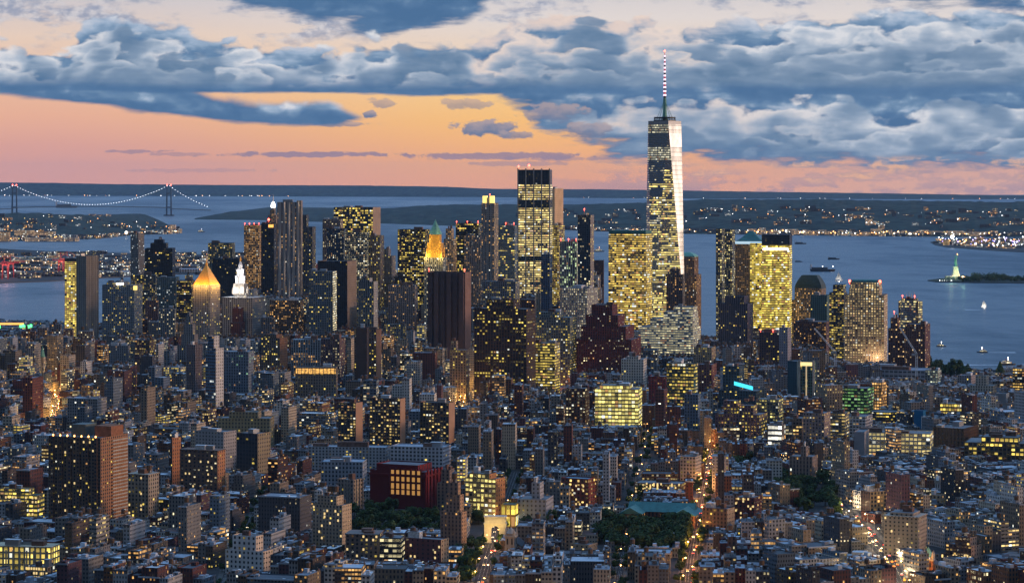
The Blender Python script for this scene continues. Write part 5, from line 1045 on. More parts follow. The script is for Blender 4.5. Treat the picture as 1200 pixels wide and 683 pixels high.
# ------------------------------------------------------------------ suspension bridge over the strait
def bridge():
    Yb = gd(253); xl, xr = px(17, Yb), px(198, Yb)
    root = empty('suspension_bridge', ((xl+xr)/2, Yb, 0)); tag(root, 'long suspension bridge across the strait with cable lights, two tall steel towers', 'bridge')
    sp = (xr-xl)/2; zt = pz(217.5, Yb); zd = pz(241.5, Yb); k = Yb/F
    for sx in (-1, 1):
        t = empty('bridge_tower', (sx*sp, 0, 0)); t.parent = root
        for lx in (-1, 1):
            b = MB(); b.quad; b.prism([(lx*19-6,-9),(lx*19+6,-9),(lx*19+6,9),(lx*19-6,9)], 2, zt, top=[(lx*16-4.5,-7),(lx*16+4.5,-7),(lx*16+4.5,7),(lx*16-4.5,7)])
            b.build('tower_leg', M['steel'], t)
        for zc in (zt-12, zt*.72, zd-16):
            b = MB(); b.box(-13, 13, -5, 5, zc, zc+11); b.build('cross_beam', M['steel'], t)
        b = MB(); b.box(-42, 42, -25, 25, -1, 9); b.build('tower_pier', M['seawall'], t)
        for lx in (-1, 1):
            b = MB(); b.lathe(lx*16, 0, [(4, 0), (5.5, 6), (0, 12)], 6); o = b.build('beacon', M['redglow'], t); o.location = (0, 0, zt)
    ends = (-sp-px(17,Yb)*0-520, sp + (243-198)*k)
    def camber(x): return zd - 10*abs(x/sp)**2 - (8 if abs(x) > sp else 0)
    b = MB(); N = 60; xs = np.linspace(-sp-700, ends[1]+30, N)
    for a, c in zip(xs, xs[1:]):
        za, zc = camber(a), camber(c)
        for y0, y1 in ((-14, 14),):
            b.quad([(a,y0,za-7),(c,y0,zc-7),(c,y0,zc),(a,y0,za)]); b.quad([(a,y0,za),(c,y0,zc),(c,y1,zc),(a,y1,za)]); b.quad([(c,y1,zc-7),(a,y1,za-7),(a,y1,za),(c,y1,zc)]); b.quad([(a,y1,za-7),(c,y1,zc-7),(c,y0,zc-7),(a,y0,za-7)])
    b.build('deck', M['metal'], root)
    lg = MB(); lg.lathe(0, 0, [(1.2, -2), (2.7, 0), (1.2, 2.2), (0, 2.7)], 6); lm = lg.mesh('cable_light', M['cablelight'])
    def cab(x):
        if abs(x) <= sp: return zd+9 + (zt-zd-9)*(x/sp)**2
        e = ends[1] if x > 0 else -sp-520
        t = abs((x - (sp if x > 0 else -sp))/(e - (sp if x > 0 else -sp)))
        return zt + (zd-6-zt)*min(1, t) - 14*math.sin(math.pi*min(1, t))
    for sy in (-1, 1):
        b = MB(); xx = list(np.linspace(-sp-520, -sp, 8)) + list(np.linspace(-sp, sp, 40))[1:] + list(np.linspace(sp, ends[1], 8))[1:]
        for a, c in zip(xx, xx[1:]): b.tube((a, sy*15, cab(a)), (c, sy*15, cab(c)), 1.5, 5)
        b.build('main_cable', M['steel'], root)
    for x in np.linspace(-sp-500, ends[1], 96):
        o = bpy.data.objects.new('cable_light', lm); col.objects.link(o); o.parent = root; o.location = (x, -17, cab(x)+2)
    b = MB()
    for x in np.linspace(-sp+20, sp-20, 60): b.tube((x, -15, camber(x)), (x, -15, cab(x)), .35, 3)
    tag(b.build('hanger_cables', M['steel'], root), kind='stuff')
M['cablelight'] = mat('cable_bulb', (.8,.85,.9), .4, emit=(.85,.92,1), est=4.5)
bridge()

# ------------------------------------------------------------------ the lit statue on its islet
def statue():
    Y = gd(327.5); x = px(1120, Y); s = 81/93.
    root = empty('statue', (x, Y, 3)); root.scale = (s*.95, s*.95, s*.95)
    tag(root, 'green floodlit robed statue raising a torch on a stone pedestal, on the dark wooded islet', 'statue')
    b = MB(); st = [(38 if i % 2 else 52) for i in range(22)]
    q = [(st[i]*math.cos(2*math.pi*i/22)*.8, st[i]*math.sin(2*math.pi*i/22)*.8) for i in range(22)]
    b.prism(q, 0, 9); b.build('star_fort', M['stone'], root)
    b = MB(); b.prism([(-14,-14),(14,-14),(14,14),(-14,14)], 9, 18, top=[(-12.5,-12.5),(12.5,-12.5),(12.5,12.5),(-12.5,12.5)])
    b.prism([(-10.5,-10.5),(10.5,-10.5),(10.5,10.5),(-10.5,10.5)], 18, 42, top=[(-8,-8),(8,-8),(8,8),(-8,8)]); b.box(-9.5, 9.5, -9.5, 9.5, 42, 45.5)
    b.build('pedestal', M['stone'], root)
    b = MB()
    b.lathe(0, 0, [(6.2, 45.5), (6.0, 50), (5.2, 57), (4.6, 63), (4.3, 68), (4.7, 71), (4.4, 74), (3.6, 76.5), (1.6, 78), (1.4, 79.3), (2.0, 81), (2.1, 83), (1.5, 85), (.3, 86)], 12)
    b.tube((3.2, 0, 75), (5.6, -.6, 80), 1.5, 7, 1.2); b.tube((5.6, -.6, 80), (6.2, -.8, 87.5), 1.2, 7, .8)
    b.tube((-3.8, -.4, 74.5), (-5.0, -1.6, 68), 1.5, 7, 1.2); b.tube((-5.0, -1.6, 68), (-3.4, -3.6, 67), 1.1, 7, .8)
    for i in range(9):
        a = 2*math.pi*i/9; b.tube((3.0*math.cos(a)*1.5, 3.0*math.sin(a)*1.5, 46), (2.9*math.cos(a+.3), 2.9*math.sin(a+.3), 72), .8, 5, .5)
    b.build('robed_figure', M['verdigris'], root)
    b = MB(); b.box(-4.6, -2.2, -4.4, -3.6, 65, 71); b.build('tablet', M['verdigris'], root)
    b = MB()
    for i in range(7):
        a = math.pi*i/6; b.tube((1.6*math.cos(a), -.6, 84.2+1.2*math.sin(a)), (4.2*math.cos(a), -1.2, 84.6+3.6*math.sin(a)), .28, 4, .08)
    b.build('crown_rays', M['verdigris'], root)
    b = MB(); b.lathe(6.2, -.8, [(.8, 87.5), (1.7, 88.6), (1.7, 89.3)], 8); b.build('torch', M['verdigris'], root)
    b = MB(); b.lathe(6.2, -.8, [(1.2, 89.3), (1.7, 91), (0, 94.5)], 7); b.build('torch_flame', M['lampglow'], root)
    for sx in (-1, 1):
        lampobj((sx*22, -34, 30), 3.6e4, (.5,1,.6), root, 2); lampobj((sx*20, -26, 10), 3.5e4, (1,.55,.25), root, 2)
statue()

# ------------------------------------------------------------------ arch, steeples, cranes, boats
def arch():
    Y = 2225.; x = px(580.5, Y); root = empty('marble_arch', (x, Y, GZ), R(-4)); tag(root, 'floodlit yellow marble arch at the head of the avenue beside dark trees', 'arch')
    for sx in (-1, 1):
        b = MB(); b.box(sx*6.6-2.9, sx*6.6+2.9, -3, 3, 0, 16); b.box(sx*6.6-3.3, sx*6.6+3.3, -3.4, 3.4, 0, 1.5); b.build('arch_pier', M['marble'], root)
    b = MB(); n = 10
    for i in range(n):
        a0, a1 = math.pi*i/n, math.pi*(i+1)/n
        p0 = (-3.7*math.cos(a0), 11+3.7*math.sin(a0)); p1 = (-3.7*math.cos(a1), 11+3.7*math.sin(a1))
        for y in (-3.02, 3.02): b.quad([(p0[0],y,p0[1]),(p1[0],y,p1[1]),(p1[0],y,16),(p0[0],y,16)])
        b.quad([(p0[0],-3.02,p0[1]),(p1[0],-3.02,p1[1]),(p1[0],3.02,p1[1]),(p0[0],3.02,p0[1])])
    b.build('arch_vault', M['marble'], root)
    b = MB(); b.box(-9.9, 9.9, -3.6, 3.6, 16, 17.2); b.box(-9.2, 9.2, -3.0, 3.0, 17.2, 22); b.box(-9.8, 9.8, -3.5, 3.5, 22, 23.2); b.build('attic', M['marble'], root)
    for sx in (-1, 1): lampobj((sx*6, -13, 5), 2.2e3, (1,.66,.16), root, 1); lampobj((sx*5, -10, 16), 1.4e3, (1,.66,.16), root, 1)
    FOOT.append((x, Y, 0, 26, 26))
M['marble'] = mat('white_marble', (.62,.6,.54), .6, var=.08)
arch()
def steeple(name, label, cat, xp, yt, d, w, hbody, wallc, roofm, lamp=None, dep=None, clock=False):
    x = px(xp, d); root = empty(name, (x, d, GZ), R(-18)); tag(root, label, cat); top = pz(yt, d)-GZ
    b = MB(); b.box(-w/2, w/2, -w/2, w/2, 0, top*hbody, cw=w/2.2, fh=7); b.build('tower_shaft', FAC, root, [FP(wallc, .35,.6,.8,.25 if lamp else .05,.1,1.5,AMB)])
    b = MB(); b.box(-w/2-.6, w/2+.6, -w/2-.6, w/2+.6, top*hbody, top*hbody+1.2); b.build('belfry_cornice', M['stone'], root)
    b = MB(); b.prism([(-w*.4,-w*.4),(w*.4,-w*.4),(w*.4,w*.4),(-w*.4,w*.4)], top*hbody+1.2, top*(hbody+.12)); b.build('belfry', M['stone'], root)
    b = MB(); b.lathe(0, 0, [(w*.55, top*(hbody+.12)), (0, top)], 8, rot=math.pi/8); b.build('spire_roof', roofm, root)
    for sx in (-1, 1):
        for sy in (-1, 1):
            b = MB(); b.lathe(sx*w*.45, sy*w*.45, [(.9, top*hbody+1.2), (.9, top*hbody+4), (0, top*hbody+8)], 5); b.build('pinnacle', M['stone'], root)
    if clock:
        b = MB(); b.tube((0,-w*.4-.4,top*(hbody+.06)), (0,-w*.4-.02,top*(hbody+.06)), w*.22, 16); b.build('clock_face', M['clock'], root)
    if lamp:
        c, p = lamp
        for f in (.25, .5, .75, .95):
            for sx in (-1, 1): lampobj((sx*w*.8, -w*.9-4, top*f), p, c, root, 1)
    b = MB(); b.box(-w*.9, w*.9, w/2+.05, w*2.6, 0, top*.3); b.build('nave', FAC, root, [FP(wallc, .3,.6,.8,.1)])
    b = MB(); gable(b, -w*.95, w*.95, w/2+.1, w*2.65, top*.3, top*.3+w*.7, False); b.build('nave_roof', M['tankroof'], root)
    FOOT.append((x, d+w, R(-18), w*1.2, w*2)); LAND.append(('the '+name.replace('_', ' ')+(' on the left' if xp < 300 else ' on the right' if xp > 900 else ''), xp, yt, d, yt, w*F/d))
M['clock'] = mat('lit_clock_face', (.7,.7,.65), .5, emit=(.8,.85,.9), est=.6)
steeple('clock_tower', 'brick clock tower with green spire and an orange lit base at the bottom right', 'clock tower', 1088, 640, 2035, 8, .55, C(28,13,8), M['verdigris'], ((1,.40,.06), 1500), clock=True)
steeple('church_tower', 'pale stone church tower with corner pinnacles right of the yellow arch', 'church', 599, 617, 2150, 8, .66, C(38,35,32), M['stone'], None)
steeple('bell_tower', 'small white belfry with a pointed green roof among the low houses at far left', 'church', 50, 405, 3900, 7, .6, C(40,42,46), M['verdigris'], None)
steeple('white_steeple', 'slender white steeple rising among low houses at the right', 'church', 1099, 556, 2560, 5, .6, C(55,55,56), M['white'], None)

def tower_crane(xp, yb, d, x1, y1, label):
    x = px(xp, d); root = empty('tower_crane', (x, d, GZ)); tag(root, label, 'crane', 'tower cranes over the west side building sites'); top = pz(yb, d)-GZ
    b = MB()
    for sx in (-1, 1):
        for sy in (-1, 1): b.tube((sx*1.2, sy*1.2, 0), (sx*1.2, sy*1.2, top), .3, 4)
    for i in range(int(top/4)): b.tube((-1.2,-1.2,i*4), (1.2,-1.2,i*4+4), .18, 3)
    b.build('crane_mast', M['white'], root)
    b = MB(); ex, ez = px(x1, d)-x, pz(y1, d)-GZ; dv = Vector((ex, 0, ez-top)); L = dv.length; dn = dv/L; up = Vector((dn.z, 0, -dn.x)); up = up if up.z > 0 else -up
    A = Vector((0,0,top))
    for off in (Vector((0,-1.3,0)), Vector((0,1.3,0)), up*2.4): b.tube(A+off, A+dv+off*.4, .42, 4)
    n = int(L/4)
    for i in range(n):
        p0 = A+dv*(i/n); p1 = A+dv*((i+1)/n); b.tube(p0+Vector((0,-1.3,0)), p1+up*2.2, .26, 3); b.tube(p0+up*2.2, p1+Vector((0,1.3,0)), .26, 3)
    b.build('crane_jib', M['white'], root)
    b = MB(); b.box(-1.8, 1.8, -1.8, 1.8, top, top+3); b.box(-7, -1.9, -1.5, 1.5, top-1, top+2); b.build('crane_cab', M['metal'], root)
tower_crane(979, 414, 3800, 954, 385, 'white tower crane leaning up left in front of the dark brown apartment block')
tower_crane(1074, 416, 3850, 1054, 384, 'white tower crane leaning up left in front of the red towers')

def boat(xp, yp, wpx, kind, label, head=1, lit='whiteglow'):
    Y = gd(yp); L = wpx*Y/F; root = empty(kind, (px(xp, Y), Y, 0), R(rng.uniform(-12, 12)) + (0 if head > 0 else math.pi)); tag(root, label, {'sailing_boat':'boat','ferry':'ferry','barge':'barge','tug_boat':'boat'}.get(kind, 'boat'))
    w = L*.22; hgt = L*.09
    q = [(-L/2,-w*.42),(L*.3,-w/2),(L/2,0),(L*.3,w/2),(-L/2,w*.42)]; q0 = [(x*.92, y*.8) for x, y in q]
    b = MB()
    n = len(q)
    for i in range(n):
        j = (i+1) % n; b.quad([(*q0[i],-.5),(*q0[j],-.5),(*q[j],hgt),(*q[i],hgt)])
    b.cap(q, hgt); b.build('hull', M['hull' if kind != 'sailing_boat' else 'white'], root)
    if kind == 'sailing_boat':
        b = MB(); b.tube((0,0,hgt), (0,0,L*1.25), L*.012, 5); b.build('mast', M['metal'], root)
        b = MB(); b.quad([(-.3,0,hgt*1.6),(-L*.45,.2,hgt*1.6),(-.2,.05,L*1.2)]); b.quad([(-.3,.15,hgt*1.6),(-.2,.15,L*1.2),(-L*.45,.35,hgt*1.6)]); b.build('main_sail', M['sail'], root)
        b = MB(); b.quad([(.4,0,L*1.05),(.4,.1,hgt*1.6),(L*.46,.1,hgt*1.4)]); b.quad([(.4,.12,L*1.05),(L*.46,.2,hgt*1.4),(.4,.2,hgt*1.6)]); b.build('jib_sail', M['sail'], root)
        lampobj((0,-L*.5,hgt*2), 4000, (1,.9,.75), root, 1)
    elif kind == 'barge':
        b = MB(); b.box(-L*.42, L*.2, -w*.3, w*.3, hgt, hgt*1.8); b.build('cargo_hold', M['steel'], root)
        b = MB(); b.box(-L*.48, -L*.42, -w*.25, w*.25, hgt, hgt*3); b.build('wheelhouse', M['white'], root)
        b = MB(); b.tube((-L*.45,0,hgt*3), (-L*.45,0,hgt*4.2), .4, 5); b.build('mast', M['metal'], root)
        if lit:
            for fx in (-.44, 0., .4):
                b = MB(); b.lathe(L*fx, 0, [(.8, hgt*2), (1.6, hgt*2+2), (0, hgt*2+3)], 6); b.build('deck_lamp', M[lit], root)
    else:
        b = MB(); b.box(-L*.4, L*.22, -w*.36, w*.36, hgt, hgt*2.1, cw=2.2, fh=hgt*1.1); b.build('cabin', FAC, root, [FP(C(60,60,60), .7,.6,.9,.85,.05,1.6,(1,.85,.5,1))])
        b = MB(); b.box(-L*.3, L*.1, -w*.28, w*.28, hgt*2.1, hgt*3., cw=2.2, fh=hgt); b.build('upper_deck', FAC, root, [FP(C(62,62,62), .7,.5,.9,.6,.05,1.4,WRM)])
        b = MB(); b.lathe(-L*.12, 0, [(w*.12, hgt*3), (w*.1, hgt*4)], 8); b.build('funnel', M['red'], root)
        b = MB(); b.tube((L*.02,0,hgt*3), (L*.02,0,hgt*4.6), .25, 4); b.lathe(L*.02, 0, [(.5, hgt*4.6), (.8, hgt*4.6+1), (0, hgt*4.6+1.6)], 6); b.build('mast_light', M[lit or 'whiteglow'], root)
    return root
def wake(x0, x1, yp, w=3.):
    Y = gd(yp); b = MB(); n = 12
    for i in range(n):
        a = px(x0+(x1-x0)*i/n, Y); c = px(x0+(x1-x0)*(i+1)/n, Y); s0 = w*(1+2.5*i/n); s1 = w*(1+2.5*(i+1)/n)
        b.quad([(a, Y-s0, .12), (c, Y-s1, .12), (c, Y+s1, .12), (a, Y+s0, .12)])
    tag(b.build('boat_wake', M['foam'], None), kind='stuff')
boat(1181, 427.5, 20, 'ferry', 'long cream lit ferry nearest the right shore', 1, 'whiteglow'); wake(1172, 1128, 427.5, 3)
boat(1151, 413, 13, 'ferry', 'small dark hulled ferry with a white wake, above the lit cream ferry', -1); wake(1158, 1190, 413, 3)
boat(1103, 406, 12, 'ferry', 'small white cabined ferry right of the dark red tower', 1)
boat(1153, 360, 7, 'sailing_boat', 'bright white sailing boat alone between the islet and the two small ferries'); wake(1149, 1131, 363, 4)
boat(983, 329, 9, 'sailing_boat', 'pale sailing boat just above the big beige lit tower')
boat(964, 318, 30, 'barge', 'long lit barge above the hip capped brown tower', 1)
boat(977, 304, 14, 'barge', 'short dark barge further out, above the lit barge', 1, None)
boat(936, 307, 9, 'barge', 'tiny dark barge right of the brightest yellow tower', 1, None)
boat(938, 286, 14, 'barge', 'low dark barge near the far shore right of the brightest yellow tower', 1, None)
boat(702, 295, 13, 'tug_boat', 'lit tug boat right of the dark slender tower', 1, 'lampglow')
boat(78, 243.5, 26, 'barge', 'dark cargo ship passing under the middle of the suspension bridge', 1, None)
boat(236, 272, 9, 'ferry', 'distant lit ferry right of the wooded shore on the left', 1)

def dock_crane(xp, yp, hm, m, label, grp):
    Y = gd(yp); root = empty('dock_crane', (px(xp, Y), Y, 2.5), R(rng.uniform(-15, 15))); tag(root, label, 'crane', grp)
    for sx in (-1, 1):
        for sy in (-1, 1):
            b = MB(); b.tube((sx*9, sy*9, 0), (sx*7, sy*7, hm*.62), 1.4, 4); b.build('crane_leg', m, root)
    b = MB(); b.box(-9, 9, -8.5, 8.5, hm*.58, hm*.66); b.build('portal_beam', m, root)
    b = MB(); b.tube((-30, 0, hm*.66), (44, 0, hm*.70), 2., 4); b.build('boom', m, root)
    b = MB(); b.tube((0, 0, hm*.62), (-4, 0, hm), 1.3, 4); b.tube((-4, 0, hm), (40, 0, hm*.72), .7, 4); b.tube((-4, 0, hm), (-29, 0, hm*.68), .7, 4); b.build('apex_frame', m, root)
for xp, yp, m, lb in ((6, 328, 'red', 'red dock crane at the left edge of the port'), (13, 326, 'red', 'red dock crane second from the left edge'), (72, 323, 'red', 'pinkish red dock crane left of the yellow lit narrow slab'),
                      (80, 321, 'red', 'pinkish red dock crane closest to the yellow lit narrow slab')):
    dock_crane(xp, yp, 72, M[m], lb, 'red dock cranes')
    Y = gd(yp)
    for k in range(2): 
        o = lampobj((px(xp, Y)+k*20-10, Y-30, 40), 2.2e4, (1,.5,.45), None, 4, 'crane_floodlight'); o.parent = None

# ------------------------------------------------------------------ far shore towns
far = MB(); FPAR = [FP(C(20,17,14), .6,.6,.8,.5,.1,1.6,AMB), FP(C(28,28,28), .6,.6,.8,.5,.1,1.6,WHT), FP(C(12,12,13), .5,.5,.8,.25,.1,1.8,WRM), FP(C(40,34,26), .6,.5,.9,.9,.1,1.3,(1,.62,.3,1)), FP(C(10,9,9), .5,.5,.8,.04)]
lights = MB()
def rowpt(rows, xi, s):
    i = int(xi); f = xi-i; a, c = rows[s][i], rows[s][min(i+1, len(rows[s])-1)]
    return tuple(a[k]*(1-f)+c[k]*f for k in range(3))
def addfar(x, y, z, w, dd, hh, p):
    far.box(x-w/2, x+w/2, y-dd/2, y+dd/2, z-6, z+hh, p, 0, cw=9, fh=6)
def addlight(x, y, z, r, m):
    lights.lathe(x, y, [(0, z), (r, z+r), (0, z+2*r)], 5, m=m)
fr = random.Random(21)
def scatter(rows, n, smax, i0, i1, wr=(20, 70), hr=(7, 20), ps=(0,1,2,2,4,4,4), shore=.45, lr=(1., 2.7)):
    for _ in range(n):
        xi = fr.uniform(i0, i1); s = 1 if fr.random() < shore else fr.randint(1, smax); t = fr.random() if s > 1 else fr.random()*.25
        a = rowpt(rows, xi, s); c = rowpt(rows, xi, s+1); x, y, z = (a[k]*(1-t)+c[k]*t for k in range(3))
        if abs(x) > y*.215: continue
        addfar(x, y, z, fr.uniform(*wr), fr.uniform(*wr)*.6, fr.uniform(*hr)*(1.6 if fr.random() < .06 else 1), fr.choice(ps))
        if fr.random() < .8: addlight(x+fr.uniform(-60, 60), y-40, z+8, fr.uniform(*lr), fr.choice((0,0,1,1,2)))
scatter(R_isl, 420, 4, 60, 199, shore=.35)
scatter(R_isl, 160, 2, 104, 150, shore=.9, ps=(3,3,0,2), lr=(1.8, 4.2))
scatter(R_brk, 210, 5, 28, 118, shore=.4, wr=(14, 50))
scatter(R_brk, 90, 2, 36, 118, shore=.95, ps=(3,1,0,2), lr=(1.4, 3.2))
for _ in range(60):
    xi = fr.uniform(20, 119); a = rowpt(R_far, xi, 1); addlight(a[0], a[1]-30, 4, fr.uniform(3, 7), fr.choice((1,1,0)))
for _ in range(30):
    xi = fr.uniform(10, 80); a = rowpt(R_far2, xi, 1); addlight(a[0], a[1]-30, 6, fr.uniform(2, 5), fr.choice((1,0)))
# port and docks
for _ in range(330):
    x, y = fr.uniform(-10, 330), fr.uniform(298, 327); 
    if y > 330-x*.035: continue
    X, Y = gp(x, y); addfar(X, Y, 2.5, fr.uniform(18, 80), fr.uniform(15, 40), fr.uniform(5, 14), fr.choice((1,2,2,4,4,3)))
    if fr.random() < .75: addlight(X+fr.uniform(-30, 30), Y-20, 14, fr.uniform(.5, 1.4), fr.choice((0,1,1,2)))
for _ in range(120):
    x, y = fr.uniform(1098, 1215), fr.uniform(281, 292)
    if y > 286+(x-1096)*.09: continue
    X, Y = gp(x, y); addfar(X, Y, 2.5, fr.uniform(14, 60), 20, fr.uniform(4, 12), fr.choice((1,3,0,2,4)))
    if fr.random() < .8: addlight(X, Y-20, 12, fr.uniform(1.4, 3.6), fr.choice((0,1,1,3)))
for _ in range(8):
    X, Y = gp(fr.uniform(1098, 1116), 330.5); addlight(X, Y, 4, fr.uniform(.5, 1.1), 1)
tag(far.build('distant_town_buildings', FAC, None, FPAR), kind='stuff')
tag(lights.build('distant_lamps', [M['lampglow'], M['whiteglow'], M['yelglow'], mat('violet_lamp', (.4,.3,.9), .4, emit=(.45,.35,1), est=6)], None), kind='stuff')
for (x0, x1, yt, yb, c, lb, nm, lit) in [
    (17, 41, 270, 280.5, C(50,36,22), 'wide peach lit terminal block on the far left shore, left half', 'warehouse', .9), (41, 66, 271.5, 280, C(50,34,20), 'peach lit terminal block on the far left shore, right half with a darker base', 'warehouse', .8),
    (-5, 12, 272, 283, C(40,26,14), 'amber lit warehouse at the far left edge of the wooded shore', 'warehouse', .9), (30, 96, 278.5, 283.2, C(50,44,36), 'long pale pier shed in front of the peach lit terminal blocks', 'pier_shed', .8),
    (104, 113, 251, 259, C(40,32,28), 'leftmost of three pale far apartment towers on the wooded shore', 'apartment_tower', .2), (114, 121, 251.5, 259, C(42,36,32), 'middle one of three pale far apartment towers on the wooded shore', 'apartment_tower', .2),
    (123, 130, 251, 259, C(44,36,32), 'rightmost of three pale far apartment towers on the wooded shore', 'apartment_tower', .2), (198, 206, 263.5, 273, C(60,44,36), 'bright white and pink building at the tip of the wooded shore', 'building', .95),
    (116, 153, 318, 323, C(62,62,62), 'long white roofed pier shed right of the pale grey slab tower', 'pier_shed', .3), (210, 236, 315, 320, C(52,56,62), 'long pale pier shed between the black stepped tower and the gold pyramid', 'pier_shed', .1),
    (14, 50, 301, 306, C(30,42,46), 'wide pale green roofed port shed at left', 'pier_shed', .6), (16, 24, 318, 325, C(60,58,48), 'small bright cream shed between the red cranes', 'shed', .9),
    (1000, 1012, 257, 266, C(26,16,16), 'dark pink apartment tower on the green far shore, left one', 'apartment_tower', .1), (1029, 1036, 264, 275, C(40,24,14), 'orange lit slim tower on the green far shore', 'apartment_tower', .7),
    (1062, 1084, 266, 271, C(34,38,44), 'pale blue wide hall on the far shore above the statue', 'hall', .2), (1101, 1104, 264, 275, C(28,26,26), 'thin grey chimney like tower on the far shore right of the pale blue hall', 'chimney', .05),
    (1105, 1112, 281, 288, C(60,40,8), 'bright yellow lit dock shed left of the glaring floodlight above the statue', 'shed', .95), (1144, 1152, 278, 286, C(60,30,12), 'orange lit dock building in the middle of the right dock', 'shed', .9)]:
    d = gd(yb); hero(nm, lb, 'building', x0, None, x1, yt, d, FP(c, .6,.6,.9,lit,.05,1.0,(1,.66,.34,1) if c[0] > c[2]*1.2 else WRM), g=4, dep=60, fh=7, cw=9, bulk=0, foot=False, roofc=(min(1,c[0]*1.3),min(1,c[1]*1.3),min(1,c[2]*1.4))); LAND.pop()
X, Y = gp(1116, 288); fl = empty('floodlight_mast', (X, Y, 2.5)); tag(fl, 'glaring white floodlight mast on the dock just above the statue torch', 'floodlight')
b = MB(); b.tube((0,0,0), (0,0,30), 1, 6); b.build('mast', M['metal'], fl); b = MB(); b.lathe(0, 0, [(3, 30), (8.5, 38), (8.5, 42), (0, 48)], 8); b.build('lamp_head', M['whiteglow'], fl)
X, Y = gp(148, 279); fl = empty('floodlight_mast', (X, Y, 2.5)); tag(fl, 'bright white floodlight mast on the wooded shore at left, right of the long pier shed', 'floodlight')
b = MB(); b.tube((0,0,0), (0,0,20), 1, 6); b.build('mast', M['metal'], fl); b = MB(); b.lathe(0, 0, [(3, 20), (7, 26), (7, 30), (0, 34)], 8); b.build('lamp_head', M['whiteglow'], fl)
# green lit bridge roadway at the far left edge
Yg = 5250.; gb = empty('lit_bridge', (px(22, Yg), Yg, 0)); tag(gb, 'short stretch of green lit bridge above the apartment slabs at the far left', 'bridge')
b = MB(); b.box(-95, 40, -10, 10, pz(385, Yg), pz(383, Yg)); b.build('deck', M['steel'], gb)
for a, c, zo in ((-80, -34, 6), (4, 30, 8)):
    b = MB()
    for i in range(5): b.box(a+(c-a)*i/5, a+(c-a)*(i+.85)/5, -13, -11, pz(385, Yg)+zo-6+1.5*math.sin(i*2), pz(385, Yg)+zo+1.5*math.sin(i*2))
    b.build('green_lights', M['greenglow'], gb)
b = MB(); b.box(-44, 12, -12, -11, pz(383, Yg)+5, pz(383, Yg)+9); b.build('amber_lights', M['amberglow'], gb)
for sx in (-70, 28):
    b = MB(); b.box(sx-3, sx+3, -6, 6, 0, pz(385, Yg)); b.build('bridge_pier', M['steel'], gb)

# ------------------------------------------------------------------ avenues, cars, lamps
ROADS = []
def road(name, pts, w, lamps=True):
    """pts on the ground in photo pixels"""
    P = [Vector(gp(x, y)) for x, y in pts]
    def strip(b, o0, o1, z, m=0, dash=None):
        for a, c in zip(P, P[1:]):
            d = (c-a).normalized(); n = Vector((d.y, -d.x)); L = (c-a).length
            segs = [(0, L)] if not dash else [(s, min(L, s+dash)) for s in np.arange(0, L, dash*2.6)]
            for s0, s1 in segs: b.quad([(*(a+d*s0+n*o0), z), (*(a+d*s0+n*o1), z), (*(a+d*s1+n*o1), z), (*(a+d*s1+n*o0), z)], m=m)
    b = MB(); strip(b, -w/2, w/2, GZ+.004); tag(b.build(name, M['asphalt']), kind='structure')
    b = MB(); strip(b, -.12, .12, GZ+.008, 0, 3.); strip(b, -w/4-.1, -w/4+.1, GZ+.008, 0, 3.); strip(b, w/4-.1, w/4+.1, GZ+.008, 0, 3.); tag(b.build('lane_marking', M['marking']), kind='structure')
    b = MB()
    for s in (-1, 1):
        for a, c in zip(P, P[1:]):
            d = (c-a).normalized(); n = Vector((d.y, -d.x)); e0, e1 = s*w/2, s*(w/2+4)
            if s < 0: e0, e1 = e1, e0
            q = [tuple(a+n*e0), tuple(a+n*e1), tuple(c+n*e1), tuple(c+n*e0)]; b.prism(q, GZ-.2, GZ+.13)
    tag(b.build('pavement', M['walk']), kind='structure')
    ROADS.append((P, w/2+3.0)); return P
RA = road('avenue', [(548,740),(572,655),(590,600),(606,555)], 11)
RG = road('avenue', [(640,470),(652,448),(661,430)], 9)
RC = road('avenue', [(800,740),(809,660),(822,590),(831,545),(835,528)], 9)
RD = road('avenue', [(1075,740),(1040,655),(1008,618),(982,593)], 14)
RB = road('street', [(722,700),(736,620),(748,570),(760,505)], 5)
RH = road('avenue', [(62,513),(69,452)], 10)
RE = road('street', [(531,520),(541,478),(548,450)], 9)
RF = road('street', [(246,740),(268,665),(296,610),(330,550)], 4)

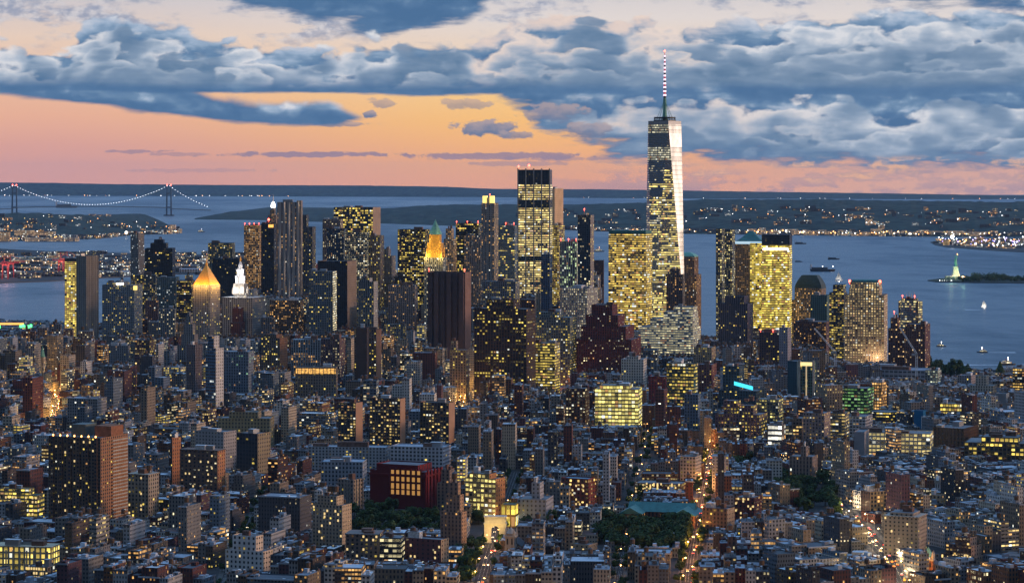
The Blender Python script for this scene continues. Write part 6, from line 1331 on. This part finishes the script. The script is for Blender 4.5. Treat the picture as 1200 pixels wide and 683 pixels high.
lamp_post = MB(); lamp_post.tube((0,0,0), (0,0,8.5), .14, 5, .09); lamp_post.tube((0,0,8.5), (2.2,0,9.2), .09, 4); lp_m = lamp_post.mesh('post', M['metal'])
lh = MB(); lh.lathe(2.3, 0, [(.25, 8.75), (.62, 9.0), (.5, 9.35), (0, 9.5)], 7); lh_m = lh.mesh('lamp_head', M['lampglow'])
cb = {}
def car_meshes(m):
    if m in cb: return cb[m]
    b = MB(); L, W = 4.6, 1.85
    prof = [(-L/2, .35), (-L/2, .85), (-L*.44, .98), (-L*.30, 1.02), (-L*.18, 1.45), (L*.18, 1.48), (L*.34, 1.02), (L*.47, .88), (L/2, .7), (L/2, .35)]
    for s in (-1, 1):
        pts = [(x, s*W/2*(1 if z < 1.1 else .82), z) for x, z in prof]; b.quad(pts if s < 0 else pts[::-1])
    for (xa, za), (xc, zc) in zip(prof, prof[1:]+prof[:1]):
        wa = W/2*(1 if za < 1.1 else .82); wc = W/2*(1 if zc < 1.1 else .82); b.quad([(xa,-wa,za),(xa,wa,za),(xc,wc,zc),(xc,-wc,zc)])
    body = b.mesh('body', M[m])
    g = MB(); g.box(-L*.20, L*.24, -W*.42, W*.42, 1.0, 1.44, cap=False); gl = g.mesh('windows', M['glass'])
    wh = MB(); wh.tube((0,-.12,.33), (0,.12,.33), .33, 8); wm = wh.mesh('wheel', M['rubber'])
    hl = MB(); hl.lathe(0, 0, [(.0, -.2), (.32, 0), (.2, .22), (0, .25)], 6); hm = hl.mesh('headlight', M['headl'])
    tl = MB(); tl.lathe(0, 0, [(.0, -.2), (.34, 0), (.22, .22), (0, .25)], 6); tm = tl.mesh('tail_light', M['taill'])
    cb[m] = (body, gl, wm, hm, tm); return cb[m]
def put(me, name, parent, loc=(0,0,0)):
    o = bpy.data.objects.new(name, me); col.objects.link(o); o.parent = parent; o.location = loc; return o
cr = random.Random(5)
def traffic(P, w, n, s0, s1, where, dirs=(1, -1)):
    L = [(c-a).length for a, c in zip(P, P[1:])]; tot = sum(L); k = 0; used = []
    while k < n:
        s = cr.uniform(s0, s1)*tot; lane = cr.choice((-.38, -.13, .13, .38))*w; dr = (1 if lane > 0 else -1) if len(dirs) == 2 else dirs[0]
        if any(abs(s-u) < 7 and abs(lane-v) < 1 for u, v in used): 
            k += .25; continue
        used.append((s, lane)); t = s
        for (a, c), l in zip(zip(P, P[1:]), L):
            if t <= l: break
            t -= l
        d = (c-a).normalized(); nn = Vector((d.y, -d.x)); p = a+d*t+nn*lane
        ang = math.atan2(d.y, d.x) + (0 if dr > 0 else math.pi)
        m, cn = cr.choice((('carblack','black'),('carwhite','white'),('cargrey','grey'),('caryellow','yellow taxi')))
        c_ = empty('car', (p.x, p.y, GZ+.01), ang)
        tag(c_, '%s car %s on %s' % (cn, 'with tail lights' if dr > 0 else 'with headlights', where), 'car', 'cars driving on %s' % where)
        body, gl, wm, hm, tm = car_meshes(m)
        put(body, 'body', c_); put(gl, 'windows', c_)
        for sx in (-1.35, 1.45):
            for sy in (-.85, .85): put(wm, 'wheel', c_, (sx, sy, 0))
        for sy in (-.65, .65): put(hm, 'headlight', c_, (2.3, sy, .65)); put(tm, 'tail_light', c_, (-2.3, sy, .8))
        k += 1
traffic(RA, 11, 14, .05, .6, 'the avenue by the yellow arch'); traffic(RG, 9, 20, 0., 1., 'the far avenue stretch glowing red')
traffic(RC, 9, 20, .1, .95, 'the straight orange avenue by the dark park')
traffic(RD, 14, 44, .2, 1., 'the broad bright crossing at the lower right')
traffic(RB, 5, 4, .1, .9, 'the narrow street left of the orange avenue'); traffic(RE, 9, 10, .0, 1., 'the street glowing left of the dark brown block')
traffic(RF, 4, 6, .1, .6, 'the dark side street at the lower left')
def lamps(P, w, step, s0, s1, where, power, c=(1,.50,.16), every=1):
    L = [(q-a).length for a, q in zip(P, P[1:])]; tot = sum(L); s = s0*tot; i = 0
    while s < s1*tot:
        t = s
        for (a, q), l in zip(zip(P, P[1:]), L):
            if t <= l: break
            t -= l
        d = (q-a).normalized(); nn = Vector((d.y, -d.x)); side = 1 if i % 2 else -1; p = a+d*t+nn*side*(w/2+1)
        o = empty('street_lamp', (p.x, p.y, GZ+.13), math.atan2(d.y, d.x) + (math.pi/2 if side > 0 else -math.pi/2)); tag(o, 'street lamp glowing amber beside %s' % where, 'street lamp', 'street lamps along %s' % where)
        put(lp_m, 'post', o); put(lh_m, 'lamp_head', o)
        if i % every == 0: lampobj((2.3, 0, 8.2), power, c, o, .5, 'lamp_light')
        s += step; i += 1
lamps(RA, 11, 34, .0, .7, 'the avenue by the yellow arch', 5000); lamps(RG, 9, 30, 0., 1., 'the far avenue stretch glowing red', 9000, (1,.28,.08))
lamps(RC, 9, 46, .0, 1., 'the straight orange avenue by the dark park', 15000, (1,.40,.08))
lamps(RD, 14, 24, .2, 1., 'the broad bright crossing at the lower right', 9000, (1,.70,.36))
lamps(RB, 5, 90, .0, 1., 'the narrow street left of the orange avenue', 2500); traffic(RH, 10, 34, .02, .98, 'the steep golden avenue at the left'); lamps(RH, 10, 32, 0., 1., 'the steep golden avenue at the left', 26000, (1,.52,.12)); lamps(RE, 9, 30, 0., 1., 'the street glowing left of the dark brown block', 14000, (1,.50,.12))

# ------------------------------------------------------------------ trees
tr = random.Random(11)
def crown_mesh(kind):
    b = MB(); r = random.Random(kind*7+1)
    cl = [(0,0,6.5,3.6)] + [(r.uniform(-3.2,3.2), r.uniform(-3.2,3.2), r.uniform(4.5,9.5), r.uniform(1.5,2.7)) for _ in range(13)]
    for cx, cy, cz, rad in cl:
        for _ in range(int(48*rad/2)):
            v = Vector((r.gauss(0,1), r.gauss(0,1), r.gauss(0,1))).normalized()*rad*r.uniform(.72,1.08); p = Vector((cx,cy,cz))+v
            n = (v.normalized()+Vector((r.uniform(-.6,.6),r.uniform(-.6,.6),r.uniform(-.2,.8)))).normalized(); u = n.orthogonal().normalized(); w = n.cross(u); s = r.uniform(.5,.95)
            b.quad([p+u*s, p+w*s, p-u*s, p-w*s])
    return b.mesh('crown', M['foliage'])
CR = [crown_mesh(i) for i in range(4)]
tb = MB(); tb.tube((0,0,0), (0,0,4.5), .42, 7, .26); tb.tube((0,0,3), (1.8,.5,6.8), .2, 5, .08); tb.tube((0,0,3.4), (-1.6,-.8,7.2), .2, 5, .08); tb.tube((0,0,4), (.2,1.5,8), .18, 5, .07); TM = tb.mesh('trunk', M['bark'])
def tree(X, Y, s, label, group, z=GZ):
    o = empty('tree', (X, Y, z), tr.uniform(0, 6.28)); o.scale = (s*tr.uniform(.9,1.1), s*tr.uniform(.9,1.1), s*tr.uniform(.85,1.2)); tag(o, label, 'tree', group)
    put(TM, 'trunk', o); put(tr.choice(CR), 'crown', o)
TREES = []
def grove(poly_px, n, s, label, group, z=GZ, keep=True):
    xs = [p[0] for p in poly_px]; ys = [p[1] for p in poly_px]; k = 0; tries = 0
    while k < n and tries < n*40:
        tries += 1; x, y = tr.uniform(min(xs), max(xs)), tr.uniform(min(ys), max(ys))
        inside = False; j = len(poly_px)-1
        for i in range(len(poly_px)):
            if (ys[i] > y) != (ys[j] > y) and x < (xs[j]-xs[i])*(y-ys[i])/(ys[j]-ys[i])+xs[i]: inside = not inside
            j = i
        if not inside: continue
        X, Y = gp(x, y)
        if any((X-a)**2+(Y-c)**2 < (5.5*s)**2 for a, c in TREES): continue
        if z == GZ and any(abs((X-cx)*math.cos(B)+(Y-cy)*math.sin(B)) < w+3 and abs(-(X-cx)*math.sin(B)+(Y-cy)*math.cos(B)) < h_+3 for cx, cy, B, w, h_ in FOOT): continue
        if z == GZ and near_road(X, Y, -2): continue
        TREES.append((X, Y)); tree(X, Y, s*tr.uniform(.8, 1.25), label, group, z); k += 1
def near_road(X, Y, extra=0.):
    p = Vector((X, Y))
    for P, hw in ROADS:
        for a, c in zip(P, P[1:]):
            d = c-a; t = max(0, min(1, (p-a).dot(d)/d.length_squared))
            if (a+d*t-p).length < hw+extra: return True
    return False
PARKS = [[(408,601),(525,601),(532,634),(412,634)], [(690,612),(735,622),(818,624),(815,650),(750,655),(705,642)], [(905,560),(960,566),(990,590),(985,612),(940,606),(912,585)], [(548,606),(566,606),(562,690),(534,690)],
         [(1086,433),(1130,434),(1137,445),(1088,445)], [(845,545),(880,545),(882,556),(845,556)]]
grove(PARKS[0], 36, 1.15, 'leafy tree in the dark grove in front of the red library', 'trees before the red library')
grove(PARKS[1], 84, 1.2, 'leafy tree in the dark park below the teal roofed hall', 'trees of the dark park')
grove(PARKS[2], 42, 1.25, 'full green tree in the clump left of the bright crossing', 'trees left of the bright crossing')
grove(PARKS[3], 14, 1.0, 'dark street tree along the avenue left of the yellow arch', 'trees along the avenue by the arch')
grove(PARKS[4], 22, 1.5, 'dark tree in the shore park at the right waterfront', 'trees of the right shore park')
grove(PARKS[5], 10, 1.1, 'dark tree in the small garden right of the orange avenue', 'trees of the small garden')
wd = MB()
for _ in range(110):
    x, y = tr.uniform(1124, 1204), tr.uniform(326.8, 331.2); X, Y = gp(x, y); s_ = tr.uniform(5, 8)*(1.25 if 1140 < x < 1180 else .8); hh_ = tr.uniform(9, 15)*(1.3 if 1140 < x < 1180 else .7)
    for _ in range(60):
        v_ = Vector((tr.gauss(0,1), tr.gauss(0,1), tr.gauss(0,.8))).normalized(); p_ = Vector((X, Y, 3+hh_*.6))+Vector((v_.x*s_, v_.y*s_, v_.z*hh_*.5)); n_ = (v_+Vector((tr.uniform(-.5,.5),tr.uniform(-.5,.5),.3))).normalized(); u_ = n_.orthogonal().normalized(); w_ = n_.cross(u_)
        wd.quad([p_+u_*1.6, p_+w_*1.6, p_-u_*1.6, p_-w_*1.6])
tag(wd.build('islet_wood', M['foliage']), kind='stuff')
grove([(602,612),(640,610),(660,625),(640,640),(604,640)], 8, 1.0, 'dark tree among the houses right of the yellow arch', 'trees near the church tower')
X, Y = gp(1172, 444); o = empty('conifer_tree', (X, Y, GZ)); tag(o, 'tall dark conical tree standing alone at the right waterfront', 'tree')
b = MB(); b.tube((0,0,0), (0,0,8), .5, 6); b.build('trunk', M['bark'], o); b = MB(); r = random.Random(3)
for _ in range(900):
    t = r.random(); a = r.uniform(0, 6.28); rad = 10*(1-t)*r.uniform(.6, 1.05)+.5; p = Vector((rad*math.cos(a), rad*math.sin(a), 4+22*t)); n = Vector((math.cos(a), math.sin(a), .5)).normalized(); u = n.orthogonal().normalized(); w = n.cross(u); s = r.uniform(.7, 1.2); b.quad([p+u*s, p+w*s, p-u*s, p-w*s])
b.build('crown', M['foliage'], o)

def street_trees(P, w, step, s0, s1, label, group, sides=(-1, 1)):
    L = [(q-a).length for a, q in zip(P, P[1:])]; tot = sum(L); s = s0*tot
    while s < s1*tot:
        t = s
        for (a, q), l in zip(zip(P, P[1:]), L):
            if t <= l: break
            t -= l
        d = (q-a).normalized(); nn = Vector((d.y, -d.x))
        for sd in sides:
            if tr.random() < .72: p = a+d*t+nn*sd*(w/2+2.2); tree(p.x+tr.uniform(-.6,.6), p.y+tr.uniform(-3,3), tr.uniform(.55,.85), label, group)
        s += step
street_trees(RC, 9, 24, .05, 1., 'small street tree lining the straight orange avenue by the dark park', 'street trees of the orange avenue', (-1, 1))
street_trees(RB, 5, 42, .0, 1., 'small street tree lining the narrow street left of the orange avenue', 'street trees of the narrow street')
street_trees(RF, 4, 40, .1, 1., 'small street tree lining the dark side street at the lower left', 'street trees of the dark side street')
street_trees(RA, 11, 26, .3, 1., 'small street tree along the avenue beyond the yellow arch', 'street trees beyond the arch')

# ------------------------------------------------------------------ the small houses of the city, block by block
WALLS = [('red brick', C(13,5.2,4.6)), ('dark red brick', C(9,4.2,4)), ('brown brick', C(10,7.8,6.6)), ('tan brick', C(22,18,14)), ('cream', C(38,33,26)), ('grey stone', C(20,20,20)),
         ('pale grey', C(33,34,36)), ('white painted', C(56,56,55)), ('dark grey', C(7,7,8)), ('orange brick', C(25,12,7)), ('blue grey', C(14,18,23)), ('plum brick', C(12,6.5,8))]
WW = [9, 10, 12, 10, 10, 13, 14, 10, 12, 4, 12, 4]
ROOFS = [('silver', (.38,.44,.52)), ('pale', (.50,.57,.65)), ('grey', (.23,.26,.31)), ('dark', (.07,.08,.10)), ('tar black', (.035,.04,.05)), ('white', (.72,.76,.8)), ('rusty', (.13,.07,.06))]
RW = [14, 13, 18, 22, 20, 8, 5]
LP = []; LKEY = {}
def lpar(wi, lit):
    key = (wi, lit)
    if key not in LKEY:
        c = WALLS[wi][1]; LKEY[key] = len(LP)
        LP.append(None)
    return LKEY[key]
br = random.Random(99)
PAR = []           # shared parameter table of all small houses
VAR = {}
for wi, (nm, c) in enumerate(WALLS):
    for v in range(6):
        lit = (.02, .055, .10, .18, .34, .60)[v]; f = br.uniform(.75, 1.25)
        VAR[(wi, v)] = len(PAR)
        PAR.append(FP([x*f for x in c], br.uniform(.36,.6) if v < 4 else br.uniform(.7,.92), br.uniform(.42,.56), br.uniform(.7,1), lit, 0.15 if v < 3 else .55, br.uniform(.9,1.9), br.choice([YEL,AMB,WRM,AMB,(1,.7,.25,1)])))
RP0 = len(PAR)
for nm, c in ROOFS: PAR.append(roofparam(c))
def inpoly(x, y, poly):
    ins = False; j = len(poly)-1
    for i in range(len(poly)):
        xi, yi = poly[i]; xj, yj = poly[j]
        if (yi > y) != (yj > y) and x < (xj-xi)*(y-yi)/(yj-yi)+xi: ins = not ins
        j = i
    return ins
PARKG = [[gp(*p) for p in q] for q in PARKS]
SHORE_KEEP = [(p[0], p[1]-35) for p in SH]
ISL2 = [(2300,-1200)] + SHORE_KEEP[::-1] + [(-2700,-1200)]
def skyline(x):
    return np.interp(x, [0,60,120,260,330,470,560,700,760,820,838,930,985,1090,1110,1200], [396,392,400,392,378,385,392,372,392,398,398,400,425,432,446,446])
def zone(X, Y):
    x = 600+X*F/Y
    if Y < 3350:
        if x > 905 + (Y-2300)*.03: return R(24)
        if x < 400: return R(-17)
        return R(-4)
    return R(-12) if x < 470 else R(-5) if x < 820 else R(6)
HOUSES = []
# nothing may stand so high that it hides what the photo shows behind it
CON = [(xc-wpx/2, xc+wpx/2, yt+(YH+H*F/d-yt)*(.72 if yt > 430 else .66), d) for nm, xc, yt, d, _, wpx in LAND if d < 9000]
CON += [(406,528,628,2330), (688,828,640,2250), (905,992,604,2450), (545,600,648,2220), (1086,1135,441,4100), (1160,1184,443,4100), (736,817,612,2330),(743,798,582,2560), (1003,1093,548,2900), (1131,1200,556,2820), (346,394,441,3480), (842,892,470,3420), (545,605,606,2340), (1012,1036,640,2200), (985,1090,446,3950)]
# low courts: keep the ends of the bright avenues open
CON += [(808,834,655,2200), (816,834,600,2500), (1000,1030,640,2200), (646,664,462,3900), (540,552,476,3700), (57,75,506,3120), (562,580,668,2100)]
GRID = {}
for f_ in FOOT:
    for gx in range(int((f_[0]-80)//40), int((f_[0]+80)//40)+1):
        for gy in range(int((f_[1]-80)//40), int((f_[1]+80)//40)+1): GRID.setdefault((gx, gy), []).append(f_)
def blocked(X, Y, w, dd, B):
    if near_road(X, Y, min(w, dd)*.42): return True
    r = math.hypot(w, dd)*.36
    for cx, cy, FB, hw, hd in GRID.get((int(X//40), int(Y//40)), ()):
        lx = (X-cx)*math.cos(FB)+(Y-cy)*math.sin(FB); ly = -(X-cx)*math.sin(FB)+(Y-cy)*math.cos(FB)
        if abs(lx) < hw+r and abs(ly) < hd+r: return True
    for q in PARKG:
        if inpoly(X, Y, q): return True
    return False
for B in (R(24), R(-17), R(-4), R(-12), R(-5), R(6)):
    cB, sB = math.cos(B), math.sin(B)
    v = -400.
    while v < 6600:
        bd = br.uniform(54, 66); street = 17.
        u = -3200.; 
        while u < 3200:
            bl = br.uniform(95, 190)
            # one block: two rows of lots back to back
            cxm, cym = u+bl/2, v+bd/2; Xm, Ym = cxm*cB-cym*sB, cxm*sB+cym*cB
            if 1900 < Ym < 6400 and abs(Xm) < Ym*.225+140:
                for row in (0, 1):
                    s = 0.; ri = br.random()
                    rowh = br.uniform(13, 20)
                    while s < bl-6:
                        far_ = Ym > 3350
                        lw = br.uniform(6., 10) if br.random() < (.62 if not far_ else .25) else br.uniform(10, 22) if br.random() < .84 else br.uniform(24, 40)
                        if far_: lw = max(lw, 9)
                        lw = min(lw, bl-s)
                        dd = bd/2-br.uniform(2, 7) 
                        lu = u+s+lw/2; lv_ = v + (dd/2 if row == 0 else bd-dd/2)
                        X, Y = lu*cB-lv_*sB, lu*sB+lv_*cB; s += lw
                        if Y < 1930 or abs(X) > Y*.206+25 or lw < 5: continue
                        if abs(zone(X, Y)-B) > 1e-6 or not inpoly(X, Y, ISL2) or blocked(X, Y, lw, dd, B): continue
                        q = br.random()
                        if Y < 3000: hh = rowh+br.uniform(-4, 5) if q < .75 else br.uniform(20, 36) if q < .95 else br.uniform(38, 55)
                        elif Y < 3700: hh = br.uniform(16, 27) if q < .75 else br.uniform(26, 44) if q < .95 else br.uniform(44, 68)
                        elif Y < 4400: hh = br.uniform(22, 42) if q < .7 else br.uniform(40, 80)
                        else: hh = br.uniform(28, 60) if q < .6 else br.uniform(55, 110)
                        xp = 600+X*F/Y; tallx = 130 < xp < 700 and Y > 4350 and lw > 12 and br.random() < .9; lim = pz(skyline(xp) - (br.uniform(10, 76) if tallx else 0), Y); hh = hh if not tallx else br.uniform(60, 190)
                        hh = min(hh, max(10, lim-GZ)); hpx = lw*F/Y/2
                        for c0, c1, cy_, cd_ in CON:
                            if Y < cd_-10 and xp+hpx > c0 and xp-hpx < c1: hh = min(hh, max(8.5, pz(cy_, Y+dd/2)-GZ+br.uniform(-1.5,1.5)))
                        if xp > 1085 and Y > 3300: hh = min(hh, 24)
                        if Y < 2060: hh = min(hh, 24)
                        vv = br.choices(range(6), (26, 26, 22, 14, 7, 5) if Y < 3000 else (18, 22, 22, 18, 12, 8))[0]
                        HOUSES.append(dict(X=X, Y=Y, B=B, w=lw-.15, d=dd, h=hh, wi=br.choices(range(12), WW)[0], v=vv, ri=br.choices(range(7), RW)[0], s=br.random()*1e6, row=row))
            u += bl + 22
        v += bd + street
print('houses', len(HOUSES))
# which of them show largest
for q in HOUSES:
    q['x0'] = 600+(q['X']-q['w']/2)*F/q['Y']; q['x1'] = 600+(q['X']+q['w']/2)*F/q['Y']
    q['yt'] = YH+(H-GZ-q['h'])*F/(q['Y']+q['d']/2); q['yb'] = YH+(H-GZ)*F/(q['Y']-q['d']/2)
occ = [(q['Y']-q['d']/2, q['x0'], q['x1'], q['yt'], q['yb'], i) for i, q in enumerate(HOUSES)]
for (nm, xc, yt, d, _, wpx) in LAND: occ.append((d, xc-wpx/2, xc+wpx/2, yt, gd(0) if False else YH+H*F/d, -1))
occ.sort(key=lambda t: t[0])
buf = np.zeros((683, 1200), bool); cnt = np.zeros(len(HOUSES), int)
for d, a, c, t, e, i in occ:
    a, c, t, e = max(0, int(round(a))), min(1200, int(round(c))), max(0, int(round(t))), min(683, int(round(e)))
    if c <= a or e <= t: continue
    sub = buf[t:e, a:c]
    if i >= 0: cnt[i] = (~sub).sum()
    sub[:] = True
order = np.argsort(-cnt); OWN = set(int(i) for i in order[:290] if cnt[i] > 0)
def house(q, own):
    """adds the parts of one small house to {part name: MB} in local coordinates"""
    r = random.Random(q['s']); out = {}
    w, dd, h = q['w']/2, q['d']/2, q['h']; p = VAR[(q['wi'], q['v'])]; rp = RP0+q['ri']
    W = out['wall'] = MB()
    fh = r.uniform(3.1, 3.7); cw = r.uniform(2.2, 3.3) if q['Y'] < 3000 else r.uniform(2.6, 4.2)
    shape = r.random()
    lvls = [(-w, w, -dd, dd, 0, h)]
    if q['w'] > 13 and shape < .22: lvls = [(-w, w, -dd, dd, 0, h*.72), (-w+2, w-2.5, -dd+2, dd-2, h*.72-.9, h)]
    elif q['w'] > 16 and shape < .4: lvls = [(-w, -w*.15, -dd, dd, 0, h), (-w*.15+.01, w, -dd+.3, dd-r.uniform(2, 8), 0, h*r.uniform(.72, .95))]
    Rf = out['roof'] = MB()
    for x0, x1, y0, y1, z0, z1 in lvls:
        W.ring([(x0,y0),(x1,y0),(x1,y1),(x0,y1)], z0, z1, p, 0, cw, fh)
        Rf.cap([(x0,y0),(x1,y0),(x1,y1),(x0,y1)], z1-.9, rp, 0)
        if r.random() < .4: # tarpaulin patch or terrace of another shade
            ax, ay = r.uniform(x0+.5, (x0+x1)/2), r.uniform(y0+.5, (y0+y1)/2); Rf.cap([(ax,ay),(min(x1-.4,ax+(x1-x0)*.4),ay),(min(x1-.4,ax+(x1-x0)*.4),ay+(y1-y0)*.4),(ax,ay+(y1-y0)*.4)], z1-.86, RP0+r.randrange(7), 0)
    x0, x1, y0, y1, _, z1 = lvls[-1] if len(lvls) == 2 and shape < .22 else lvls[0]
    lx, ly = x1-x0, y1-y0
    Bk = out['bulkhead'] = MB()
    bx, by = r.uniform(x0+1, max(x0+1.1, x1-4)), r.uniform(y0+2, y1-6); bh = r.uniform(2.2, 3.6)
    Bk.box(bx, min(x1-.3, bx+r.uniform(2.5, 4.5)), by, by+r.uniform(3, 6), z1-.9, z1+bh-.9, p if r.random() < .5 else RP0+r.choice((0,1,2)), 0, cw=50, fh=50)
    if r.random() < .7:
        U = out['air_unit'] = MB()
        for _ in range(r.randint(1, 2) if own else r.randint(1, 5)):
            ax, ay = r.uniform(x0+.6, max(x0+.7, x1-2.6)), r.uniform(y0+.6, y1-3); s = r.uniform(1., 2.4); U.box(ax, min(x1-.2, ax+s), ay, ay+s*r.uniform(.8, 1.6), z1-.9, z1-.9+r.uniform(.8, 1.9), 0, 2)
    if r.random() < .6:
        K = out['chimney'] = MB()
        for _ in range(r.randint(1, 2)):
            cx = x0+.1 if r.random() < .5 else x1-.9; cy = r.uniform(y0+2, y1-2); K.box(cx, cx+.8, cy, cy+1.3, z1-.9, z1+r.uniform(.8, 2.2), 0, 3)
    if r.random() < .5:
        Cn = out['cornice'] = MB(); y_ = lvls[0][2]; zc = lvls[0][5]; Cn.box(lvls[0][0]-.05, lvls[0][1]+.05, y_-.6, y_-.02, zc-.9, zc+.25, RP0+r.choice((2,3,0)), 1)
    if q['h'] > 17 and r.random() < .30 or q['h'] > 30:
        Tk = out['water_tank'] = MB(); tx, ty = r.uniform(x0+2.5, max(x0+2.6, x1-2.5)), r.uniform(y0+3, y1-3); zt_ = z1-.9
        Tk.lathe(tx, ty, [(1.9, zt_+3.4), (1.9, zt_+7)], 8, 0, 4); Tk.lathe(tx, ty, [(2.1, zt_+7), (0, zt_+8.5)], 8, 0, 5)
        for sx in (-1, 1):
            for sy in (-1, 1): Tk.tube((tx+sx*1.2, ty+sy*1.2, zt_), (tx+sx*1.2, ty+sy*1.2, zt_+3.4), .16, 3, m=6)
    q['tank'] = 'water_tank' in out
    return out
MATS = [FAC, ROOF, M['acwhite'], M['brick'], M['wood'], M['tankroof'], M['darkmetal']]
big = MB(); QS = []
for i, q in enumerate(HOUSES):
    if i in OWN: QS.append(q); continue
    out = house(q, False)
    for nm, b in out.items():
        i0 = len(big.v); k0 = i0
        for vtx in b.v: big.v.append(vtx)
        big.xform(i0, q['B'], q['X'], q['Y'], GZ)
        for f in b.f: big.f.append(tuple(j+i0 for j in f))
        big.uv += b.uv; big.p += b.p
        big.m += [1]*len(b.m) if nm == 'roof' else b.m if nm in ('air_unit','chimney','water_tank','cornice') else [0]*len(b.m)
tag(big.build('city_buildings', MATS, None, PAR), kind='stuff')

# wording of the individual houses: kind, wall, roof, extras, and place against the nearest unmistakable neighbour
LM = [(nm, xc, yt, wpx, d) for nm, xc, yt, d, _, wpx in LAND if 480 < yt or (yt > 390 and wpx > 8)]
keys = {}
for q in QS:
    xc = (q['x0']+q['x1'])/2; yc = q['yt']+4
    best = min(LM, key=lambda t: ((max(0, abs(t[1]-xc)-t[3]*.5))**2 + ((t[2]+12-yc)*1.2)**2))
    dx, dy = xc-best[1], yc-(best[2]+12)
    side = 'right of' if dx > best[3]*.5 and dx > abs(dy)*.8 else 'left of' if -dx > best[3]*.5 and -dx > abs(dy)*.8 else 'in front of' if q['Y'] < best[4] else 'beyond'
    st = max(3, round(q['h']/3.4)); kind = 'walk-up' if st <= 6 else 'apartment house' if st <= 12 else 'apartment tower'
    if q['w'] > 24 and st <= 9: kind = 'loft building'
    wall = WALLS[q['wi']][0]; roof = ROOFS[q['ri']][0]
    litw = ('few lit windows', 'few lit windows', 'some lit windows', 'some lit windows', 'many lit windows', 'glowing windows')[q['v']]
    q['nm'] = {'walk-up':'walk_up_house','apartment house':'apartment_house','apartment tower':'apartment_tower','loft building':'loft_building'}[kind]
    q['lab'] = (wall, kind, roof, litw, side, best[0]); keys.setdefault((wall, kind, roof, side, best[0]), []).append((dx*dx+dy*dy, id(q)))
ORD = ['nearest', 'second nearest', 'third nearest', 'fourth nearest', 'fifth nearest', 'sixth nearest', 'seventh nearest']
for q in QS:
    wall, kind, roof, litw, side, lm = q['lab']; lst = sorted(keys[(wall, kind, roof, side, lm)]); k = [e[1] for e in lst].index(id(q))
    lab = '%s %s with %s roof, %s%s %s' % (wall, kind, roof, '' if len(lst) == 1 else ORD[min(k, 6)]+' such one ', side, lm)
    if len(lab.split()) > 16: lab = lab.replace(' with %s roof,' % roof, ',')
    if len(lab.split()) > 16: lab = lab.replace(' such one', '')
    assert len(lab.split()) <= 16, lab
    out = {}; ex = house(q, True)
    root = empty(q['nm'], (q['X'], q['Y'], GZ), q['B'])
    tag(root, lab, 'building', 'small buildings of the city blocks')
    for nm, b in ex.items():
        if nm == 'roof': b.m = [0]*len(b.m); b.build(nm, ROOF, root, PAR)
        elif nm in ('wall', 'bulkhead'): b.m = [0]*len(b.m); b.build(nm, FAC, root, PAR)
        elif nm == 'cornice': b.m = [0]*len(b.m); b.build(nm, ROOF, root, PAR)
        elif nm == 'air_unit': b.m = [0]*len(b.m); b.build(nm, M['acwhite'], root)
        elif nm == 'chimney': b.m = [0]*len(b.m); b.build(nm, M['brick'], root)
        elif nm == 'water_tank': b.m = [k-4 for k in b.m]; b.build(nm, MATS[4:7], root)
print('individual houses', len(QS))
